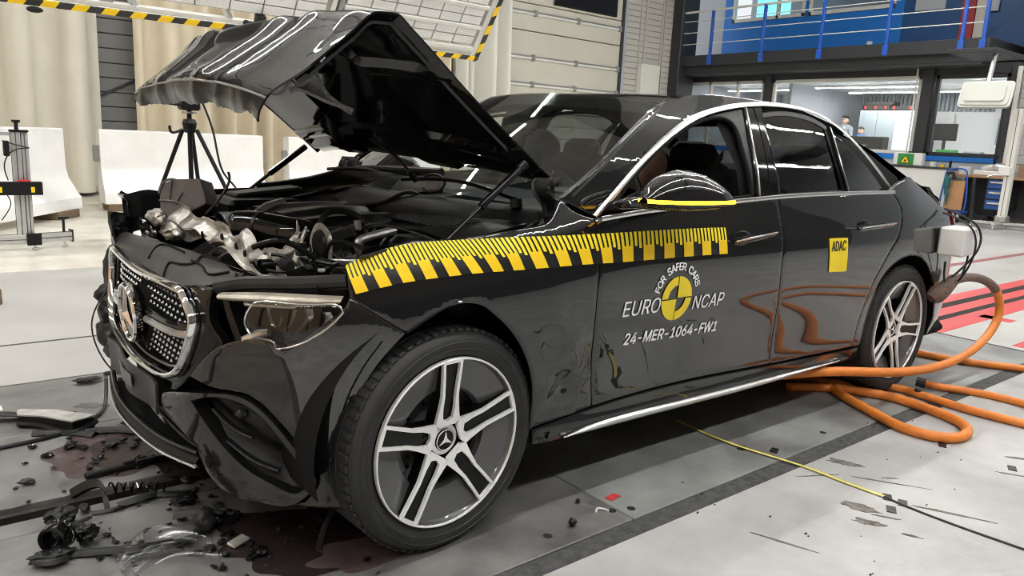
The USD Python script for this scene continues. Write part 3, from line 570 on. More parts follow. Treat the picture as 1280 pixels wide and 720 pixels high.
sailm = panel([(.672, 1.03, 1), (.735, 1.10, 1), (.79, 1.135, 1), (.775, 1.045, 1)], G, .02, d=-.004, gap=0.); both('mirror_sail', sailm, 'plastic')
# ---- wheels
def wheel(steer, camber, cx, cy, cz, spin, side, lbl=None):
    """built facing -y about the hub, then placed"""
    R_, out = .352, {}
    tp = [(.268, -.02), (.272, -.012), (.285, -.004), (.300, .004), (.318, .006), (.333, .000), (.343, -.012), (.3485, -.03), (.3515, -.06), (.352, -.12), (.3515, -.18), (.348, -.212), (.338, -.236), (.315, -.246), (.285, -.24), (.268, -.225)]
    out['tyre'] = (lathe(tp, 72, 'y'), 'rubber')
    blocks = []
    th = np.linspace(0, 2 * np.pi, 72, endpoint=False)
    for i, t in enumerate(th):   # shoulder tread blocks
        b = box((-.010, .018, .345), (.010, .062, .3545), .002); b.apply_transform(trimesh.transformations.rotation_matrix(t, [0, 1, 0])); blocks.append(b)
    for y0 in (.07, .105, .14, .175):
        blocks.append(lathe([(.350, -y0), (.3545, -y0 - .002), (.3545, -y0 - .026), (.350, -y0 - .028)], 72, 'y'))
    out['tread'] = (cat_(blocks), 'rubber')
    ring = [lathe([(.318, .0058), (.319, .0078), (.321, .0062)], 72, 'y'), lathe([(.296, .003), (.297, .0052), (.299, .0042)], 72, 'y')]
    for ang, tx in ((62, 'HANKOOK'), (242, 'HANKOOK'), (152, 'evo3'), (332, 'evo3')):
        w = 0
        for chx in tx:
            m = meshkit.text_mesh(chx, .015, .0016); g = np.ptp(m.vertices[:, 0]) + .004; phi = math.radians(ang) - (w + g / 2) / .308; w += g
            v = m.vertices; v[:, 0] -= np.ptp(v[:, 0]) / 2 + v[:, 0].min(); e_r, e_t = A(math.cos(phi), 0, math.sin(phi)), A(math.sin(phi), 0, -math.cos(phi))
            m.vertices = (.301 + v[:, 1:2]) * e_r + v[:, :1] * e_t + A(0, -.0048, 0) - v[:, 2:3] * A(0, 1, 0); ring.append(m)
    out['tyre_lettering'] = (cat_(ring), 'rubber_text')
    out['rim_barrel'] = (lathe([(.262, -.004), (.255, -.02), (.236, -.05), (.232, -.20), (.262, -.235)], 64, 'y'), 'alloy_grey')
    out['rim_edge'] = (lathe([(.269, -.010), (.2685, .001), (.2665, .0035), (.2632, .0032), (.262, -.004)], 96, 'y'), 'alloy')
    out['rim_face'] = (lathe([(.2625, -.006), (.254, -.020), (.20, -.034), (.165, -.044), (.158, -.06), (.162, -.08)], 96, 'y'), 'alloy_grey')
    # five double spokes: bright frame round a dark recess
    fr = sg.Polygon([(.262, -.037), (.262, .037), (.150, .031), (.112, .036), (.062, .046), (.050, .030), (.050, -.030), (.062, -.046), (.112, -.036), (.150, -.031)])
    hole = sg.Polygon([(.2545, -.0275), (.2545, .0275), (.150, .0205), (.106, .0225), (.074, .019), (.066, 0), (.074, -.019), (.106, -.0225), (.150, -.0205)])
    face = fr.difference(hole); base = fr.buffer(-.001)
    hubp = sg.Point(0, 0).buffer(.060, 32)
    for kk in range(5):
        t = math.radians(spin + 72 * kk); Tm = np.eye(4); Tm[:3, 0], Tm[:3, 1], Tm[:3, 2] = (math.cos(t), 0, math.sin(t)), (-math.sin(t), 0, math.cos(t)), (0, -1, 0)
        f = prism(face, .012); f = f.subdivide_to_size(.03); v = f.vertices; r = np.hypot(v[:, 0], v[:, 1]); v[:, 2] += -.010 - .022 * np.clip((.262 - r) / .2, 0, 1) ** 1.2; f.apply_transform(Tm)
        g = prism(base, .02); g = g.subdivide_to_size(.04); v = g.vertices; r = np.hypot(v[:, 0], v[:, 1]); v[:, 2] += -.030 - .026 * np.clip((.262 - r) / .2, 0, 1); g.apply_transform(Tm)
        wall = prism(fr.difference(fr.buffer(-.006)), .034); wall = wall.subdivide_to_size(.03); v = wall.vertices; r = np.hypot(v[:, 0], v[:, 1]); v[:, 2] += -.047 - .030 * np.clip((.262 - r) / .2, 0, 1) ** 1.2; wall.apply_transform(Tm)
        out[f'spoke{kk}'] = [('spoke', f, 'alloy'), ('spoke_recess', cat_([g, wall]), 'alloy_black')]
        b = lathe([(0, -.030), (.0085, -.030), (.0085, -.05)], 6, 'y'); a2 = t; b.vertices += A(math.cos(a2) * .080, 0, math.sin(a2) * .080); out[f'bolt{kk}'] = [('wheel_bolt', b, 'alloy_black')]
    out['hub'] = (lathe([(.052, -.044), (.050, -.038), (.040, -.036), (.036, -.034)], 40, 'y'), 'alloy')
    cap = lathe([(0, -.0285), (.030, -.029), (.034, -.031), (.036, -.04)], 40, 'y'); out['centre_cap'] = (cap, 'alloy_black')
    out['cap_ring'] = (lathe([(.031, -.029), (.0325, -.0255), (.034, -.029)], 40, 'y'), 'alloy')
    for q in range(3):
        t = math.radians(90 + 120 * q + (spin - 91)); sp = trimesh.Trimesh([(0, .0235, 0)] + [(r * math.cos(t + o), .0272, r * math.sin(t + o)) for r, o in ((.0075, 1.05), (.030, 0), (.0075, -1.05))], [[0, 1, 2], [0, 2, 3]], process=False)
        out[f'star{q}'] = [('star_arm', sp, 'alloy')]
    disc = lathe([(.06, -.105), (.178, -.105), (.178, -.135), (.06, -.135)], 64, 'y'); out['brake_disc'] = (disc, 'iron')
    out['disc_bell'] = (lathe([(0, -.075), (.075, -.075), (.085, -.105)], 40, 'y'), 'caliper')
    cp = []
    for t in np.linspace(math.radians(-32), math.radians(32), 9): cp.append(A(-math.cos(t) * .165, -.10 + 0, math.sin(t) * .165))
    out['brake_caliper'] = (tube(np.array(cp) * A(1, -1, 1), .045, 10, sx=1, sy=.8), 'caliper')
    holes = [lathe([(0, -.1035), (.006, -.1035), (.007, -.106)], 10, 'y', (math.cos(t) * r, 0, math.sin(t) * r)) for i, t in enumerate(np.linspace(0, 6.283, 30, endpoint=False)) for r in (.105 + .022 * (i % 3),)]
    out['disc_holes'] = (cat_(holes), 'matt_black')
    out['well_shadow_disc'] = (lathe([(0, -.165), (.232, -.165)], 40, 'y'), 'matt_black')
    Rm = trimesh.transformations.rotation_matrix(steer, [0, 0, 1]) @ trimesh.transformations.rotation_matrix(camber, [1, 0, 0]); Rm[:3, 3] = (cx, cy, cz)
    fix = (lambda m: m) if side < 0 else mirror
    top = None
    def put(nm, m, k, par):
        m = m.copy(); m.apply_transform(Rm); m = fix(m); m = m if True else m
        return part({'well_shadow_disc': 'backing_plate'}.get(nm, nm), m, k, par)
    top = put('wheel', *out.pop('tyre'), car)
    for nm, v in out.items():
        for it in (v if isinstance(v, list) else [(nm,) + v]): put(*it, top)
    return top
wheel(.0686, .0184, .0435, -.925, .352, 91.3, -1)
wheel(0, 0, 2.961, -.925, .352, 65.7, -1)
wheel(0, 0, .02, -.925, .352, 20, 1); wheel(0, 0, 2.961, -.925, .352, 40, 1)

# ---- crushed front end
bs = panel(T['bumper_skin'], S, .025, gap=.001, d=.0); nb = part('front_bumper', bs, 'paint_worn', car)
part('bumper_bottom_lip', tube(S(np.linspace(.80, 1.012, 14), np.linspace(.20, .194, 14), -.004), .006, 6), 'paint', nb)
fv = outline(T['vent_surround']); vi = outline(T['vent_insert'])
part('vent_surround', panel(T['vent_surround'], S, .02, d=.012, th=.05, holes=[vi], smooth_edge=.012), 'paint_worn', nb)
def vent_disp(a, z):
    s = (z - .24) + (a - .84) * .55; return -.035 - .018 * np.sin(s * 44) - .03 * np.exp(-((a - .80) / .05) ** 2 - ((z - .36) / .09) ** 2)
part('vent_insert', panel([tuple(p) for p in vi], S, .012, gap=-.004, th=.02, disp=vent_disp), 'plastic', nb)
for a0, z0, a1, z1 in ((.55, .45, .69, .385), (.60, .36, .77, .295)):
    part('vent_blade', tube(S(np.linspace(a0, a1, 12), np.linspace(z0, z1, 12) - .012 * np.sin(np.linspace(0, np.pi, 12)), -.018), .011, 8, sy=.5), 'plastic', nb)
pk = S(.655, .455, -.012); part('parking_sensor', obox(pk, (1, 0, 0), (0, -.75, .1), (.035, .035, .03), .01), 'plastic_grey', nb)
part('flare_crease', tube(on(S, [(1.075, .70), (1.02, .62), (.975, .52), (.962, .46)], 24, .0), .003, 5), 'matt_black', nb)
sc = S(1.0, .535, .006); part('tow_sensor_cap', obox(sc, (.3, -1, 0), (0, 0, 1), (.026, .003, .026), .001), 'plastic', nb)
br = S(.93, .365, .006); part('broken_clip', obox(br, (.4, -1, 0), (0, 0, 1), (.05, .014, .04), .004), 'plastic', nb)
# grille
gf = [p[:2] for p in T['grille_frame'][2:12]]; half = [(0., .780)] + [(a, z) for a, z in gf if a > .05] + [(0., .482)]
half = [(0., .782), (.21, .787), (.40, .792), (.455, .776), (.49, .74), (.506, .712), (.500, .67), (.475, .612), (.435, .552), (.36, .516), (.228, .495), (0., .481)]
ringpts = half + [(-a, z) for a, z in half[-2:0:-1]]
gr_ring = spline(np.array(ringpts), 220, True); gpoly = sg.Polygon(gr_ring)
grille = part('grille_frame', tube(S(gr_ring[:, 0], gr_ring[:, 1], .012), .018, 12, True, sx=1., sy=.62), 'chrome', car)
part('grille_inner_edge', tube(S(*np.array(gpoly.buffer(-.022).exterior.coords)[:-1].T, -.01), .008, 8, True), 'gloss_black', grille)
part('grille_backing', flat_on(gpoly, S, -.055, step=.06), 'matt_black', grille)
studs, lat = [], []
inner_g = gpoly.buffer(-.030)
for iz, z in enumerate(np.arange(.49, .79, .0215)):
    for a in np.arange(-.50, .50, .037):
        a_ = a + (iz % 2) * .0185
        if not inner_g.contains(sg.Point(a_, z)) or abs(z - (.652 - .012 * 0)) < .022 or math.hypot(a_ + .02, z - .632) < .105: continue
        c = S(a_, z, -.018); t_ = unit(S(a_ + .01, z) - S(a_ - .01, z)); n_ = unit(np.cross(t_, A(0, 0, 1)))
        V = A(c + n_ * .003, c + t_ * .0085 - n_ * .004, c + A(0, 0, .0075) - n_ * .004, c - t_ * .0085 - n_ * .004, c - A(0, 0, .0075) - n_ * .004)
        studs.append(trimesh.Trimesh(V, [[0, 1, 2], [0, 2, 3], [0, 3, 4], [0, 4, 1]], process=False))
        lat.append(stick(c - A(0, 0, .011) - n_ * .006, c + A(0, 0, .011) - n_ * .006, .0022, k=4)); lat.append(stick(c - t_ * .0185 - n_ * .008, c + t_ * .0185 - n_ * .008, .0022, k=4))
part('grille_stud', cat_(studs), 'stud', grille, smooth=False, kind='stuff')
part('grille_lattice', cat_(lat), 'gloss_black', grille, kind='stuff')
for s, lst in ((1, [(.10, .634), (.28, .645), (.475, .662)]), (-1, [(-.14, .612), (-.28, .607), (-.46, .604)])):
    part('grille_bar', tube(on(S, lst, 24, .004), .012, 8, sx=.7, sy=1.), 'satin', grille); part('grille_bar_top', tube(on(S, [(a, z + .022) for a, z in lst], 24, -.006), .012, 8), 'gloss_black', grille)
bc = S(-.02, .633, .030); bu, bvv = A(.02, -1, 0), A(-.06, 0, 1.)
Tb = frameT(bc, unit(bu), bvv)
bd = lathe([(0, .0), (.088, .0), (.092, -.012), (.088, -.04)], 56); bd.apply_transform(Tb)
badge = part('star_badge', bd, 'gloss_black', grille)
rg = lathe([(.084, 0), (.090, .007), (.097, .007), (.102, 0), (.100, -.02)], 64); rg.apply_transform(Tb); part('badge_ring', rg, 'chrome', grille)
for q in range(3):
    t = math.radians(90 + 120 * q); e, n2 = A(math.cos(t), math.sin(t)), A(-math.sin(t), math.cos(t))
    V = [(*(-e * .006), .016), (*(e * .016 + n2 * .0165), .003), (*(e * .086), .003), (*(e * .016 - n2 * .0165), .003), (0, 0, .018), (*(e * .086), .006)]
    m = trimesh.Trimesh(A(*[(0, 0, .019), (*(e * .010 + n2 * .0175), .003), (*(e * .087), .005), (*(e * .010 - n2 * .0175), .003)]), [[0, 2, 1], [0, 3, 2]], process=False); m.apply_transform(Tb); m.invert()
    part('star_arm', m, 'chrome', grille, smooth=False)
# dark shield round the grille, lower intake, plate, splitter
part('grille_surround', panel([(.44, .80, 1), (.545, .80, 1), (.56, .70), (.60, .655), (.54, .60), (.47, .545), (.36, .465), (.22, .452, 1), (.22, .49), (.36, .51), (.44, .55), (.49, .62), (.51, .71)], S, .02, d=-.004, gap=0., th=.03), 'gloss_black', car)
part('grille_surround', panel([(-.44, .80, 1), (-.545, .78, 1), (-.56, .70), (-.58, .62), (-.52, .50), (-.36, .465), (.22, .452, 1), (.22, .49), (0, .475), (-.36, .51), (-.44, .55), (-.49, .62), (-.51, .71)], S, .02, d=-.004, gap=0., th=.03), 'gloss_black', car)
pl = [S(-.40, .455, .03), S(.262, .459, .022), S(.20, .338, .016), S(-.40, .33, .03)]
Pq = np.array([[pl[0] * (1 - u) + pl[1] * u, pl[3] * (1 - u) + pl[2] * u] for u in np.linspace(0, 1, 12)]); Pq[:, :, 0] += .012 * np.sin(np.linspace(0, 9, 12))[:, None]
plate = part('number_plate', shell(Pq, .008), 'plate_grey', car)
for u0, u1, w in ((.30, .46, .5), (.54, .72, .55)):
    q0 = [Pq[int(u0 * 11)], Pq[int(u1 * 11)]]; mid = [[r[0] * (1 - t) + r[1] * t for t in (.30, .72)] for r in q0]
    part('plate_sticker', shell(np.array(mid) + A(-.014, 0, 0), .002), 'zinc', plate)
for u in (.12, .5, .9): part('plate_screw', blob(Pq[int(u * 11)][0] * .9 + Pq[int(u * 11)][1] * .1 + A(-.003, 0, 0), .005, .05, sub=1), 'zinc', plate)
part('lower_intake', panel([(-.50, .475, 1), (.50, .475, 1), (.48, .27, 1), (-.48, .27, 1)], S, .05, d=-.05, gap=0.), 'matt_black', car)
for z in (.30, .335): part('intake_slat', tube(on(S, [(-.46, z), (0, z - .015), (.44, z)], 30, -.02), .007, 6), 'plastic', car)
spl = spline([(-.603, .47, .285), (-.625, .3, .240), (-.622, .05, .222), (-.600, -.25, .236), (-.564, -.48, .264)], 50)
sp1 = part('front_splitter', grid(np.array([spl + A(0, 0, .02), spl + A(-.012, 0, .002), spl + A(.0, 0, -.016), spl + A(.10, 0, -.02)])), 'plastic', car)
part('splitter_trim', tube(spl + A(-.014, 0, -.006), .0065, 8), 'chrome', sp1)
part('splitter_lip', tube(spl + A(.0, 0, .034), .010, 8), 'gloss_black', sp1)
part('under_tray', shell(np.array([[(x, y, .25 + .05 * math.sin(7 * y + 3 * x)) for y in np.linspace(-1, 1, 14) * np.interp(x, [-.52, -.4, -.25, 0], [.36, .55, .68, .70])] for x in np.linspace(-.52, 0, 10)]), .01), 'matt_black', car)
# nose panel over the grille, cracked
nf_, nb_ = spline([(-.590, .52, .748), (-.575, .28, .768), (-.560, 0, .775), (-.548, -.36, .785), (-.46, -.52, .823)], 30), spline([(-.52, .54, .835), (-.480, .2, .842), (-.455, 0, .842), (-.43, -.3, .842), (-.445, -.50, .830)], 30)
w = np.linspace(0, 1, 12)[None, :, None]; NP = nf_[:, None] * (1 - w) + nb_[:, None] * w; NP[..., 2] += .022 * np.sin(np.pi * w[..., 0]) + .008 * (meshkit.noise(NP * 14, 3) - .5)
part('nose_panel', shell(NP, .012), 'primer', car)
ck = [[.55, .0], [.52, .3], [.58, .5], [.55, .75], [.62, 1.]]
def onnose(u, v): return np.array([NP[int(round(a * 29)), int(round(b * 11))] for a, b in zip(u, v)]) + A(-.001, 0, .003)
for cu, cv in (((.62, .60, .66, .72, .70, .80), (0, .25, .4, .5, .8, 1.)), ((.70, .78, .86, .95), (.5, .45, .3, .35)), ((.42, .38, .45, .60), (.2, .6, .8, .75))):
    part('crack', tube(spline(onnose(cu, cv), 16), .004, 4), 'matt_black', car)
# headlight: housing cavity, bar, light guide, loose lens
hb = [S(a, z, 0.) for a, z in ((.545, .80), (.645, .823), (.80, .838), (.965, .855))]
part('slam_panel_end', tube(spline(np.array(hb) + A(.02, .02, .004), 24), .014, 8, sy=1.4), 'plastic_grey', car)
hl = part('headlamp_housing', panel([(.56, .80, 1), (.78, .815), (.985, .83, 1), (.98, .79, 1), (.90, .70), (.80, .665), (.70, .68), (.60, .655, 1)], S, .02, d=-.075, gap=0., disp=lambda a, z: .02 * (meshkit.noise(np.stack([a * 30, z * 30, 0 * a], -1), 2) - .5)), 'matt_black', car)
part('light_guide', ribbon(S, [(.57, .797), (.70, .810), (.85, .818), (.965, .820)], [(.585, .776), (.70, .782), (.85, .790), (.955, .800)], 30, -.018, .006), 'headlamp_strip', hl)
part('light_guide', ribbon(S, [(.66, .784), (.74, .786), (.84, .79)], [(.67, .768), (.74, .770), (.82, .776)], 16, -.02, -.004), 'headlamp_strip', hl)
part('housing_wall', panel([(.565, .795, 1), (.585, .80, 1), (.66, .66, 1), (.635, .655, 1)], S, .02, d=-.02, gap=0., th=.05), 'gloss_black', hl)
part('bulb_shroud', tube([S(.665, .672, -.01), S(.70, .690, -.03), S(.735, .70, -.03)], [.012, .014, .010], 8), 'reflector', hl)
ln = part('headlamp_lens', panel(T['headlight_lens'], S, .02, d=.020, th=.004, gap=0., disp=lambda a, z: .025 * np.sin((a - .69) * 9)), 'clear', hl, smooth=True)
part('lens_edge', tube(on(S, outline(T['headlight_lens']), 90, .022, True), .0026, 5, True), 'reflector', hl)
for pts, wd in (([(.735, .785), (.748, .745), (.765, .722), (.778, .728), (.783, .752)], .004), ([(.822, .775), (.815, .742), (.80, .722), (.785, .712)], .006), ([(.862, .782), (.868, .758), (.852, .735), (.828, .706)], .013), ([(.915, .776), (.925, .756), (.905, .728), (.88, .702)], .013)):
    q = spline(np.array(pts), 14); ww = wd * np.linspace(1, .35, 14)
    part('reflector_blade', grid(np.array([S(q[:, 0] - ww, q[:, 1], -.016), S(q[:, 0], q[:, 1], -.006), S(q[:, 0] + ww, q[:, 1], -.016)])), 'reflector', hl)
# far front corner: crushed bumper end, far wing edge
for i, (c, r) in enumerate((((-.545, .56, .66), (.06, .07, .12)), ((-.58, .56, .52), (.05, .07, .06)), ((-.585, .55, .43), (.055, .06, .07)), ((-.56, .60, .58), (.07, .05, .05)), ((-.575, .50, .38), (.05, .06, .05)))):
    part('crushed_bumper_piece', blob(A(*c), r, .28, 3.2, i), 'plastic' if i % 2 else 'plastic_grey', car)
part('crushed_corner', shell(np.array([[(-.56 + .10 * u + .02 * math.sin(9 * u + 5 * v), .50 + .22 * u, .62 + .30 * v - .05 * u) for v in np.linspace(0, 1, 8)] for u in np.linspace(0, 1, 8)]), .01), 'paint_worn', car)
part('loose_wire', tube(spline([(-.60, .55, .60), (-.66, .52, .48), (-.63, .46, .34), (-.60, .42, .30)], 24), .003, 5), 'wire', car)
part('wing_edge', tube(spline([(-.47, .85, .962), (-.40, .84, .93), (-.2, .83, .955), (.1, .80, .975), (.3, .78, .985)], 30), .012, 6), 'paint', car)
part('wing_inner_panel', shell(np.array([[(x, .82 - .03 * v, .965 - .16 * v + .01 * math.sin(30 * x)) for v in np.linspace(0, 1, 6)] for x in np.linspace(-.47, .3, 30)]), .008), 'plastic', car)
part('wing_corner', shell(np.array([[(-.47 + .05 * v + .01 * math.sin(8 * v), .86 - .10 * u, .96 - .13 * v) for v in np.linspace(0, 1, 6)] for u in np.linspace(0, 1, 5)]), .01), 'paint_worn', car)
# ---- bonnet: folded up across the middle
def hood_pts():
    near = [(.615, -.715, 1.110), (.43, -.725, 1.235), (.20, -.725, 1.405), (.00, -.722, 1.565), (-.055, -.72, 1.602), (-.115, -.72, 1.598), (-.20, -.715, 1.530), (-.33, -.71, 1.42), (-.430, -.702, 1.345), (-.455, -.70, 1.288)]
    mid = [(.375, 0, 1.185), (.28, 0, 1.30), (.10, 0, 1.46), (-.07, 0, 1.59), (-.125, 0, 1.622), (-.19, 0, 1.618), (-.26, 0, 1.55), (-.36, 0, 1.468), (-.425, 0, 1.408), (-.405, 0, 1.330)]
    far = [(.40, .72, 1.165), (.28, .725, 1.26), (.10, .725, 1.40), (-.07, .722, 1.535), (-.13, .72, 1.585), (-.185, .72, 1.600), (-.25, .72, 1.53), (-.35, .725, 1.44), (-.418, .73, 1.375), (-.430, .725, 1.330)]
    return np.array([near, mid, far])
HP = hood_pts(); nu, nv = 90, 96
uu = np.r_[0, np.cumsum(np.linalg.norm(np.diff(HP[1], axis=0), axis=1))]; ug = np.linspace(0, uu[-1], nu)
Hn = np.stack([PchipInterpolator(uu, HP[i])(ug) for i in range(3)])
vv = np.linspace(-1, 1, nv); q0, q1, q2 = vv * (vv - 1) / 2, 1 - vv ** 2, vv * (vv + 1) / 2
H = Hn[0][:, None] * q0[None, :, None] + Hn[1][:, None] * q1[None, :, None] + Hn[2][:, None] * q2[None, :, None]
hn = np.cross(np.gradient(H, axis=0), np.gradient(H, axis=1)); hn /= np.linalg.norm(hn, axis=-1, keepdims=True)
U, V_ = np.meshgrid(ug / uu[-1], vv, indexing='ij')
frontness = np.clip((U - .50) / .10, 0, 1); edge = np.clip((1 - np.abs(V_)) / .10, 0, 1)
fold = lambda v0, wd, sk: np.exp(-np.abs((V_ - v0 - sk * (U - .6)) / wd) ** 1.3)
low = np.clip((U - .56) / .12, 0, 1)
disp = low * edge * (.014 * fold(-.30, .07, .45) - .012 * fold(-.46, .12, .6) + .013 * fold(-.62, .06, .45) + .009 * fold(.60, .06, -.25) - .007 * fold(.46, .10, -.2) + .006 * fold(.82, .06, 0)
      + .020 * (meshkit.fbm(np.stack([U * 3.0, V_ * 2.2, 0 * U], -1), 2, 4) - .5))
crease = np.clip((U - .90) / .03, 0, 1); disp = disp + crease * (.020 * (meshkit.fbm(np.stack([U * 7, V_ * 5, 0 * U + 3], -1), 3, 9) - .5))
disp = disp + (1 - frontness) * .006 * (meshkit.noise(np.stack([U * 4, V_ * 3, 0 * U], -1), 6) - .5)
disp = disp * (.25 + .75 * edge)
sgn = -1 if hn[10, 36, 2] < 0 else 1
H = H + hn * sgn * disp[..., None]
# ragged lower edge
rag = .030 * (meshkit.noise(np.stack([vv * 6, 0 * vv, 0 * vv], -1), 2) - .5) + .007 * (meshkit.noise(np.stack([vv * 40, 0 * vv, 0 * vv], -1), 3) - .5); H[-1, :, 2] += rag; H[-2, :, 2] += rag * .5
Hs = H if sgn > 0 else H
ic = int(np.searchsorted(ug, uu[8])); HH = H[:, ::-1] if sgn < 0 else H
bon = part('bonnet', shell(HH[:ic + 1], .006), 'paint', car, smooth=50)
part('bonnet_apron', shell(HH[ic:], .006), 'apron', bon, smooth=50)
part('crease_edge', tube(HH[ic] + A(-.002, 0, .001), .004, 5), 'zinc', bon)
hno = hn * sgn
inn = H - hno * (.028 * np.clip((1 - np.abs(V_)) / .04, 0, 1) * np.clip(U / .04, 0, 1))[..., None]
ribs = .018 * ((np.abs(np.sin(V_ * 4.2)) > .90) | (np.abs(U - .13) < .02) | (np.abs(U - .42) < .02))
inn = inn - hno * (ribs * edge)[..., None] - hno * .006
part('bonnet_inner_panel', grid(inn[:76]), 'gloss_black', bon, smooth=40)
PD = np.array([(-0.124, -0.111, 1.395), (-0.083, -0.136, 1.427), (-0.044, -0.161, 1.456), (-0.021, -0.193, 1.401), (0.010, -0.228, 1.363), (0.044, -0.264, 1.330), (-0.029, -0.198, 1.357), (-0.074, -0.155, 1.382)]); pt, pb = spline(PD[[0, 1, 2, 3, 4, 5]], 24), spline(PD[[0, 7, 6, 5]], 24); w_ = np.linspace(0, 1, 8)[None, :, None]
pd = pt[:, None] * (1 - w_) + pb[:, None] * w_ + A(.05, .10, 0) * np.sin(np.pi * w_) * .3; part('insulation_pad', shell(pd, .012), 'dull_pad', bon)
for j in (2, nv - 3):   # folded side flanges
    part('bonnet_flange', tube(H[2:78, j] - hno[2:78, j] * .022, .010, 6, sy=1.6), 'gloss_black', bon)
for s in (-1, 1):
    hg = part('bonnet_hinge', shell(np.array([[(.50 + .10 * u + .02 * math.sin(6 * v), s * (.735 + .02 * math.sin(9 * u + 4 * v)), .98 + .16 * v) for v in np.linspace(0, 1, 10)] for u in np.linspace(0, 1, 8)]), .008), 'plastic_grey', car)
# gas struts
st = part('gas_strut', stick((.270, -.72, 1.045), (.432, -.72, 1.172), .0125, k=12), 'gloss_black', car); part('strut_rod', stick((.135, -.72, .938), (.272, -.72, 1.047), .006, k=8), 'chrome', st); part('strut_sleeve', stick((.425, -.72, 1.166), (.45, -.72, 1.186), .016, k=10), 'plastic', st)
st = part('gas_strut', stick((.13, .72, 1.055), (.305, .72, 1.182), .014, k=12), 'gloss_black', car); part('strut_rod', stick((.04, .72, .985), (.14, .72, 1.062), .008, k=8), 'plastic', st)
# ---- engine bay
part('engine_bay_floor', shell(np.array([[(x, y, .70 + .03 * math.sin(9 * x + 6 * y)) for y in np.linspace(-.70, .74, 16)] for x in np.linspace(-.44, .56, 12)]), .01), 'matt_black', car)
part('firewall', box((.52, -.78, .5), (.56, .78, 1.02), .01), 'matt_black', car)
part('inner_wing_apron', shell(np.array([[(x, -.80 + .06 * v, .955 - .3 * v + .03 * x) for v in np.linspace(0, 1, 6)] for x in np.linspace(-.2, .48, 20)]), .01), 'bay', car)
part('inner_wing_apron', shell(np.array([[(x, .80 - .06 * v, .955 - .3 * v) for v in np.linspace(0, 1, 6)][::-1] for x in np.linspace(-.4, .48, 20)]), .01), 'bay', car)
part('wing_flange', tube(spline([(-.23, -.845, .925), (-.05, -.855, .957), (.12, -.845, .957), (.35, -.83, .975), (.45, -.80, 1.0)], 40), .007, 6), 'paint', car)
# bulkhead box under the scuttle, with two openings
bq = [(.10, .77, .992), (.22, .70, 1.012), (.33, .62, 1.042), (.43, .50, 1.085), (.47, .20, 1.108), (.505, -.15, 1.120)]
bt = spline(bq, 46); drop = np.linspace(0, 1, 10); bul = np.array([[(p[0] - .03 * d + .012 * math.sin(8 * d + 9 * p[1]), p[1], p[2] - .17 * d) for d in drop] for p in bt])
bh = part('bulkhead_panel', shell(bul, .02), 'bay', car)
part('bulkhead_rim', tube(bt + A(-.012, 0, .004), .014, 8), 'bay', bh)
for y in (.40, .325):
    i = int(np.argmin(abs(bt[:, 1] - y))); c = bul[i, 4]; part('bulkhead_opening', obox(c + A(-.026, 0, 0), (.1, -1, 0), (0, 0, 1), (.055, .012, .032), .010), 'white_box' if y > .36 else 'zinc', bh)
part('bulkhead_rib', tube(bt + A(-.035, 0, -.075), .012, 8), 'gloss_black', bh)
# engine cover, intake grid
ex, ey = np.linspace(-.10, .40, 22), np.linspace(-.30, .48, 24); EX, EY = np.meshgrid(ex, ey, indexing='ij')
part('engine_cover', shell(np.stack([EX, EY, .935 + .035 * np.cos((EX - .2) * 4) * np.cos((EY - .1) * 3.2) - .03 * (np.abs(EY - .1) > .28) + .006 * np.sign(np.sin(EY * 30))], -1), .03), 'bay', car)
gx, gy = np.linspace(.16, .47, 20), np.linspace(-.72, -.16, 26); GX, GY = np.meshgrid(gx, gy, indexing='ij')
ig = part('cabin_air_cover', shell(np.stack([GX, GY, .935 + .16 * (GX - .16) + .012 * np.sin(GY * 9)], -1), .015), 'bay', car)
gl = []
for t in np.arange(-.62, -.24, .022): gl.append(stick((.22, t, .958), (.36, t + .08, .982), .0028, k=5)); gl.append(stick((.22, t + .10, .958), (.36, t, .982), .0028, k=5))
part('intake_mesh', cat_(gl), 'plastic_grey', ig, kind='stuff')
part('strut_tower', lathe([(0, .05), (.05, .05), (.075, .03), (.085, 0), (.09, -.2)], 28, 'z', (.10, -.58, .89)), 'bay', car)
part('strut_tower', lathe([(0, .05), (.05, .05), (.075, .03), (.085, 0), (.09, -.2)], 28, 'z', (.10, .58, .90)), 'bay', car)
# crumpled silver cross member
sm = spline([(-.41, .37, .885), (-.36, .25, .880), (-.325, .09, .862), (-.30, -.05, .852), (-.29, -.16, .820), (-.265, -.26, .812), (-.235, -.33, .845), (-.20, -.31, .905)], 70)
th = np.linspace(-1, 1, 12); width = .05 + .014 * np.sin(np.linspace(0, 26, 70))
CM = np.array([[p + A(.030 * abs(t) - .012 * math.sin(5 * t + 9 * i / 70), .012 * math.sin(i * .9), w * t + .010 * math.sin(i * .55)) for t in th] for i, (p, w) in enumerate(zip(sm, width))])
cm = part('crumpled_cross_member', shell(CM, .004), 'torn', car)
for i in (18, 26, 33, 40): part('cross_member_hole', lathe([(0, 0), (.011, 0), (.013, .004)], 12, 'x', CM[i, 6] + A(-.012, 0, 0)), 'matt_black', cm)
part('torn_flange', shell(np.array([[(-.335 + .10 * u + .02 * math.sin(6 * v), .02 - .30 * u + .03 * v, .80 - .01 * u + .03 * math.sin(7 * u) + .02 * v) for v in np.linspace(0, 1, 6)] for u in np.linspace(0, 1, 24)]), .005), 'torn', car)
part('torn_flange', shell(np.array([[(-.21 + .05 * u, -.34 - .04 * v * (1 - u), .83 + .11 * u + .01 * math.sin(8 * v)) for v in np.linspace(0, 1, 6)] for u in np.linspace(0, 1, 12)]), .005), 'torn', car)
part('bent_bracket', tube(spline([(-.30, -.2, .80), (-.25, -.30, .775), (-.22, -.37, .80), (-.19, -.40, .86)], 20), [.02] * 20, 6, sy=.35), 'torn', car)
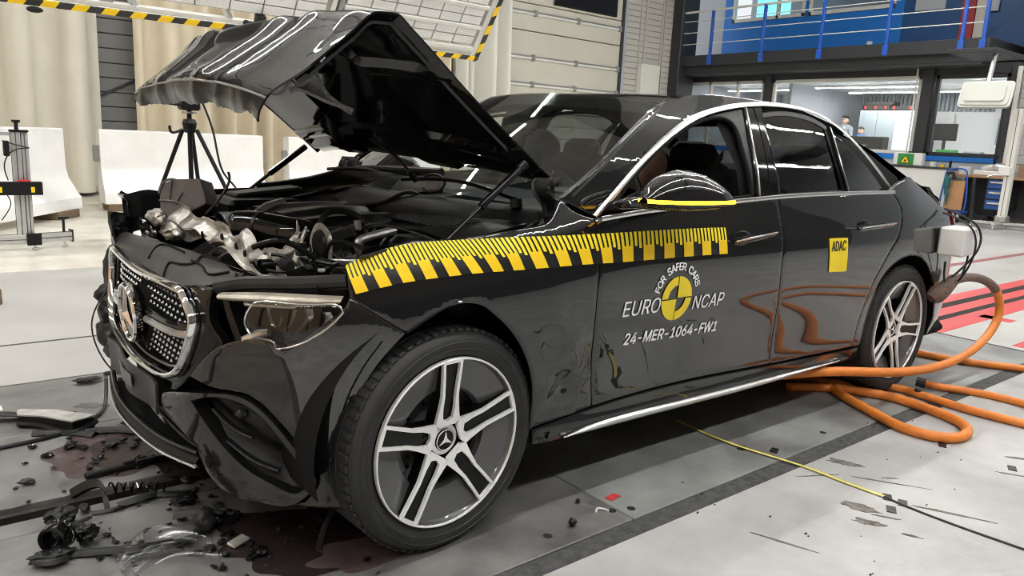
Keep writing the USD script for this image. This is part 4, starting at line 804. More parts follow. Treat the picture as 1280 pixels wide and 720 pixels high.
for c, r in (((-.24, -.24, .835), .034), ((-.225, -.305, .84), .030)):
    rg_ = lathe([(r * .55, 0), (r, .004), (r, -.02), (r * .55, -.02)], 18, 'x', c); part('torn_bracket_eye', rg_, 'torn', car)
part('silver_fold', blob((-.39, .36, .855), (.04, .07, .035), .45, 4, 3), 'torn', car); part('silver_fold', blob((-.43, .44, .90), (.03, .09, .03), .4, 4, 8), 'torn', car)
# expansion bottle, broken off and tilted
VF = A(*FWD); RA, RB = np.array([(-0.421, 0.418, 0.994), (-0.406, 0.416, 1.034), (-0.378, 0.398, 1.050), (-0.337, 0.359, 1.029), (-0.310, 0.326, 0.986), (-0.321, 0.323, 0.940), (-0.364, 0.350, 0.907), (-0.405, 0.382, 0.902), (-0.424, 0.404, 0.928)]), np.array([(-0.376, 0.396, 1.050), (-0.294, 0.331, 1.058), (-0.284, 0.310, 1.008), (-0.281, 0.296, 0.964), (-0.314, 0.317, 0.941), (-0.322, 0.341, 1.006)])
def chunk(R, depth, bev):
    c_ = R.mean(0); m = trimesh.convex.convex_hull(np.vstack([R * .97 + c_ * .03 + VF * .0, R + VF * bev, R + VF * (depth - bev), c_ + (R - c_) * .85 + VF * depth])); m = m.subdivide_to_size(.014, max_iter=8); m.merge_vertices(); trimesh.smoothing.filter_taubin(m, .5, .5, iterations=8); return m
bo = part('reservoir', chunk(RA, .15, .012), 'bottle', car, smooth=True)
part('reservoir_lid', chunk(RB - VF * .006, .13, .008), 'bottle', bo, smooth=True)
part('reservoir_seam', tube(spline(RA[[0, 1, 2, 3, 4, 5]] - VF * .002, 30), .0045, 6), 'bottle', bo); part('reservoir_seam', tube(spline([RA[0] * .6 + RA[8] * .4 - VF * .004, RA[[0, 4, 6]].mean(0) - VF * .006, RA[5] * .7 + RA[6] * .3 - VF * .004], 20), .004, 6), 'bottle', bo)
for q_ in (2, 3): part('reservoir_rib', tube([RA[q_] - VF * .003, RA[q_] * .45 + RA[7] * .55 - VF * .003], .004, 6), 'bottle', bo)
part('reservoir_tab', obox((-.345, .455, 1.02), (0, 1, 0), (1, 0, .5), (.02, .01, .03), .003), 'bottle', bo); part('reservoir_cap', lathe([(0, .02), (.02, .02), (.022, 0)], 16, 'z', (-.36, .36, .885)), 'red_lens', bo)
# intake pipe, throttle body, hoses, wires
part('intake_pipe', tube(spline([(-.275, .04, .900), (-.245, .015, .908), (-.19, -.06, .905), (-.12, -.15, .895), (-.06, -.20, .885)], 26), [.03, .05, .057] + [.06] * 20 + [.056, .05, .045], 18), 'gloss_black', car)
part('pipe_clamp', tube(spline([(-.205, -.04, .906), (-.198, -.05, .906)], 3), .0625, 18), 'bay', car)
part('throttle_body', lathe([(0, .0), (.045, .0), (.052, .012), (.056, .05), (.06, .09)], 28, 'x', (-.13, -.36, .890)), 'bay_grey', car)
part('throttle_flange', shell(np.array([[(-.105 + .004 * math.sin(5 * v), -.36 + (.075 + .008 * math.cos(3 * t)) * v * math.cos(t), .888 + (.07 + .01 * math.sin(2 * t)) * v * math.sin(t)) for t in np.linspace(0, 6.283, 26)] for v in np.linspace(.55, 1, 4)]), .012), 'torn', car)
part('coolant_pipe', tube(spline([(-.02, -.46, .865), (-.03, -.455, .905), (.0, -.455, .920), (.06, -.455, .932), (.11, -.45, .940)], 24), .015, 10), 'alu', car)
part('battery_box', obox((.0, -.28, .915), (.6, -1, .3), (1, .6, 0), (.14, .08, .07), .01), 'bay', car)
part('relay_box', obox((-.075, -.40, .925), (1, -.8, .45), (.6, 1, 0), (.12, .05, .04), .006), 'bay_grey', car)
for nm, P, r, k_ in (('hose', [(-.016, -.40, .922), (.01, -.45, .962), (.06, -.58, .962), (.11, -.70, .938), (.12, -.74, .925)], .0045, 'wire'), ('hose', [(-.10, -.30, .93), (-.04, -.26, .985), (.05, -.28, .975), (.08, -.34, .93)], .011, 'plastic'), ('hose', [(-.20, -.45, .86), (-.15, -.56, .855), (-.13, -.68, .87), (-.16, -.76, .86)], .010, 'plastic'),
                     ('hose', [(-.22, -.60, .85), (-.18, -.66, .875), (-.17, -.72, .86), (-.20, -.70, .84)], .006, 'wire'), ('hose', [(.2, .1, .97), (.3, -.05, 1.0), (.36, -.12, 1.04), (.40, -.16, 1.02), (.38, -.2, .99)], .008, 'wire'), ('hose', [(.40, -.14, 1.09), (.42, -.2, 1.115), (.43, -.27, 1.09), (.41, -.24, 1.05), (.40, -.16, 1.06)], .005, 'wire'),
                     ('wiring_loom', [(.24, -.02, 1.24), (.30, -.08, 1.19), (.33, -.14, 1.14), (.345, -.17, 1.115)], .006, 'wire'), ('hose', [(-.30, .25, .93), (-.26, .2, 1.0), (-.22, .22, 1.06), (-.22, .23, 1.09)], .005, 'wire')):
    part(nm, tube(spline(P, 30), r, 8), k_, car)
part('connector', obox((.345, -.175, 1.105), (.3, -.5, -.6), (1, 0, 0), (.05, .022, .02), .005), 'bay', car)
part('dip_stick_cap', lathe([(0, .03), (.012, .03), (.014, 0)], 12, 'z', (-.02, -.43, .945)), 'zinc', car)
part('yellow_tag', obox((.085, -.69, .935), (1, -.3, 0), (0, 1, .4), (.02, .012, .006), .002), 'yellow', car)
part('slotted_cover', shell(np.array([[(x, y, .905 + .02 * math.sin(22 * y) * (1 if x < 0 else .3)) for y in np.linspace(.16, .5, 30)] for x in np.linspace(-.22, .06, 8)]), .01), 'bay_grey', car)
part('ribbed_pipe', tube(spline([(-.18, .10, .925), (-.08, .22, .955), (.02, .30, .965)], 40), .014 + .004 * (np.arange(40) % 2), 10), 'zinc', car)
part('airbox', box((-.16, .40, .88), (.16, .68, .965), .02), 'bay', car); part('airbox_cover', obox((.06, .60, .985), (1, 0, .1), (0, 1, 0), (.3, .14, .02), .008), 'bay_grey', car)
part('white_shard', obox((-.275, -.62, .858), (.8, -1, .05), (1, .8, 0), (.10, .014, .012), .004), 'white_box', car)
part('radiator_slats', cat_([bar((-.40, .25, .80 - .014 * i), (-.33, -.42, .80 - .014 * i), .006) for i in range(6)]), 'gloss_black', car)
kinds = ['bay', 'gloss_black', 'bay_grey', 'zinc', 'bay', 'bay', 'gloss_black', 'alu', 'matt_black', 'bay']
for i in range(170):   # broken brackets, clips, pipes and hoses packed into the bay
    c = A(rng.uniform(-.44, .36), rng.uniform(-.74, .74), rng.uniform(.80, .885) + .03 * rng.random())
    if (c[0] > .2 and c[1] < -.1) or (c[0] < -.13 and -.42 < c[1] < .40): continue
    c[2] -= max(0, -.30 - c[0]) * .25
    d = unit(rng.normal(size=3) * A(1, 1, .4)); k_ = kinds[rng.integers(len(kinds))]; L = rng.uniform(.05, .13); q = rng.random()
    if q < .35: part('bracket', obox(c, d, unit(rng.normal(size=3)), (L, rng.uniform(.015, .05), rng.uniform(.006, .02)), .004), k_, car)
    elif q < .62: part('hose_piece', tube(spline([c - d * L, c + rng.normal(size=3) * .03 + A(0, 0, .02), c + d * L], 12), rng.uniform(.004, .012), 7), k_ if k_ != 'torn' else 'bay', car)
    elif q < .82: part('torn_plate', shell(np.array([[c + d * u * L + A(.02 * math.sin(5 * v + i), v * .05, .02 * math.sin(4 * u + 6 * v + i)) for v in np.linspace(0, 1, 6)] for u in np.linspace(-.6, .6, 8)]), .003), k_, car)
    else: part('fitting', lathe([(0, .02), (.014, .02), (.018, .008), (.018, -.02)], 12, 'xyz'[rng.integers(3)], c), k_, car)
# ---- cabin
part('cabin_floor', box((.6, -.74, .28), (2.9, .74, .34)), 'matt_black', car)
part('headliner', shell(np.stack(np.broadcast_arrays(rx[:, None], rv * (sy[:, None] - .03), rz - .035), -1), .01), 'matt_black', car)
da, db = np.linspace(-.72, .72, 20), np.linspace(0, 1, 9)
dash = part('dashboard', shell(np.array([[(.66 + .46 * t + .05 * math.cos(y * 2), y, 1.015 + .035 * math.sin(t * 3.1) - .13 * max(t - .8, 0) / .2) for t in db] for y in da][::-1]), .05), 'seat', car)
part('instrument_hood', obox((1.02, -.36, 1.05), (1, 0, 0), (0, 1, 0), (.16, .34, .06), .02), 'plastic', dash); part('centre_screen', obox((1.05, .02, 1.04), (.3, 0, 1), (0, 1, 0), (.20, .38, .015), .006), 'screen_off', dash)
sw = part('steering_wheel', tube(np.array([A(1.20, -.38, .98) + .185 * (math.cos(t) * A(0, 1, 0) + math.sin(t) * unit(A(.38, 0, .92))) for t in np.linspace(0, 6.283, 40, endpoint=False)]), .015, 8, True), 'bay', car)
part('steering_boss', obox((1.19, -.38, .975), (.38, 0, .92), (0, 1, 0), (.12, .16, .05), .02), 'plastic', sw)
for t in (0, 2.1, 4.2): part('steering_spoke', stick((1.195, -.38, .978), A(1.20, -.38, .98) + .18 * (math.cos(t + .5) * A(0, 1, 0) + math.sin(t + .5) * unit(A(.38, 0, .92))), .014, k=6), 'plastic', sw)
def seat(x, y, w=.50, hr=1.20):
    s = part('seat', cat_([box((x - .50, y - w / 2, .42), (x + .05, y + w / 2, .56), .06)]), 'seat', car)
    part('seat_back', obox((x + .15, y, .84), (.28, 0, 1), (0, 1, 0), (.74, w * .96, .16), .05), 'seat', s)
    part('side_bolster', tube([(x + .02, y - w * .42, .62), (x + .10, y - w * .45, .85), (x + .19, y - w * .36, 1.05)], [.055, .06, .03], 10), 'seat', s); part('side_bolster', tube([(x + .02, y + w * .42, .62), (x + .10, y + w * .45, .85), (x + .19, y + w * .36, 1.05)], [.055, .06, .03], 10), 'seat', s)
    part('headrest', obox((x + .26, y, hr), (.28, 0, 1), (0, 1, 0), (.17, .27, .10), .04), 'seat', s)
    for q in (-.06, .06): part('headrest_rod', stick((x + .225, y + q, 1.05), (x + .25, y + q, 1.14), .006), 'satin', s)
seat(1.50, -.38); seat(1.50, .38)
rb = part('rear_bench', box((2.08, -.66, .42), (2.62, .66, .58), .06), 'seat', car); part('rear_backrest', obox((2.72, 0, .86), (.30, 0, 1), (0, 1, 0), (.66, 1.28, .14), .05), 'seat', rb)
for y in (-.40, .40): part('rear_headrest', obox((2.70, y, 1.20), (.2, 0, 1), (0, 1, 0), (.21, .29, .10), .05), 'seat', rb)
part('parcel_shelf', box((2.72, -.62, 1.02), (3.2, .62, 1.05)), 'seat', car)
part('seat_belt', shell(np.array([[(1.70 + .01 * t - .15 * t, -.60 + .35 * t, 1.22 - .55 * t + w) for w in (0, .045)] for t in np.linspace(0, 1, 14)]), .003), 'bay', car)
both('pillar_trim', grid(np.array([[tuple(G(x_ + s_ * .0, z_)[0:1]) + (float(G(x_, z_)[1]) + .03, z_) for z_ in (1.02, 1.2, 1.42)] for x_, s_ in ((1.50, 0), (1.80, 0))])), 'matt_black')
both('rear_pillar_trim', grid(np.array([[(x_, float(G(x_, z_)[1]) + .04, z_) for z_ in np.linspace(1.04, zt, 5)] for x_, zt in ((2.36, 1.40), (2.6, 1.34), (2.8, 1.26), (3.05, 1.16))])), 'matt_black')
both('door_trim', grid(np.array([[(x, .83, z) for z in (.45, 1.02)] for x in (.75, 2.6)])), 'matt_black')
# ---- stickers (they move with the doors and the wing)
tp_, bt2 = outline([p[:2] for p in T['scale_top']], closed=False), outline([p[:2] for p in T['scale_bot']], closed=False)
NT = 400; tp_, bt2 = spline(np.array([p[:2] for p in T['scale_top']]), NT), spline(np.array([p[:2] for p in T['scale_bot']]), NT)
def strip(i0, i1, w0, w1, d, m=5, nn=None):
    i = np.linspace(i0, i1, nn or max(2, int(i1 - i0) // 2 + 2)); ta = np.stack([np.interp(i, np.arange(NT), tp_[:, c]) for c in (0, 1)], 1); ba = np.stack([np.interp(i, np.arange(NT), bt2[:, c]) for c in (0, 1)], 1)
    w = np.linspace(w0, w1, m)[None, :, None]; q = ta[:, None] * (1 - w) + ba[:, None] * w; return grid(SD(q[..., 0], q[..., 1], d))
scl = part('measuring_scale', strip(0, NT - 1, 0, 1, .0045, 9, 260), 'black_vinyl', car, smooth=True, label='black and yellow measuring scale tape')
per = (NT - 1) / 17.5
ticks, blocks = [], []
for b in range(18):
    blocks.append(strip(b * per, min(b * per + per * .52, NT - 1), .47, 1, .0065, 4))
    for t in range(5):
        i0 = b * per + t * per / 5
        if i0 + per * .1 < NT: ticks.append(strip(i0, min(i0 + per * .12, NT - 1), 0, .56 if t in (2, 4) else .48, .0065, 5, 3))
for m in blocks: part('scale_block', m, 'yellow', scl, smooth=True)
for m in ticks: part('scale_tick', m, 'sticker_yellow', scl, smooth=True)
ad = [p[:2] for p in T['adac']]; ads = part('yellow_sticker', flat_on(sg.Polygon(ad), SD, .003, step=.05), 'sticker_yellow', near_rear, label='yellow rectangular club sticker')
part('sticker_text', text_on('ADAC', .045, SD, ad[0][0] + .022, ad[0][1] - .060, .125, .005, True), 'black_vinyl', ads)
(lx, lz) = T['logo_c'][0][:2]; R1 = .085
full = sg.Point(lx, lz).buffer(R1, 32); inner = sg.Point(lx, lz).buffer(R1 * .60, 32)
qd = lambda sx_, sz_: sg.box(min(lx, lx + sx_), min(lz, lz + sz_), max(lx, lx + sx_), max(lz, lz + sz_)); g_ = .0025
cross = sg.box(lx - g_, lz - 1, lx + g_, lz + 1).union(sg.box(lx - 1, lz - g_, lx + 1, lz + g_))
yel = full.intersection(qd(1, 1)).union(full.intersection(qd(-1, -1))).union(full.difference(inner).intersection(qd(-1, 1))).union(full.difference(inner).intersection(qd(1, -1))).difference(cross)
part('logo_disc', flat_on(yel, SD, .003), 'logo_yellow', near_front)
part('sticker_text', text_on('EURO', .055, SD, 2.012, .670, .196, .003, False, .14, -.002), 'white_vinyl', near_front)
part('sticker_text', text_on('NCAP', .052, SD, 2.402, .658, .190, .003, False, .14, 0), 'white_vinyl', near_front)
part('sticker_text', text_on('24-MER-1064-FW1', .042, SD, 2.046, .560, .545, .003, True, .10, -.013), 'white_vinyl', near_front)
arc, wds = [], []
tx = 'FOR SAFER CARS'; ws_ = [(.022 if c == ' ' else float(np.ptp(meshkit.text_mesh(c, .028, .001, True).vertices[:, 0])) + .0055) for c in tx]; tot = sum(ws_); s_ = -tot / 2; Ra = .108; ksp = math.radians(146) / (tot / Ra)
for c, w in zip(tx, ws_):
    phi = math.pi / 2 + math.radians(2) - (s_ + w / 2) / Ra * ksp; s_ += w
    if c == ' ': continue
    m = meshkit.text_mesh(c, .028, .001, True); v = m.vertices.copy(); v[:, 0] -= v[:, 0].min() + np.ptp(v[:, 0]) / 2
    er, et = A(math.cos(phi), math.sin(phi)), A(math.sin(phi), -math.cos(phi)); q = A(lx, lz) + (Ra + v[:, 1:2]) * er + v[:, :1] * et
    m.vertices = SD(q[:, 0], q[:, 1], .003 + v[:, 2]); arc.append(m)
part('sticker_text', cat_(arc), 'white_vinyl', near_front)
# ---------------------------------------------------------------- the hall: floor, walls, ceiling
floor = thing('floor', None, None, kind='structure')
part('concrete_slab', box((-9, -9, -.2), (17, -1.205, 0)), 'concrete', floor, smooth=False)
part('concrete_slab', box((-9, 1.45, -.2), (4.76, 4.55, 0)), 'concrete_far', floor, smooth=False)
part('concrete_slab', box((4.76, -1.205, -.2), (17, 4.55, 0)), 'concrete_far', floor, smooth=False)
part('epoxy_floor', box((-9, 4.55, -.2), (17, 12, .001)), 'epoxy', floor, smooth=False)
part('office_floor', box((17, -9, -.2), (24, 14, 0)), 'concrete_far', floor, smooth=False)
part('trench_bed', box((-9, -1.205, -.3), (4.76, 1.45, -.12)), 'slot', floor, smooth=False)
xs = [-9, -4.2, .685, 2.6, 4.745]
for x0, x1 in zip(xs[:-1], xs[1:]):
    for y0, y1, k_ in ((-1.118, -.135, 'steel'), (-.130, -.035, 'steel'), (.085, .74, 'steel_oily'), (.745, 1.435, 'steel_oily')):
        part('steel_plate', box((x0 + .003, y0, -.06), (x1 - .003, y1, 0), .003), 'steel_oily' if x1 < .7 and y0 < 0 else k_, floor, smooth=False)
part('joint_strip', box((-9, -1.205, -.1), (4.745, -1.122, -.004)), 'tar', floor)
part('tow_rail', box((-9, .045, -.12), (4.745, .07, -.015)), 'rust_rail', floor); part('tow_rail', box((-9, -.03, -.12), (4.745, -.01, -.03)), 'rust_rail', floor)
part('floor_joint', cat_([box((-9, 2.19, 0), (4.7, 2.215, .0012)), box((4.735, -1.2, 0), (4.765, 1.45, .0012))]), 'tar', floor)
for x, y in ((.665, -1.035), (.735, -1.062), (.36, -1.04), (2.05, -1.05)): part('plate_hole', lathe([(0, .001), (.014, .001), (.016, 0)], 16, 'z', (x, y, 0)), 'slot', floor)
# painted lines and slots to the right
for y0, y1, k_, x0 in ((.04, .19, 'red_line', 4.77), (-.055, .04, 'slot', 4.77), (-.19, -.055, 'red_line', 4.77), (-.265, -.19, 'slot', 4.77), (-.46, -.265, 'red_line', 4.77), (1.02, 1.12, 'red_old', 5.6)):
    part('slot_line' if k_ == 'slot' else 'painted_line', box((x0, y0, 0), (16.9, y1, .0015)), k_, floor, smooth=False)
part('painted_dash', box((5.72, -.60, 0), (5.86, -.36, .0015)), 'red_line', floor, smooth=False); part('painted_dash', box((4.85, -1.6, 0), (5.1, -.90, .0015)), 'red_line', floor, smooth=False)
def flake(cx, cy, L, W, ang, seed, z=.0015, h=.001, n=26, jag=.45):
    r = np.random.default_rng(seed); t = np.linspace(0, 2 * np.pi, n, endpoint=False); rr = 1 + jag * (r.random(n) - .5)
    p = np.c_[np.cos(t) * L * rr, np.sin(t) * W * rr * (1 - .5 * np.cos(t) * r.random())]; c, s = math.cos(ang), math.sin(ang)
    m = prism(sg.Polygon(p @ A((c, s), (-s, c)) + [cx, cy]).buffer(0), h); m.apply_translation((0, 0, z)); return m
for i, (x, y, L, W, a) in enumerate(GOUGES): part('floor_gouge', flake(x, y, L, W, a, 50 + i, .0005), 'gouge', floor, smooth=False)
for i, (x, y, L, W, a, k_) in enumerate(SPILLS):
    t = np.linspace(0, 2 * np.pi, 90, endpoint=False); r_ = np.random.default_rng(60 + i); rr = 1 + sum(.28 / q * r_.normal() * np.cos(q * t + r_.uniform(0, 6.28)) for q in range(2, 12))
    p_ = np.c_[np.cos(t) * L * rr, np.sin(t) * W * rr] @ A((math.cos(a), math.sin(a)), (-math.sin(a), math.cos(a))) + [x, y]; m = prism(sg.Polygon(p_).buffer(0), .0006); m.apply_translation((0, 0, .0004 + .0003 * i)); part('coolant_film', m, k_, floor, smooth=False)
# walls
wl = thing('wall_left', None, None, kind='structure'); part('wall_backing', box((-9, 12.02, 0), (17, 12.2, 8)), 'wall_high', wl, smooth=False)
for x0, x1, z0 in ((-5.1, 1.7, 3.5), (1.95, 8.45, 3.9), (8.25, 9.95, 5.2)): part('curtain_rail', bar((x0, 11.58, z0 + .02), (x1, 11.58, z0 + .02), .06, .05), 'grey_metal', wl)
for i in range(26):
    part('wall_sheet', box((1.1, 11.96, .02 + i * .24), (2.7, 12.02, .02 + i * .24 + .228), .008), 'wall_board', wl)
for i in range(38): part('wall_sheet', box((14.1, 11.96, .02 + i * .148), (16.6, 12.02, .02 + i * .148 + .138), .006), 'wall_pale', wl)
part('wall_brace', bar((1.45, 11.94, 1.55), (2.2, 11.94, 1.95), .04, .04), 'dark_steel', wl)
for x in (14.75, 14.95, 15.62, 15.72): part('wall_conduit', bar((x, 11.93, .1), (x, 11.93, 6), .045, .03), 'wall_pale', wl)
part('wall_cabinet', box((14.72, 11.74, 2.0), (15.45, 11.93, 3.40), .02), 'curtain_white', wl)
part('wall_post', box((16.05, 11.6, 0), (16.75, 11.96, 7.9), .02), 'dark_steel', wl)
dr = thing('door_1', None, None, kind='structure')
z = .06
for i in range(6):
    part('door_panel', box((9.75, 11.84, z), (13.92, 11.93, z + .60), .012), 'door_panel', dr); z += .62
    if i in (2, 3, 4, 5) or True: pass
for zz_ in (1.52, 2.50, 3.12, 4.13):
    part('door_rail', box((9.75, 11.80, zz_), (13.95, 11.86, zz_ + .055), .008), 'pale_rail', dr); part('door_hinge_strip', box((9.75, 11.81, zz_ + .055), (13.95, 11.85, zz_ + .095), .006), 'grey_metal', dr)
    for x in (10.9, 12.3, 13.8): part('door_hinge', box((x, 11.77, zz_ - .02), (x + .09, 11.86, zz_ + .12), .01), 'grey_metal', dr)
for k_ in range(3): part('door_panel', box((9.75, 11.84, 3.78 + k_ * .62), (13.92, 11.93, 4.38 + k_ * .62), .012), 'door_panel', dr)
part('door_window', box((11.5, 11.80, 4.45), (13.7, 11.85, 4.95), .02), 'screen_off', dr)
part('door_frame', box((13.95, 11.78, 0), (14.08, 11.98, 6), .01), 'office_grey', dr); part('door_frame', box((13.90, 11.76, 0), (13.96, 11.9, 6), .01), 'dark_steel', dr)
wr = thing('wall_right', None, None, kind='structure'); part('wall_face', box((-9, -9.2, 0), (24, -9, 8)), 'wall_hall', wr, smooth=False); part('wall_plinth', box((-9, -9, 0), (17, -8.9, 1.6)), 'wall_dark', wr, smooth=False)
wf = thing('wall_front', None, None, kind='structure'); part('wall_face', box((-9.2, -9.2, 0), (-9, 12.2, 8)), 'front_wall', wf, smooth=False)
for y in (-6, -2, 2, 6): part('wall_post', box((-9, y, 0), (-8.8, y + .25, 8)), 'dark_steel', wf, smooth=False)
cl = thing('ceiling', None, None, kind='structure')
yy = np.arange(-9.2, 12.2, .15); zc = 7.6 + .05 * (np.arange(len(yy)) % 4 < 2)
part('ceiling_sheet', grid(np.stack(np.broadcast_arrays(A(-9.2, 24)[:, None], yy[None], zc[None]), -1)), 'ceiling', cl, smooth=False)
for x in (-6, -1, 4, 9, 14): part('ceiling_beam', box((x, -9, 7.1), (x + .25, 12, 7.55)), 'wall_dark', cl, smooth=False)
first = None
for y in LAMP_ROWS:
    for x in LAMP_XS:
        if first is None:
            first = thing('ceiling_lamp', 'long white strip luminaire under the hall ceiling', 'ceiling lamp', (x, y, 6.6), 'strip luminaires under the hall ceiling')
            part('lamp_body', box((x - 1.9, y - .07, 6.58), (x + 1.9, y + .07, 6.66), .01), 'white_box', first); part('lamp_diffuser', box((x - 1.88, y - .055, 6.562), (x + 1.88, y + .055, 6.58)), 'lamp', first)
            for s in (-1.2, 1.2): part('lamp_rod', stick((x + s, y, 6.66), (x + s, y, 7.6), .008), 'grey_metal', first)
        else: copy(first, (x, y, 6.6))
# ---------------------------------------------------------------- curtains
def curtain(x0, x1, y, z0, z1, seed, dens=3.2, amp=.09, lean=0.):
    n = int((x1 - x0) * 40); x = np.linspace(x0, x1, n); zz = np.linspace(z0, z1, 26); X, Z = np.meshgrid(x, zz, indexing='ij')
    ph = 1.6 * meshkit.noise(np.stack([X * .9, 0 * X, 0 * X], -1), seed) * 6.28; k = (z1 - Z) / (z1 - z0)
    Y = y + amp * 4.0 * (np.sign(np.sin(X * dens * 6.28 + ph)) * np.abs(np.sin(X * dens * 6.28 + ph)) ** .7 * .6 + .5 * np.sin(X * dens * 2.4 + ph * .7)) * (.8 + .25 * k) + .05 * (meshkit.noise(np.stack([X * 1.6, Z * .5, 0 * X], -1), seed + 1) - .5)
    return grid(np.stack([X + lean * k, Y, Z], -1))
cu = thing('curtain', 'pale cream floor-length curtain at far left with a grey wall gap beside it', 'curtain', (-1.5, 11.6, 0)); part('curtain_cloth', curtain(-5, 1.55, 11.55, .06, 3.5, 3, 1.25, .075, .0), 'curtain_pale', cu, smooth=True); part('curtain_hem', curtain(-5, 1.55, 11.585, .06, .16, 3, .85, .11), 'curtain_pale', cu, smooth=True)
cu = thing('curtain', 'beige pleated curtain hanging behind the raised bonnet', 'curtain', (5, 11.6, 0)); part('curtain_cloth', curtain(2.05, 8.35, 11.60, .06, 3.9, 9, 2.3, .075), 'curtain', cu, smooth=True); part('curtain_hem', curtain(2.05, 8.35, 11.605, .06, .16, 9, 1.75, .085), 'curtain', cu, smooth=True)
cu = thing('curtain', 'whitish gathered curtain between the lamp frame and the sectional door', 'curtain', (9.2, 11.6, 0)); part('curtain_cloth', curtain(8.35, 9.85, 11.55, .06, 5.2, 14, 3.1, .10), 'curtain_white', cu, smooth=True); part('curtain_hem', curtain(8.35, 9.85, 11.535, .06, .16, 14, 3.1, .10), 'curtain_white', cu, smooth=True)
# ---------------------------------------------------------------- concrete barriers on wooden blocks
def barrier(p, q, lab, end_plate=False, side=-1):
    p, q = A(*p), A(*q); d = unit(q - p); n = A(d[1], -d[0], 0) * (1 if side < 0 else -1)
    prof = [(0, .10), (.0, 1.09), (.02, 1.11), (.20, 1.11), (.22, 1.09), (.225, .62), (.255, .48), (.36, .30), (.40, .24), (.405, .10)]
    prof = [(-a + .22, z) for a, z in prof[::-1]] if False else prof
    L = np.linalg.norm(q - p); rows = []
    pr_ = [(-.405, .10), (-.40, .24), (-.36, .30), (-.255, .48), (-.225, .62), (-.22, 1.09), (-.20, 1.11), (-.02, 1.11), (0, 1.09), (0, .10)]
    poly = prism(sg.Polygon(pr_), L); T_ = np.eye(4); T_[:3, 0], T_[:3, 1], T_[:3, 2], T_[:3, 3] = -n, (0, 0, 1), np.cross(-n, A(0, 0, 1)), p if np.cross(-n, A(0, 0, 1)) @ d > 0 else q
    poly.apply_transform(T_); b = thing('concrete_barrier', lab, 'concrete barrier', (p + q) / 2)
    part('barrier_body', poly, 'barrier', b, smooth=20)
    for e, s in ((p, -1), (q, 1)): part('barrier_coupling', obox(e + d * s * .03 + A(0, 0, .78) + n * .12, d, n, (.08, .09, .22), .01), 'grey_metal', b)
    return d, n
barrier((-2.3, 5.05, 0), (.34, 8.80, 0), 'white concrete barrier at far left behind the aluminium stand', side=-1)
barrier((1.02, 9.35, 0), (3.30, 9.35, 0), 'white concrete barrier behind the black tripod', side=-1)
barrier((3.72, 9.35, 0), (6.6, 9.35, 0), 'white concrete barrier seen below the raised bonnet, right of the tripod', side=-1)
for i, (x, y, a, lab) in enumerate(((.30, 8.35, .95, 'wooden block under the right end of the far left barrier'), (-.75, 6.9, .95, 'wooden block under the far left barrier near the stand foot'), (1.30, 9.12, 0, 'wooden block under the left end of the barrier behind the tripod'), (3.0, 9.12, 0, 'wooden block under the right end of the barrier behind the tripod'), (4.1, 9.12, 0, 'wooden block under the barrier below the bonnet'))):
    solo('wooden_block', obox((x, y, .05), (math.cos(a), math.sin(a), 0), (-math.sin(a), math.cos(a), 0), (.5, .42, .10), .008), 'wood', lab, 'wooden block')
solo('wooden_block', obox((-.86, 3.42, .055), (1, .3, 0), (-.3, 1, 0), (.22, .3, .11), .008), 'wood', 'wooden block lying on the concrete at the left picture edge', 'wooden block')
solo('white_slab', obox((-.90, 3.46, .178), (1, .3, 0), (-.3, 1, 0), (.2, .28, .10), .01), 'barrier', 'white concrete slab end resting on the wooden block at the left picture edge', 'concrete slab')
# ---------------------------------------------------------------- aluminium profile stand
al = thing('aluminium_stand', 'aluminium profile stand with black laser box at left edge', 'measuring stand', (-.36, 5.75, 0))
def profile(p, q, w, k_=None, par=al, nm='profile_post'):
    m = part(nm, bar(p, q, w, w, ch=.004), 'frame_alu', par); d = unit(A(*q) - A(*p)); u = unit(np.cross(d, A(.3, .5, .8))) if abs(d[2]) < .9 else A(1, 0, 0); v = np.cross(d, u)
    if abs(d[2]) < .9: u = A(0, 0, 1); v = np.cross(d, u)
    for s in (-1, 1):
        for ax, bx_ in ((u, v), (v, u)): part('profile_groove', bar(A(*p) + ax * s * (w / 2 + .0005), A(*q) + ax * s * (w / 2 + .0005), .008 if abs(ax[2]) < .5 else .004, .008, up=ax), 'groove', m)
    return m
profile((-.315, 5.75, .08), (-.315, 5.75, 1.10), .075); profile((-.245, 5.75, .08), (-.245, 5.75, 1.10), .05)
part('post_cap', box((-.36, 5.70, 1.10), (-.21, 5.80, 1.12), .005), 'plastic', al); part('clamp_knob', lathe([(0, .09), (.035, .09), (.035, .07), (.015, .06), (.018, 0)], 18, 'z', (-.30, 5.75, 1.12)), 'plastic', al)
profile((-.95, 5.72, .105), (-.26, 5.72, .105), .085, nm='foot_beam'); profile((-.26, 5.75, .105), (.10, 5.85, .105), .085, nm='foot_beam')
part('beam_end_plate', box((-.29, 5.655, .05), (-.17, 5.675, .165), .003), 'plastic', al); part('beam_end_plate', obox((.105, 5.85, .11), (1, .2, 0), (0, 1, 0), (.012, .10, .12), .003), 'plastic', al)
for x, y in ((-.22, 5.72), (.04, 5.82), (-.8, 5.72)):
    part('levelling_foot', lathe([(0, .06), (.01, .06), (.01, .025), (.028, .02), (.028, 0)], 14, 'z', (x, y, 0)), 'satin', al)
part('foot_knob', lathe([(0, .15), (.05, .15), (.05, .13), (.012, .12), (.012, 0)], 18, 'z', (.04, 5.82, .15)), 'plastic', al)
lb = part('laser_box', box((-.75, 5.60, .53), (-.14, 5.69, .65), .004), 'plastic', al); part('laser_label', box((-.235, 5.596, .555), (-.205, 5.60, .605)), 'yellow', lb); part('laser_label', box((-.49, 5.596, .555), (-.46, 5.60, .605)), 'yellow', lb); part('red_clip', box((-.33, 5.62, .65), (-.23, 5.68, .668), .004), 'red_latch', lb)
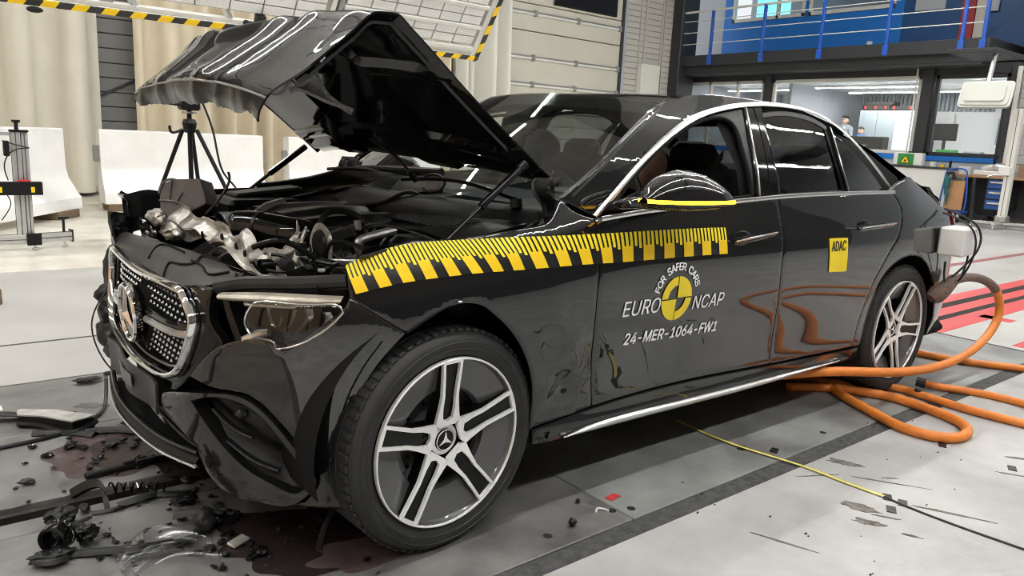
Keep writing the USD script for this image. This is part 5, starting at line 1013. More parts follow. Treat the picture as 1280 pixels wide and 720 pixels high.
part('stand_cable', tube(spline([(-.42, 5.70, 1.02), (-.30, 5.66, .98), (-.22, 5.66, .96), (-.33, 5.66, .94), (-.42, 5.68, .8), (-.40, 5.67, .66)], 40), .006, 6), 'wire', al)
part('stand_cable', tube(spline([(-.42, 5.66, .53), (-.40, 5.62, .45), (-.48, 5.62, .3)], 20), .005, 6), 'wire', al)
part('clamp', box((-.42, 5.66, .88), (-.37, 5.72, 1.02), .008), 'plastic', al); part('side_bar', bar((-.6, 5.72, 1.08), (-.36, 5.72, 1.08), .03), 'frame_alu', al)
# ---------------------------------------------------------------- tripod
tr = thing('tripod', 'black camera tripod standing behind the crumpled bonnet', 'tripod', (.30, 2.5, 0)); tc = A(.30, 2.5, 0)
part('centre_column', stick(tc + A(0, 0, .62), tc + A(0, 0, 1.36), .015), 'plastic', tr); part('spider', lathe([(0, .06), (.035, .055), (.045, .03), (.04, 0), (.03, -.03)], 24, 'z', tc + A(0, 0, 1.23)), 'plastic', tr)
part('pan_head', box(tc + A(-.06, -.05, 1.34), tc + A(.06, .05, 1.43), .012), 'plastic', tr); part('head_ring', lathe([(0, .015), (.045, .012), (.045, 0)], 20, 'z', tc + A(0, 0, 1.32)), 'satin', tr)
part('pan_handle', stick(tc + A(-.02, -.03, 1.37), tc + A(-.16, -.05, 1.38), .011), 'plastic', tr); part('crank_handle', tube(spline([tc + A(-.05, -.03, 1.22), tc + A(-.12, -.03, 1.20), tc + A(-.13, -.03, 1.24)], 12), .009, 6), 'plastic', tr)
for o in (A(-.42, .335, 0), A(.50, -.40, 0), A(.26, .45, 0)):
    f = tc + o; top = tc + unit(o) * .045 + A(0, 0, 1.22)
    lg = part('tripod_leg', stick(top, top * .45 + f * .55, .0135, .0125), 'plastic', tr); part('leg_lower', stick(top * .47 + f * .53, f, .009, .008), 'plastic', lg); part('leg_clamp', blob(top * .46 + f * .54, .020, .05, sub=2), 'plastic', lg); part('leg_foot', blob(f + A(0, 0, .015), .017, .02, sub=1), 'rubber', lg)
    part('spreader', stick(tc + A(0, 0, .80), top * .55 + f * .45, .006), 'plastic', tr)
part('column_foot', blob(tc + A(0, 0, .80), .03, .05, sub=2), 'plastic', tr)
part('tripod_cable', tube(spline([tc + A(.08, .02, 1.42), tc + A(.15, 0, 1.2), tc + A(.2, -.02, .95), tc + A(.30, 0, .82), tc + A(.33, 0, .4), tc + A(.35, .1, .01)], 50), .007, 6), 'wire', tr)
# ---------------------------------------------------------------- LED lamp frame hung over the crash lane
rig = thing('lamp_frame', 'large tilted LED lamp frame edged with yellow and black hazard tape', 'lamp frame', (1.5, 6, 2.3))
RU, RN, RO = A(0, -.5855, .8107), A(0, -.8107, -.5855), A(0, 6.0, 2.335)
def rp(x, t, n=0.): return A(x, 0, 0) + RO + RU * t + RN * n
def rbox(x0, x1, t0, t1, n0, n1, ch=.004): return obox(rp((x0 + x1) / 2, (t0 + t1) / 2, (n0 + n1) / 2), (1, 0, 0), RU, (x1 - x0, t1 - t0, n1 - n0), ch)
part('frame_beam', rbox(-3, 5.05, -.07, .0, -.10, .0), 'frame_alu', rig); part('frame_beam', rbox(4.97, 5.05, 0, 2.2, -.10, .0), 'frame_alu', rig)
hz_ = []
for i in range(62):
    x0 = -3 + i * .13
    m = prism(sg.Polygon([(x0, -.070), (x0 + .13, -.070), (x0 + .165, -.008), (x0 + .035, -.008)]), .012); v = m.vertices; m.vertices = A(1, 0, 0) * v[:, :1] + RO + RU * v[:, 1:2] + RN * (v[:, 2:3] + .002)
    part('hazard_stripe', m, 'yellow' if i % 2 else 'hazard_black', rig, smooth=False)
for i in range(16):
    t0 = -.09 + i * .135; m = prism(sg.Polygon([(5.05, t0), (5.05, t0 + .135), (5.112, t0 + .17), (5.112, t0 + .035)]), .012); v = m.vertices; m.vertices = A(1, 0, 0) * v[:, :1] + RO + RU * v[:, 1:2] + RN * (v[:, 2:3] + .002)
    part('hazard_stripe', m, 'yellow' if i % 2 else 'hazard_black', rig, smooth=False)
part('frame_tube', cat_([rbox(-3, 5.0, .0, .05, -.06, -.01)]), 'pale_rail', rig)
for x in (.60, 1.55, 2.55): part('frame_strut', bar(rp(x + .25, .0, -.04), rp(x, .35, -.06), .05, .05), 'frame_alu', rig)
part('frame_post', rbox(.50, .62, 0, 2.2, -.14, -.02), 'grey_metal', rig); part('frame_post', rbox(2.84, 2.90, 0, 2.2, -.14, .02), 'frame_alu', rig); part('frame_post', rbox(2.93, 2.99, 0, 2.2, -.14, .02), 'grey_metal', rig)
part('pivot_clamp', cat_([rbox(2.02, 2.12, .02, .16, -.02, .06), obox(rp(2.07, .06, .03), (1, 0, 0), RU, (.34, .03, .03), .008), blob(rp(1.92, .055, .04), .035, .05, sub=1), blob(rp(2.22, .055, .04), .035, .05, sub=1)]), 'plastic', rig)
part('hook', blob(rp(-.05, -.10, .03), (.07, .03, .03), .1, sub=2), 'plastic', rig)
def field(x0, x1, t0, nr, tw, tht, gap_after=()):
    nc = int(round((x1 - x0) / tw)); w = (x1 - x0) / nc; t = t0
    part('tile_tray', rbox(x0, x1, t0 - .01, t0 + nr * tht + .05 * len(gap_after), -.05, -.025), 'tile_frame', rig)
    for r in range(nr):
        if r in gap_after: part('tray_rail', rbox(x0 - .02, x1 + .03, t, t + .045, -.03, .02), 'pale_rail', rig); t += .05
        for c in range(nc):
            tl_ = part('led_tile', rbox(x0 + c * w + .008, x0 + (c + 1) * w - .008, t + .006, t + tht - .006, -.026, -.004, .004), 'tile', rig)
            dm = []
            for i in range(14):
                for j in range(5):
                    o = rp(x0 + c * w + w * (i + .9) / 14.8, t + tht * (j + .8) / 5.6, -.0035); e = .0055; V = [o + A(e, 0, 0), o + RU * e, o - A(e, 0, 0), o - RU * e, o + RN * .004]
                    dm.append((V))
            V = np.array(dm); n = len(V); F = (np.arange(n)[:, None, None] * 5 + np.array([[0, 1, 4], [1, 2, 4], [2, 3, 4], [3, 0, 4]])).reshape(-1, 3)
            part('led_row', trimesh.Trimesh(V.reshape(-1, 3), F, process=False), 'led_dot', tl_, smooth=False, kind='stuff')
        t += tht
field(-.95, .48, .30, 4, .34, .118); field(.66, 2.80, .155, 5, .34, .118); field(3.02, 4.93, .145, 6, .345, .118, (2, 4))
part('tray_rail', rbox(3.0, 4.96, .06, .12, -.03, .02), 'pale_rail', rig)
for k_, x in enumerate((-2.0, 4.6)): part('hanger_rod', stick(rp(x, 2.1, -.1), rp(x, 2.1, -.1) * A(1, 1, 0) + A(0, 0, 7.55), .02), 'grey_metal', rig)
# ---------------------------------------------------------------- two-storey office at the back
wb = thing('wall_back', None, None, kind='structure')
part('wall_face', box((24, -9, 0), (24.2, 14, 8)), 'office_wall', wb, smooth=False)
part('floor_slab', box((16.3, 3.95, 3.26), (24, 13, 3.50), .01), 'dark_steel', wb); part('slab_edge', box((16.15, 3.90, 3.44), (16.32, 13, 3.72), .01), 'dark_steel', wb); part('slab_underside', box((16.3, 3.95, 3.22), (18, 12, 3.26)), 'dark_steel', wb)
part('slab_edge', box((16.15, 3.80, 3.44), (24, 3.95, 3.72), .01), 'dark_steel', wb)
part('facade_sill', box((16.95, 3.5, 1.22), (17.1, 12.4, 1.34), .01), 'blue_wall', wb); part('facade_wall', box((16.98, 3.5, 0), (17.1, 12.4, 1.22)), 'office_grey', wb)
for y0, y1 in ((5.08, 5.32), (9.16, 9.36), (3.38, 3.56)): part('facade_post', box((16.85, y0, 0), (17.1, y1, 3.28), .01), 'dark_steel', wb)
part('facade_lintel', box((16.92, 3.5, 3.08), (17.1, 12.4, 3.30), .01), 'dark_steel', wb)
part('conduit', tube(spline([(16.8, 12.35, 5.6), (16.8, 12.35, 3.5), (16.8, 12.3, 3.36), (16.8, 11, 3.34), (16.8, 5.6, 3.34), (16.8, 5.45, 3.30), (16.8, 5.42, 3.1), (16.8, 5.42, 1.4)], 200), .022, 8), 'pale_rail', wb)
part('office_wall', box((22.6, 3.5, 0), (22.8, 13, 3.25)), 'office_wall', wb, smooth=False); part('office_wall', box((17.1, 3.3, 0), (22.6, 3.42, 3.25)), 'office_wall', wb, smooth=False); part('office_wall', box((17.1, 12.4, 0), (22.6, 12.6, 3.25)), 'office_grey', wb, smooth=False)
part('office_ceiling', box((17.1, 3.4, 3.14), (22.6, 12.5, 3.2)), 'office_wall', wb, smooth=False); part('partition', box((18.6, 9.6, 0), (22.6, 9.7, 3.14)), 'office_grey', wb, smooth=False)
for i in range(32): part('ribbed_cladding', box((22.52, 5.8 + i * .12, 2.62), (22.6, 5.8 + i * .12 + .08, 3.14), .01), 'locker', wb)
for nm, y0, y1 in (('window_1', 3.58, 5.06), ('window_2', 5.36, 9.14), ('window_3', 9.40, 12.30)):
    w_ = thing(nm, None, None, kind='structure'); fr_ = [((y0, 1.34), (y1, 1.42)), ((y0, 3.0), (y1, 3.08)), ((y0, 1.34), (y0 + .08, 3.08)), ((y1 - .08, 1.34), (y1, 3.08))]
    if nm == 'window_3': fr_ += [((11.10, 1.34), (11.20, 3.08)), ((10.2, 1.34), (10.28, 3.08))]
    for (a, b), (c, d) in fr_: part('window_frame', box((16.94, a, b), (17.04, c, d), .008), 'dark_steel' if nm == 'window_1' else 'white_frame', w_)
    part('pane', box((16.98, y0 + .06, 1.40), (16.988, y1 - .06, 3.02)), 'pane', w_, smooth=False)
for i, (x, y0, y1) in enumerate(((18.6, 6.0, 8.9), (20.4, 5.6, 8.9), (19, 3.7, 5.2), (19, 9.8, 12))):
    ol = thing('office_lamp', ('long strip lamp nearest the glass under the middle office ceiling', 'long strip lamp farther back under the middle office ceiling', 'strip lamp under the office ceiling behind the hanging flood lamp', 'strip lamp in the left office room by the column')[i], 'ceiling lamp', (x, (y0 + y1) / 2, 2.98))
    part('lamp_body', box((x - .07, y0, 3.0), (x + .07, y1, 3.06), .008), 'white_box', ol); part('lamp_diffuser', box((x - .06, y0 + .03, 2.985), (x + .06, y1 - .03, 3.0)), 'office_lamp', ol)
# upper floor
uw = thing('wall_upper', None, None, kind='structure')
ops = ((11.65, 9.42, 'w'), (9.28, 6.9, 'w'))
part('blue_cladding', box((18.5, 6.75, 3.5), (18.6, 12.05, 4.90)), 'blue_wall', uw); part('blue_cladding', box((18.5, 6.75, 6.1), (18.6, 12.05, 7.6)), 'blue_wall', uw)
part('blue_cladding', box((18.5, 9.30, 4.9), (18.6, 9.42, 6.1)), 'blue_wall', uw); part('blue_cladding', box((18.5, 11.75, 4.9), (18.6, 12.05, 6.1)), 'blue_wall', uw); part('blue_cladding', box((18.5, 6.75, 4.9), (18.6, 6.95, 6.1)), 'blue_wall', uw)
part('navy_cladding', box((18.52, 3.9, 3.5), (18.62, 6.75, 7.6)), 'navy', uw); part('grey_cladding', box((18.6, 12.05, 3.5), (18.7, 13.6, 7.6)), 'office_grey', uw)
part('red_door', box((18.44, 5.08, 3.5), (18.52, 5.38, 6.0), .01), 'red_door', uw); part('red_door_frame', box((18.43, 4.85, 3.5), (18.5, 5.06, 6.0), .01), 'wall_pale', uw)
part('notice_panel', box((18.44, 5.75, 4.75), (18.5, 6.45, 5.7), .01), 'office_grey', uw); part('switch_box', box((18.44, 7.42, 3.98), (18.5, 7.55, 4.12), .01), 'white_box', uw); part('switch_box', box((18.44, 4.6, 4.6), (18.5, 4.85, 5.1), .01), 'office_grey', uw)
for nm, y0, y1 in (('window_4', 9.42, 11.75), ('window_5', 6.95, 9.30)):
    w_ = thing(nm, None, None, kind='structure')
    for (a, b), (c, d) in [((y0, 4.9), (y1, 5.0)), ((y0, 6.0), (y1, 6.1)), ((y0, 4.9), (y0 + .09, 6.1)), ((y1 - .09, 4.9), (y1, 6.1))] + ([((10.22, 4.9), (10.30, 6.1))] if nm == 'window_4' else []): part('window_frame', box((18.46, a, b), (18.56, c, d), .008), 'pale_rail', w_)
    part('pane', box((18.52, y0, 4.95), (18.53, y1, 6.05)), 'pane', w_, smooth=False)
part('upper_wall', box((22, 3.9, 3.5), (22.1, 13.6, 7.6)), 'office_grey', uw, smooth=False)
solo('wall_screen', box((19.2, 10.35, 4.75), (19.26, 11.45, 5.9), .01), 'cyan_screen', 'glowing cyan display behind the upper left window', 'screen')
ra = thing('balcony_railing', 'blue steel balcony railing with thin wires and pale handrail', 'railing', (16.2, 8, 3.5))
for y in (12.25, 10.66, 9.07, 7.48, 5.90, 4.34, 3.93):
    ps = part('railing_post', box((16.12, y - .035, 3.46), (16.19, y + .035, 4.86), .008), 'blue_steel', ra); part('post_foot', box((16.10, y - .06, 3.46), (16.16, y + .06, 3.68), .006), 'blue_steel', ps)
part('handrail', tube([(16.16, 12.4, 4.86), (16.16, 3.9, 4.86)], .03, 10), 'pale_rail', ra)
for z in (4.62, 4.32, 4.02): part('railing_wire', tube([(16.16, 12.3, z), (16.16, 3.9, z)], .012, 6), 'pale_rail', ra)
part('kick_rail', tube([(16.16, 3.93, 4.86), (20, 3.93, 4.86)], .03, 8), 'blue_steel', ra)
# hanging flood lamp under the balcony
fl = thing('flood_lamp', 'large white rounded flood lamp hanging from the balcony on a pole', 'flood lamp', (14.6, 3.2, 2.2))
part('lamp_pole', stick((14.6, 3.15, 2.5), (14.9, 3.2, 3.3), .045), 'satin', fl); part('pole_collar', lathe([(.05, .06), (.075, .05), (.075, 0), (.05, -.01)], 20, 'z', (14.6, 3.15, 2.50)), 'satin', fl); part('pole_beam', box((14.6, 3.1, 3.24), (16.12, 3.95, 3.32), .01), 'dark_steel', fl)
TL = frameT(A(14.6, 3.14, 2.47), A(.10, -1, 0), A(.38, 0, .90)); rr_ = lambda w, h, r: sg.box(-w / 2 + r, -h / 2 + r, w / 2 - r, h / 2 - r).buffer(r, 8)
for nm, w, h, z0, dz in (('lamp_rim', .86, .52, -.03, .05), ('lamp_housing', .80, .46, .02, .05), ('lamp_back', .66, .34, .07, .04)):
    m = prism(rr_(w, h, .07), dz); m.apply_translation((0, 0, z0)); m2 = prism(rr_(w, h, .07), dz); m2.apply_translation((0, 0, -z0 - dz)); m.apply_transform(TL); m2.apply_transform(TL); part(nm, m, 'lamp_box' if nm != 'lamp_rim' else 'white_box', fl); part(nm, m2, 'lamp_box' if nm != 'lamp_rim' else 'white_box', fl)
# furniture behind the glass
lk = thing('steel_cabinet', 'grey two-door steel cabinet with black red-latched cases on top', 'cabinet', (21.3, 8, 0))
part('cabinet_body', box((21.0, 7.2, 0), (21.6, 8.80, 2.55), .01), 'office_wall', lk); part('cabinet_door', box((20.97, 7.75, .1), (21.0, 8.26, 2.53), .004), 'locker', lk); part('cabinet_door', box((20.97, 8.27, .1), (21.0, 8.78, 2.53), .004), 'locker', lk)
for i, (y0, y1, z0, z1, lab) in enumerate(((7.95, 8.75, 2.56, 2.70, 'long black case with red latches, lower left on the cabinet'), (7.25, 7.93, 2.56, 2.68, 'black case with red latches at the right on the cabinet'), (7.85, 8.7, 2.70, 2.80, 'flat black case stacked upon the left case on the cabinet'))):
    cs = thing('tool_case', lab, 'tool case', (21.2, (y0 + y1) / 2, z0)); part('case_body', box((21.0, y0, z0), (21.4, y1, z1), .012), 'black_case', cs)
    if i < 2:
        for y in np.linspace(y0 + .12, y1 - .1, 3 - i): part('case_latch', box((20.985, y - .03, z0 + .03), (21.0, y + .03, z0 + .12), .004), 'red_latch', cs)
cn = thing('control_desk', 'dark grey drawer cabinet standing in front of the steel cabinet', 'cabinet', (20.4, 8, 0)); part('desk_body', box((20.05, 7.55, 0), (20.38, 8.55, 1.79), .012), 'black_case', cn); part('desk_handle', box((20.03, 8.0, 1.52), (20.05, 8.2, 1.56), .004), 'satin', cn)
cn = thing('control_desk', 'dark low cabinet seen through the glass beside the dark monitor', 'cabinet', (21, 6.85, 0)); part('desk_body', box((20.8, 6.70, 0), (21.2, 7.0, 1.78), .012), 'black_case', cn); part('desk_handle', box((20.78, 6.8, 1.52), (20.8, 6.9, 1.56), .004), 'satin', cn)
mo = thing('monitor', 'dark flat monitor on a stand behind the office window', 'monitor', (20.9, 6.33, 1.35)); part('screen', box((20.88, 6.02, 1.76), (20.93, 6.64, 2.20), .01), 'screen_off', mo); part('monitor_stand', box((20.93, 6.30, 1.35), (20.97, 6.38, 1.9), .008), 'plastic', mo); part('monitor_foot', box((20.8, 6.2, 1.33), (21.05, 6.48, 1.36), .006), 'plastic', mo)
solo('office_desk', cat_([box((20.5, 3.6, 1.28), (21.2, 6.6, 1.33), .006), box((20.6, 3.7, 0), (20.7, 3.8, 1.28)), box((20.6, 6.4, 0), (20.7, 6.5, 1.28))]), 'office_grey', 'grey counter below the dark monitor behind the office window', 'counter')
sb = thing('switch_panel', 'white wall switch panel with small round lamp on top', 'switch panel', (22.5, 5.6, 1.7)); part('panel_body', box((22.4, 5.02, 1.72), (22.5, 5.62, 2.42), .01), 'locker', sb)
for i in range(5):
    for j in range(2): part('panel_switch', box((22.37, 5.10 + i * .10, 1.78 + j * .16), (22.4, 5.16 + i * .10, 1.88 + j * .16), .006), 'grey_metal', sb)
for y in (5.15, 5.42): part('panel_gauge', box((22.37, y, 2.18), (22.4, y + .14, 2.32), .006), 'office_grey', sb)
part('signal_lamp', blob((22.38, 5.06, 2.47), .06, .02, sub=2), 'led_dot', sb)
solo('green_box', box((20.52, 5.86, 1.33), (20.76, 6.34, 1.52), .01), 'green', 'green flat box on the counter below the monitor', 'box')
solo('grey_device', box((20.7, 5.30, 1.33), (20.95, 5.72, 1.50), .012), 'locker', 'small grey device right of the green box', 'device')
for y0, z0, lab in ((6.95, 2.25, 'upper white paper sheet on the office wall behind the post'), (6.95, 1.9, 'lower white paper sheet on the office wall behind the post')): solo('paper_sheet', box((22.49, y0 - .16, z0), (22.505, y0 + .1, z0 + .3)), 'white_box', lab, 'paper sheet')
# people behind the glass
def person(x, y, z0, h, top, lab, yaw=0.):
    c = A(x, y, z0); S_ = lambda px, py, pz: c + A(px * math.cos(yaw) - py * math.sin(yaw), px * math.sin(yaw) + py * math.cos(yaw), pz); k = h / 1.78
    P = lambda a, b, z: S_(a * k, b * k, z * k)
    bones = [(P(0, 0, 1.64), .098 * k, P(-.02, 0, 1.60), .088 * k), (P(-.035, 0, 1.585), .062 * k, P(-.045, 0, 1.555), .045 * k), (P(0, 0, 1.55), .055 * k, P(.01, 0, 1.45), .06 * k), (P(.0, -.10, 1.40), .10 * k, P(0, .10, 1.40), .10 * k), (P(0, 0, 1.36), .15 * k, P(0, 0, 1.02), .135 * k), (P(0, -.07, .95), .12 * k, P(0, .07, .95), .12 * k), (P(-.095, 0, 1.615), .016 * k, P(-.115, 0, 1.595), .014 * k)]
    for s in (-1, 1):
        bones += [(P(0, s * .19, 1.40), .062 * k, P(-.03, s * .25, 1.13), .046 * k), (P(-.03, s * .25, 1.13), .046 * k, P(-.22, s * .18, .98), .034 * k), (P(0, s * .09, .92), .095 * k, P(-.02, s * .10, .50), .06 * k), (P(-.02, s * .10, .50), .06 * k, P(0, s * .10, .09), .042 * k), (P(0, s * .10, .05), .045 * k, P(-.14, s * .11, .035), .035 * k), (P(0, s * .093, 1.63), .02 * k, P(.01, s * .10, 1.60), .016 * k)]
        hx = P(-.25, s * .17, .965); bones.append((P(-.22, s * .18, .98), .034 * k, hx, .028 * k))
        for q in range(4): bones.append((hx + A(0, (q - 1.5) * .016, 0), .009, hx + A(-.075 + .008 * abs(q - 1.5), (q - 1.5) * .018, -.02), .008))
        bones.append((hx + A(.02, -s * .02, 0), .010, hx + A(-.03, -s * .05, .01), .008))
    p_ = thing('person', lab, 'person', (x, y, z0)); b = body_mesh(bones, .022, 8); part('body', b, 'skin', p_, smooth=True)
    sh = body_mesh([(P(.0, -.10, 1.40), .115 * k, P(0, .10, 1.40), .115 * k), (P(0, 0, 1.37), .165 * k, P(0, 0, .95), .15 * k)] + [(P(0, s * .19, 1.40), .075 * k, P(-.03, s * .25, 1.14), .06 * k) for s in (-1, 1)], .03, 6); part('shirt', sh, top, p_, smooth=True)
    part('trousers', body_mesh([(P(0, -.07, .95), .14 * k, P(0, .07, .95), .14 * k)] + [z_ for s in (-1, 1) for z_ in [(P(0, s * .09, .92), .108 * k, P(-.02, s * .10, .50), .075 * k), (P(-.02, s * .10, .50), .075 * k, P(0, s * .10, .10), .06 * k)]], .03, 6), 'black_case', p_, smooth=True)
    hr = body_mesh([(P(.025, 0, 1.675), .098 * k, P(.03, 0, 1.63), .09 * k), (P(-.035, -.03, 1.715), .05 * k, P(-.035, .03, 1.715), .05 * k)], .02, 5); part('hair', hr, 'hair', p_, smooth=True)
    for s in (-1, 1): part('eye', blob(P(-.094, s * .034, 1.635), .011, 0, sub=1), 'hair', p_); part('eyebrow', tube([P(-.098, s * .018, 1.655), P(-.094, s * .055, 1.656)], .006, 5), 'hair', p_)
    part('mouth', tube([P(-.098, -.022, 1.568), P(-.098, .022, 1.568)], .006, 5), 'red_old', p_)
# crash dummy in the driver's seat
dm = thing('crash_dummy', 'skin-coloured crash test dummy sitting behind the door mirror', 'crash dummy', (1.5, -.36, .56)); c = A(1.45, -.36, 0)
hd = body_mesh([(c + A(0, 0, 1.20), .085, c + A(.03, 0, 1.185), .085), (c + A(-.045, 0, 1.15), .06, c + A(-.05, 0, 1.11), .045), (c + A(.03, 0, 1.13), .05, c + A(.06, 0, 1.00), .055)]
               + [(c + A(.10, -.12, .93), .08, c + A(.10, .12, .93), .08), (c + A(.10, 0, .92), .14, c + A(.06, 0, .62), .13)] + [b for s in (-1, 1) for b in [(c + A(.10, s * .19, .93), .055, c + A(-.03, s * .25, .68), .045), (c + A(-.03, s * .25, .68), .045, c + A(-.22, s * .17, .86), .035), (c + A(.02, s * .10, .60), .085, c + A(-.38, s * .12, .62), .065), (c + A(-.38, s * .12, .62), .06, c + A(-.55, s * .12, .34), .045)]], .02, 8)
part('body', hd, 'skin_dummy', dm, smooth=True); part('shirt', body_mesh([(c + A(.10, -.12, .93), .092, c + A(.10, .12, .93), .092), (c + A(.10, 0, .92), .15, c + A(.06, 0, .64), .14)] + [(c + A(.10, s * .19, .93), .068, c + A(0, s * .24, .74), .058) for s in (-1, 1)], .03, 5), 'blue_cloth', dm, smooth=True)
part('nose', blob(c + A(-.092, 0, 1.175), (.016, .012, .018), 0, sub=2), 'skin_dummy', dm)
for s in (-1, 1): part('eye', blob(c + A(-.078, s * .033, 1.205), .010, 0, sub=1), 'hair', dm)
dm = thing('crash_dummy', 'dark-blue clothed crash dummy on the far seat behind the windscreen', 'crash dummy', (1.5, .38, .62)); c = A(1.46, .38, .06)
part('body', body_mesh([(c + A(0, 0, 1.18), .085, c + A(.03, 0, 1.165), .085), (c + A(-.045, 0, 1.13), .06, c + A(-.05, 0, 1.09), .045), (c + A(.03, 0, 1.12), .05, c + A(.06, 0, 1.00), .055), (c + A(.10, -.12, .93), .08, c + A(.10, .12, .93), .08), (c + A(.10, 0, .92), .14, c + A(.06, 0, .62), .13)] + [b for s in (-1, 1) for b in [(c + A(.10, s * .19, .93), .055, c + A(-.03, s * .25, .68), .045), (c + A(-.03, s * .25, .68), .045, c + A(-.22, s * .17, .64), .035), (c + A(.02, s * .10, .60), .085, c + A(-.38, s * .12, .62), .065), (c + A(-.38, s * .12, .62), .06, c + A(-.55, s * .12, .34), .045)]], .02, 8), 'blue_cloth', dm, smooth=True)
part('belt', tube(spline([c + A(.22, .2, 1.05), c + A(-.02, .1, .95), c + A(-.06, -.12, .70)], 14), .03, 8, sy=.25), 'red_seat', dm); part('red_collar', tube(spline([c + A(-.02, -.14, 1.03), c + A(-.06, 0, 1.0), c + A(-.02, .14, 1.03)], 14), .035, 8), 'red_seat', dm)
PODIUM = cat_([box((20.5, 8.83, 0), (22.0, 9.5, .62), .01), box((20.4, 8.2, 0), (20.95, 8.83, .62), .01)])
solo('office_podium', PODIUM, 'office_grey', 'grey raised platform on which two people stand behind the glass', 'platform')
person(21.0, 9.22, .62, 1.79, 'shirt', 'person with short dark hair, left of two behind the office glass')
person(20.8, 8.60, .62, 1.46, 'shirt2', 'person with brown hair looking down, right of two behind the glass')
# counter, workbench and cart in front of the office
ct = thing('counter', 'white laminated counter with dark top behind the car boot', 'counter', (16.3, 4.8, 0)); part('counter_body', box((16.0, 4.12, 0), (16.7, 5.6, 1.06), .01), 'white_box', ct); part('counter_top', box((15.96, 4.08, 1.06), (16.74, 5.64, 1.10), .008), 'dark_steel', ct)
sg_ = thing('sign_board', 'white box board with green biohazard warning sign on the counter', 'sign', (16.1, 5.0, 1.10)); part('board', box((16.05, 4.72, 1.10), (16.2, 5.34, 1.37), .012), 'white_box', sg_); gp = part('sign_field', box((16.035, 4.90, 1.115), (16.05, 5.24, 1.35), .003), 'green', sg_)
tr_ = sg.Polygon([(-.115, -.08), (.115, -.08), (0, .10)]); Ts = frameT(A(16.034, 5.07, 1.225), A(0, -1, 0), A(0, 0, 1))
part('warning_triangle', prism(tr_, .003, Ts), 'hazard_black', gp, smooth=False); Ts2 = Ts.copy(); Ts2[0, 3] -= .002; part('triangle_field', prism(tr_.buffer(-.014), .003, Ts2), 'yellow', gp, smooth=False)
Ts3 = Ts.copy(); Ts3[0, 3] -= .004; Ts3[2, 3] -= .022; bz = sg.Point(0, 0).buffer(.012)
for k_ in range(3): a = math.radians(90 + 120 * k_); bz = bz.union(sg.Point(.024 * math.cos(a), .024 * math.sin(a)).buffer(.019).difference(sg.Point(.032 * math.cos(a), .032 * math.sin(a)).buffer(.014)))
part('hazard_symbol', prism(bz, .003, Ts3), 'hazard_black', gp, smooth=False)
part('sign_leg', box((16.2, 4.9, 1.10), (16.24, 5.2, 1.2), .004), 'white_box', sg_)
for (y, z, w, h, k_, lab) in ((4.55, 1.10, .12, .10, 'white_box', 'small white pot on the counter beside the sign'), (4.36, 1.10, .10, .05, 'yellow', 'small yellow tin on the counter'), (4.2, 1.10, .05, .14, 'plastic', 'small black bottle at the counter end')): solo('counter_pot', lathe([(0, h), (w * .5, h), (w * .55, h * .9), (w * .5, 0), (0, 0)], 18, 'z', (16.2, y, z)), k_, lab, 'pot')
be = thing('workbench', 'workbench with wooden top and blue drawers beside the white post', 'workbench', (16.4, 3.4, 0)); part('bench_top', box((16.0, 2.55, .93), (16.72, 4.02, .98), .006), 'beech', be)
part('bench_leg', bar((16.05, 3.56, 0), (16.05, 3.62, .93), .10, .06), 'dark_steel', be); part('bench_leg', bar((16.65, 4.0, 0), (16.65, 4.0, .93), .06, .06), 'dark_steel', be); part('bench_leg', bar((16.65, 2.6, 0), (16.65, 2.6, .93), .06, .06), 'dark_steel', be)
du = part('drawer_unit', box((16.08, 2.95, .30), (16.65, 3.40, .92), .008), 'dark_steel', be); part('bench_back', box((16.55, 2.6, .15), (16.6, 3.98, .92)), 'dark_steel', be)
for z in (.32, .53, .74): dw = part('drawer', box((16.05, 2.98, z), (16.08, 3.37, z + .18), .006), 'blue_drawer', be); part('drawer_handle', box((16.02, 3.02, z + .10), (16.05, 3.33, z + .14), .006), 'satin', dw)
mt = thing('mitre_saw', 'white and grey machine tool standing on the workbench', 'machine', (16.35, 3.3, .98)); part('machine_base', box((16.15, 3.05, .98), (16.5, 3.72, 1.08), .02), 'white_box', mt); part('machine_head', tube(spline([(16.3, 3.6, 1.10), (16.3, 3.4, 1.16), (16.3, 3.1, 1.14)], 16), [.06] * 8 + [.08] * 8, 12), 'frame_alu', mt); part('machine_wheel', lathe([(0, .03), (.09, .03), (.10, 0), (.09, -.03), (0, -.03)], 24, 'x', (16.2, 3.12, 1.08)), 'alu', mt); part('machine_handle', tube(spline([(16.3, 3.38, 1.16), (16.28, 3.40, 1.30), (16.3, 3.36, 1.38)], 10), .03, 8), 'plastic', mt)
solo('white_tub', lathe([(0, .16), (.11, .16), (.12, .15), (.10, 0), (0, 0)], 20, 'z', (16.12, 3.87, .98)), 'white_box', 'white plastic tub on the left of the workbench', 'tub')
solo('cardboard_box', box((16.2, 2.58, .98), (16.6, 2.92, 1.22), .004), 'cardboard', 'brown cardboard box at the right end of the workbench', 'box')
ca = thing('tool_cart', 'blue-framed panel cart with plywood sides left of the workbench', 'cart', (15.9, 3.9, 0))
part('cart_board', box((15.80, 3.70, .25), (15.83, 4.06, .85), .004), 'board_wood', ca); part('cart_frame', tube(spline([(15.8, 4.10, .2), (15.8, 4.10, .9), (15.8, 4.05, 1.06), (15.8, 3.75, 1.08), (15.8, 3.68, .9), (15.8, 3.68, .2), (15.8, 3.9, .19)], 60, True), .018, 8, True), 'blue_steel', ca); part('cart_deck', box((15.6, 3.66, .19), (16.1, 4.12, .23), .006), 'blue_steel', ca)
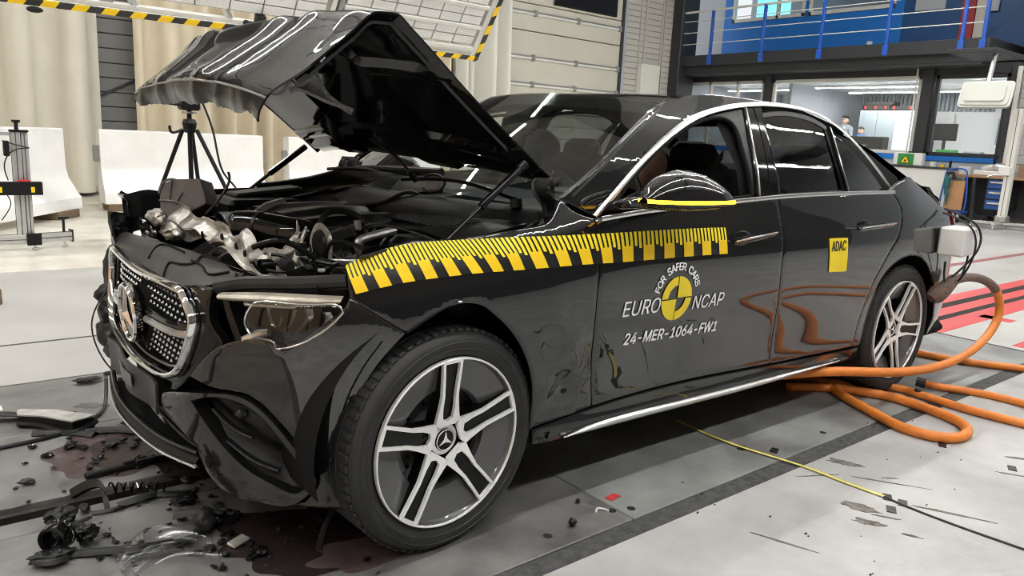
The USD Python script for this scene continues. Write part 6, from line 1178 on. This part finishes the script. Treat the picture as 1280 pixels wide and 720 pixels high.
for y in (3.72, 4.06):
    cw = part('cart_caster', lathe([(0, .02), (.05, .02), (.06, 0), (.05, -.02), (0, -.02)], 18, 'y', (15.75, y, .06)), 'rubber', ca); part('caster_fork', box((15.72, y - .025, .08), (15.78, y + .025, .19), .004), 'satin', cw)
dl = thing('cordless_drill', 'teal power tool hanging on the front of the cart', 'power tool', (15.7, 4.02, .7)); part('tool_body', tube(spline([(15.72, 4.04, .98), (15.72, 4.02, .85), (15.72, 4.02, .68), (15.72, 3.99, .55)], 20), [.03] * 4 + [.065] * 8 + [.045] * 8, 12), 'teal', dl); part('tool_nozzle', tube([(15.72, 3.99, .56), (15.72, 3.985, .34)], [.035, .015], 10), 'teal', dl); part('tool_handle', tube(spline([(15.70, 4.03, .98), (15.72, 3.93, 1.0), (15.72, 3.90, .88)], 12), .03, 8), 'plastic', dl)
po = thing('profile_post_stand', 'tall white aluminium post on a wheeled cross base at right', 'measuring post', (15.3, 2.5, 0))
part('post', bar((15.30, 2.77, .12), (15.30, 2.77, 2.26), .15, .13, ch=.006), 'curtain_white', po); part('post_groove', bar((15.233, 2.77, .14), (15.233, 2.77, 2.25), .02, .012), 'groove', po); part('carriage_box', box((15.15, 2.72, 1.02), (15.24, 2.92, 1.18), .01), 'white_box', po); part('carriage_pin', stick((15.16, 2.9, 1.05), (15.1, 3.08, .98), .012), 'satin', po)
part('base_beam', bar((15.1, 3.22, .11), (15.5, 2.3, .11), .07, .05, ch=.004), 'frame_alu', po); part('base_beam', bar((14.85, 2.75, .11), (15.75, 2.8, .11), .07, .05, ch=.004), 'frame_alu', po); part('base_clamp', box((15.2, 2.67, .13), (15.42, 2.87, .26), .02), 'alu', po)
for x, y in ((15.1, 3.22), (15.5, 2.3), (14.87, 2.75), (15.73, 2.8)): part('base_caster', lathe([(0, .014), (.03, .014), (.034, 0), (.03, -.014), (0, -.014)], 16, 'y', (x, y, .036)), 'satin', po); part('caster_stem', stick((x, y, .04), (x, y, .1), .012), 'satin', po)
gc = thing('steel_cabinet', 'low grey steel cabinet at the right picture edge behind the white post', 'cabinet', (16.4, 1.8, 0)); part('cabinet_body', box((16.0, 1.2, 0), (16.7, 2.46, .98), .01), 'grey_cab', gc); part('cabinet_door', box((15.98, 1.85, .1), (16.0, 2.42, .94), .004), 'grey_cab', gc); part('cabinet_handle', box((15.95, 1.9, .6), (15.98, 1.93, .75), .004), 'satin', gc)
solo('blue_hose_coil', tube(np.array([(16.2 + .03 * i / 20, 2.25 + .14 * math.cos(i * .4), 1.16 + .15 * math.sin(i * .4)) for i in range(44)]), .022, 8), 'blue_steel', 'blue hose coil on the grey cabinet at right', 'hose')
solo('hose_coil', tube(np.array([(15.75 + .15 * math.cos(t), 1.7 + .2 * math.sin(t), .03 + .004 * t) for t in np.linspace(0, 12, 70)]), .03, 8), 'hivis', 'yellow-green hose coil lying by the grey cabinet', 'hose')
wc = thing('wall_column', 'grey ribbed wall column at the right picture edge', 'column', (17.2, 2.9, 0), kind='structure'); part('column_face', box((16.9, 2.6, 0), (17.5, 3.36, 8)), 'wall_pale', wc)
for i in range(20): part('column_rib', box((16.87, 2.62, .1 + i * .19), (16.9, 3.34, .26 + i * .19), .006), 'grey_cab', wc)
part('wall_end', box((17.3, -9, 0), (17.5, 2.6, 8)), 'office_grey', wc, smooth=False); part('column_pipe', stick((16.84, 3.40, .1), (16.84, 3.40, 3.2), .05), 'pale_rail', wc)
# measuring unit and cables on the car's tail
wx_ = thing('measuring_unit', 'white electronics box strapped to the rear of the car', 'measuring unit', (4.2, -.75, .7)); uc = S(4.60, .83, .075); ut = unit(S(4.7, .83) - S(4.5, .83)); part('unit_body', obox(uc, ut, (0, 0, 1), (.21, .155, .13), .010), 'white_box', wx_); part('unit_panel', obox(uc + ut * .106, ut, (0, 0, 1), (.008, .11, .09), .003), 'grey_metal', wx_); part('unit_socket', obox(uc + ut * .112 + A(0, 0, .02), ut, (0, 0, 1), (.012, .03, .05), .003), 'plastic', wx_)
for P in ([(4.60, 1.0, .02), (4.68, .92, .15), (4.72, .78, .15), (4.66, .62, .06), (4.62, .56, .03)], [(4.56, .98, .02), (4.60, .90, .15), (4.62, .72, .15), (4.70, .58, .07), (4.76, .60, .05)], [(4.74, .80, .10), (4.80, .70, .09), (4.76, .58, .07), (4.66, .56, .05)], [(4.50, .72, .06), (4.56, .62, .05), (4.66, .57, .05), (4.80, .62, .06)]):
    part('unit_cable', tube(spline([S(*p_) for p_ in P], 36), .006, 6), 'wire', wx_)
part('cable_gland', tube(spline([S(4.52, .50, .02), S(4.60, .56, .05), S(4.70, .60, .06)], 12), [.03, .045, .05, .05, .048, .045, .042, .04, .038, .036, .034, .034], 10), 'braid', wx_)
def cable(nm, P, r, lab, tailmat=None, braid=0., n=160):
    c_ = thing(nm, lab, 'cable', P[0]); q = spline(P, n); part('cable_jacket', tube(q, r, 10), 'orange', c_, smooth=True)
    if braid: part('braided_sleeve', tube(q[:int(n * braid)], r * 1.08, 12), 'braid', c_, smooth=True)
    return c_
cable('orange_cable', CAB['hang'], .024, 'thick orange cable arching from the car tail past the rear wheel', braid=.20)
cable('orange_cable', CAB['loop'], .024, 'orange cable loop lying on the floor in front of the rear wheel')
cable('orange_cable', CAB['far'], .022, 'orange cable running right behind the rear wheel, farthest of those on the floor')
c3 = cable('orange_cable', CAB['plug'], .020, 'orange cable with black plug starting beside the rear wheel'); q = np.array(CAB['plug'][:2]); part('plug', stick(q[0] - (q[1] - q[0]) * .7, q[0] + (q[1] - q[0]) * .05, .026), 'rubber', c3)
c4 = cable('orange_cable', CAB['near'], .021, 'orange cable with small cable tie running right from under the rear tyre'); part('cable_tie', blob(np.array(CAB['near'][2]) + A(0, 0, .02), (.02, .02, .012), .3, sub=2), 'plastic', c4)
# floor marks that are things
tm = thing('tape_measure', 'yellow measuring tape laid across the floor from under the car', 'tape', (1.57, -1, 0)); q = spline(TAPE, 50)
part('tape_band', grid(np.stack([q + A(-.008, 0, .003), q + A(.008, 0, .003)])[::-1]), 'tape', tm, smooth=True); part('tape_tail', tube(spline(TAPEW, 40), .004, 6), 'wire', tm)
for i, (x, y, a, lab) in enumerate(TABS): solo('tape_patch', obox((x, y, .0022), (math.cos(a), math.sin(a), 0), (-math.sin(a), math.cos(a), 0), (.055, .032, .003), .0005), 'red_line' if 'red' in lab else 'black_vinyl', lab, 'tape patch')
# ---------------------------------------------------------------- wreckage on the floor in front of the car
def strip_piece(P, w, h, twist=0., seed=0):
    q = spline(P, 24); t, a, b = frames(q); r = np.random.default_rng(seed); up = A(0, 0, 1); s = np.cross(t, up); s /= np.linalg.norm(s, axis=1, keepdims=True)
    v = np.linspace(-1, 1, 7); ww = w * (1 + .25 * (r.random(24) - .5)); X = q[:, None] + s[:, None] * (v[None, :] * ww[:, None])[..., None] + up * (h * (1 - v ** 2))[None, :, None] + up * (twist * v[None, :, None] * np.linspace(0, 1, 24)[:, None, None])
    X[..., 2] = np.maximum(X[..., 2], .006); return shell(X if np.cross(t[0], s[0])[2] > 0 else X, .004)
def debris(nm, mesh, k_, lab, catg='debris'):
    m = cat_(mesh) if isinstance(mesh, list) else mesh; m = m.copy(); m.apply_translation((0, 0, .0025 - m.bounds[0, 2])); return solo(nm, m, k_, lab, catg)
fg = thing('trim_fragment', 'long pale-topped bumper fragment lying at left on the steel plate', 'debris', (-.75, .8, 0)); TP = np.array([(-0.894, 0.876), (-0.881, 0.895), (-0.761, 0.823), (-0.638, 0.677), (-0.731, 0.64), (-0.82, 0.767), (-0.899, 0.831)])
part('fragment_body', prism(sg.Polygon(TP).buffer(-.004), .048), 'plastic', fg); m = prism(sg.Polygon(TP), .006); m.apply_translation((0, 0, .048)); m = m.subdivide_to_size(.02); m.vertices[:, 2] += .008 * meshkit.noise(m.vertices * 14, 4); part('fragment_skin', m, 'dusty', fg)
part('fragment_lip', tube(spline([tuple(TP[6]) + (.02,), tuple(TP[5]) + (.016,), tuple(TP[4]) + (.014,), tuple(TP[3]) + (.03,)], 20), .012, 6), 'plastic', fg)
debris('trim_fragment', strip_piece([(-.86, .72, .01), (-.74, .66, .012), (-.66, .58, .01)], .022, .012, 0, 3), 'plastic', 'ragged black strip lying just in front of the long bumper fragment')
debris('trim_fragment', strip_piece([(-.69, .62, .012), (-.62, .60, .014), (-.53, .55, .01), (-.47, .50, .008)], .020, .014, 0, 4), 'plastic', 'narrow black blade-shaped strip pointing at the car from the bumper fragment')
debris('trim_fragment', strip_piece([(-1.02, .98, .01), (-.93, .95, .02), (-.86, .90, .01)], .03, .02, .02, 5), 'plastic', 'black fragment at the left picture edge above the bumper fragment')
debris('clear_shard', shell(np.array([[(-.99 + .06 * u, 1.04 + .06 * v, .05 + .01 * math.sin(6 * u)) for v in np.linspace(0, 1, 4)] for u in np.linspace(0, 1, 4)]), .012), 'white_box', 'small white piece at the left picture edge on the black fragment')
solo('floor_cable', tube(spline([(-1.02, .62, .008), (-.84, .64, .008), (-.70, .70, .008), (-.60, .82, .010), (-.55, .95, .02), (-.53, 1.02, .10)], 60), .008, 6), 'wire', 'thin black wire trailing over the floor from the bumper fragment to the car', 'cable')
debris('trim_fragment', [obox((-.52, .20, .018), (1, .10, 0), (-.1, 1, 0), (.50, .028, .022), .005), obox((-.50, .185, .03), (1, .10, 0), (-.1, 1, 0), (.20, .010, .014), .003), obox((-.62, .19, .028), (1, .1, 0), (-.1, 1, 0), (.04, .02, .02), .003)], 'plastic', 'long straight black channel strip lying along the slot edge')
debris('curved_bracket', shell(np.array([[(-.835 + .085 * u + .03 * math.sin(u * 3), .03 - .15 * u + .03 * v, .02 + .05 * math.sin(math.pi * u) + .018 * v) for v in np.linspace(0, 1, 5)] for u in np.linspace(0, 1, 16)]), .016), 'plastic', 'curved black bracket lying across the slot')
debris('spring_piece', tube(np.array([(-.72 + .0032 * i, .015 - .002 * i, .03 + 0) + .018 * A(0, math.cos(i * .9), math.sin(i * .9)) for i in range(50)]), .0035, 5), 'gloss_black', 'small coiled black spring in the slot beside the curved bracket')
debris('clip', [strip_piece([(-.80, -.11, .01), (-.72, -.12, .012), (-.66, -.09, .01)], .008, .006, 0, 6), strip_piece([(-.72, -.10, .01), (-.64, -.10, .02), (-.60, -.08, .01)], .018, .01, 0, 7)], 'plastic_grey', 'thin grey strap piece lying right of the curved bracket')
debris('crumpled_lump', [blob((-.89, -.13, .03), (.045, .04, .03), .5, 4, 21), strip_piece([(-.90, -.17, .01), (-.85, -.17, .01), (-.81, -.155, .01)], .008, .004, 0, 8)], 'plastic', 'crumpled black lump lying left of the curved bracket')
debris('clear_shard', strip_piece([(-.85, -.17, .006), (-.815, -.24, .006), (-.80, -.30, .006)], .022, .004, 0, 9), 'shard', 'long clear plastic sliver beside the black lump')
rg2 = [lathe([(.028, .012), (.040, .018), (.046, .0), (.042, -.02), (.030, -.016)], 28, 'x'), lathe([(.0, 0), (.026, .004), (.028, -.01)], 24, 'x'), lathe([(.040, .030), (.046, .026), (.042, .02)], 28, 'x')]
for m in rg2: m.apply_transform(trimesh.transformations.rotation_matrix(.9, [0, 0, 1])); m.apply_translation((-.925, -.30, .05))
debris('sensor_ring', rg2, 'gloss_black', 'round black ring-shaped fog lamp part lying at lower left', 'lamp part')
debris('trim_fragment', [blob((-.945, -.345, .02), (.05, .03, .015), .7, 5, 31), strip_piece([(-.99, -.34, .01), (-.95, -.38, .015), (-.91, -.37, .01)], .014, .01, 0, 10)], 'plastic', 'ragged black scraps next to the round ring part')
debris('trim_fragment', blob((-.845, -.30, .02), (.03, .03, .028), .5, 4, 33), 'gloss_black', 'small glossy black cup fragment right of the round ring part')
debris('trim_fragment', strip_piece([(-.91, -.34, .012), (-.80, -.39, .014), (-.69, -.43, .014), (-.635, -.43, .010)], .016, .010, 0, 11), 'plastic', 'long black lath lying from the ring part towards the car')
debris('trim_fragment', strip_piece([(-.79, -.45, .012), (-.70, -.48, .022), (-.60, -.46, .014), (-.545, -.44, .01)], .014, .014, .01, 12), 'gloss_black', 'second glossy black lath lying across the long lath')
debris('trim_fragment', strip_piece([(-.79, -.42, .012), (-.74, -.46, .02), (-.72, -.44, .01)], .02, .016, .02, 13), 'plastic', 'short black wedge piece under the two laths')
sh = np.array([[(-.80 + .25 * u, -.60 + .16 * v * (1 - .35 * u) + .04 * math.sin(4 * u), .012 + .045 * math.sin(2.6 * u) * (.4 + v) + .008 * math.sin(9 * v)) for v in np.linspace(0, 1, 10)] for u in np.linspace(0, 1, 16)])
ls = solo('clear_shard', shell(sh, .004), 'shard', 'large clear crackled headlamp shard at the bottom left', 'glass shard')
debris('crumpled_lump', [blob((-.535, -.41, .035), (.035, .045, .035), .35, 3, 41), strip_piece([(-.60, -.32, .02), (-.52, -.37, .03), (-.47, -.41, .02)], .018, .02, .02, 14)], 'plastic_grey', 'grey-black crushed plastic cup with arm standing near the car')
debris('clip', obox((-.475, -.545, .012), (1, .35, .1), (-.35, 1, 0), (.06, .04, .012), .004), 'torn', 'small silvery square clip lying on the floor under the bumper')
debris('clip', [obox((-.46, -.65, .012), (1, .2, .2), (-.2, 1, 0), (.05, .02, .012), .003), blob((-.44, -.645, .014), (.02, .02, .012), .4, 4, 44)], 'gloss_black', 'small shiny black clip lying in front of the wheel')
debris('trim_fragment', strip_piece([(-.62, -.07, .01), (-.55, -.11, .012), (-.50, -.13, .01)], .014, .008, 0, 15), 'plastic', 'black ribbed strip on the plate right of the strap piece')
debris('crumpled_lump', blob((-.535, -.20, .02), (.04, .025, .018), .6, 4, 46), 'plastic', 'black ragged lump on the plate in front of the bumper corner')
debris('trim_fragment', strip_piece([(-.36, .0, .01), (-.28, -.02, .012), (-.20, -.03, .01)], .014, .010, 0, 16), 'plastic', 'dark strip lying in the shadow under the bumper')
debris('trim_fragment', [blob((-.56, 1.31, .012), (.06, .03, .012), .5, 4, 47)], 'plastic', 'single black flake lying on the pale concrete at left')
debris('trim_fragment', [blob((-.44, 1.38, .01), (.04, .02, .01), .5, 4, 48)], 'plastic', 'black flake on the pale concrete near the crushed bumper corner')
debris('clear_shard', flake(-.60, .95, .07, .03, -.5, 49, 0, .003), 'shard', 'flat clear flake lying behind the bumper fragment'); debris('clear_shard', flake(-.40, 1.05, .09, .05, -.4, 50, 0, .003), 'shard', 'flat clear flake lying beside the splitter')
debris('pebble', blob((.47, -1.04, .012), (.014, .014, .014), .3, 4, 51, 2), 'plastic', 'small black rubber crumb at the plate edge by the front wheel'); debris('pebble', blob((.60, -.93, .008), (.008, .008, .008), .4, 4, 52, 2), 'plastic', 'tiny black crumb between front wheel and red tape')
solo('white_scrap', tube(spline([(.60, -1.02, .004), (.625, -1.005, .006), (.645, -1.02, .004), (.648, -1.035, .004)], 16), .004, 6), 'white_box', 'small curved white scrap on the steel plate by the front wheel', 'scrap')
solo('hanging_strap', tube(spline([(-.20, -.70, .22), (-.22, -.70, .14), (-.27, -.72, .08), (-.30, -.74, .02)], 20), .010, 6), 'plastic', 'black strap hanging to the floor behind the bumper corner', 'strap')
r2 = np.random.default_rng(5); pos = []
tri_ = 0
for i in range(230):   # counted small splinters
    if i < 150: x, y = r2.normal(-.60, .20), r2.normal(.05, .42)
    else: x, y = r2.normal(-.45, .18), r2.normal(-.35, .30)
    if y > 1.4 or y < -1.05 or -.03 < y < .085 or x < -1.05 or x > .05: continue
    s = abs(r2.normal(0, .010)) + .005; k_ = ('plastic', 'plastic', 'gloss_black', 'plastic_grey')[r2.integers(4)]
    m = trimesh.creation.icosphere(subdivisions=1); m.vertices *= (A(1, .6, .35) * s * (1 + .7 * (r2.random((len(m.vertices), 3)) - .5))); m.apply_transform(trimesh.transformations.rotation_matrix(r2.uniform(0, 6.28), [0, 0, 1])); m.apply_translation((x, y, .0025 - m.bounds[0, 2]))
    solo('splinter', m, k_, 'small black plastic splinter scattered on the steel floor before the car', 'splinter', 'black splinters scattered before the car', smooth=False)
for i in range(26):
    x, y = r2.uniform(-.1, 2.6), r2.uniform(-1.8, -1.0); s = r2.uniform(.003, .006); m = trimesh.creation.icosphere(subdivisions=1); m.vertices *= A(1, .7, .5) * s; m.apply_translation((x, y, -m.bounds[0, 2] + (.0 if y < -1.21 or y > -1.118 else -.003)))
    solo('crumb', m, 'plastic', 'tiny dark crumb lying on the floor beside the car', 'crumb', 'tiny crumbs on the floor beside the car', smooth=False)
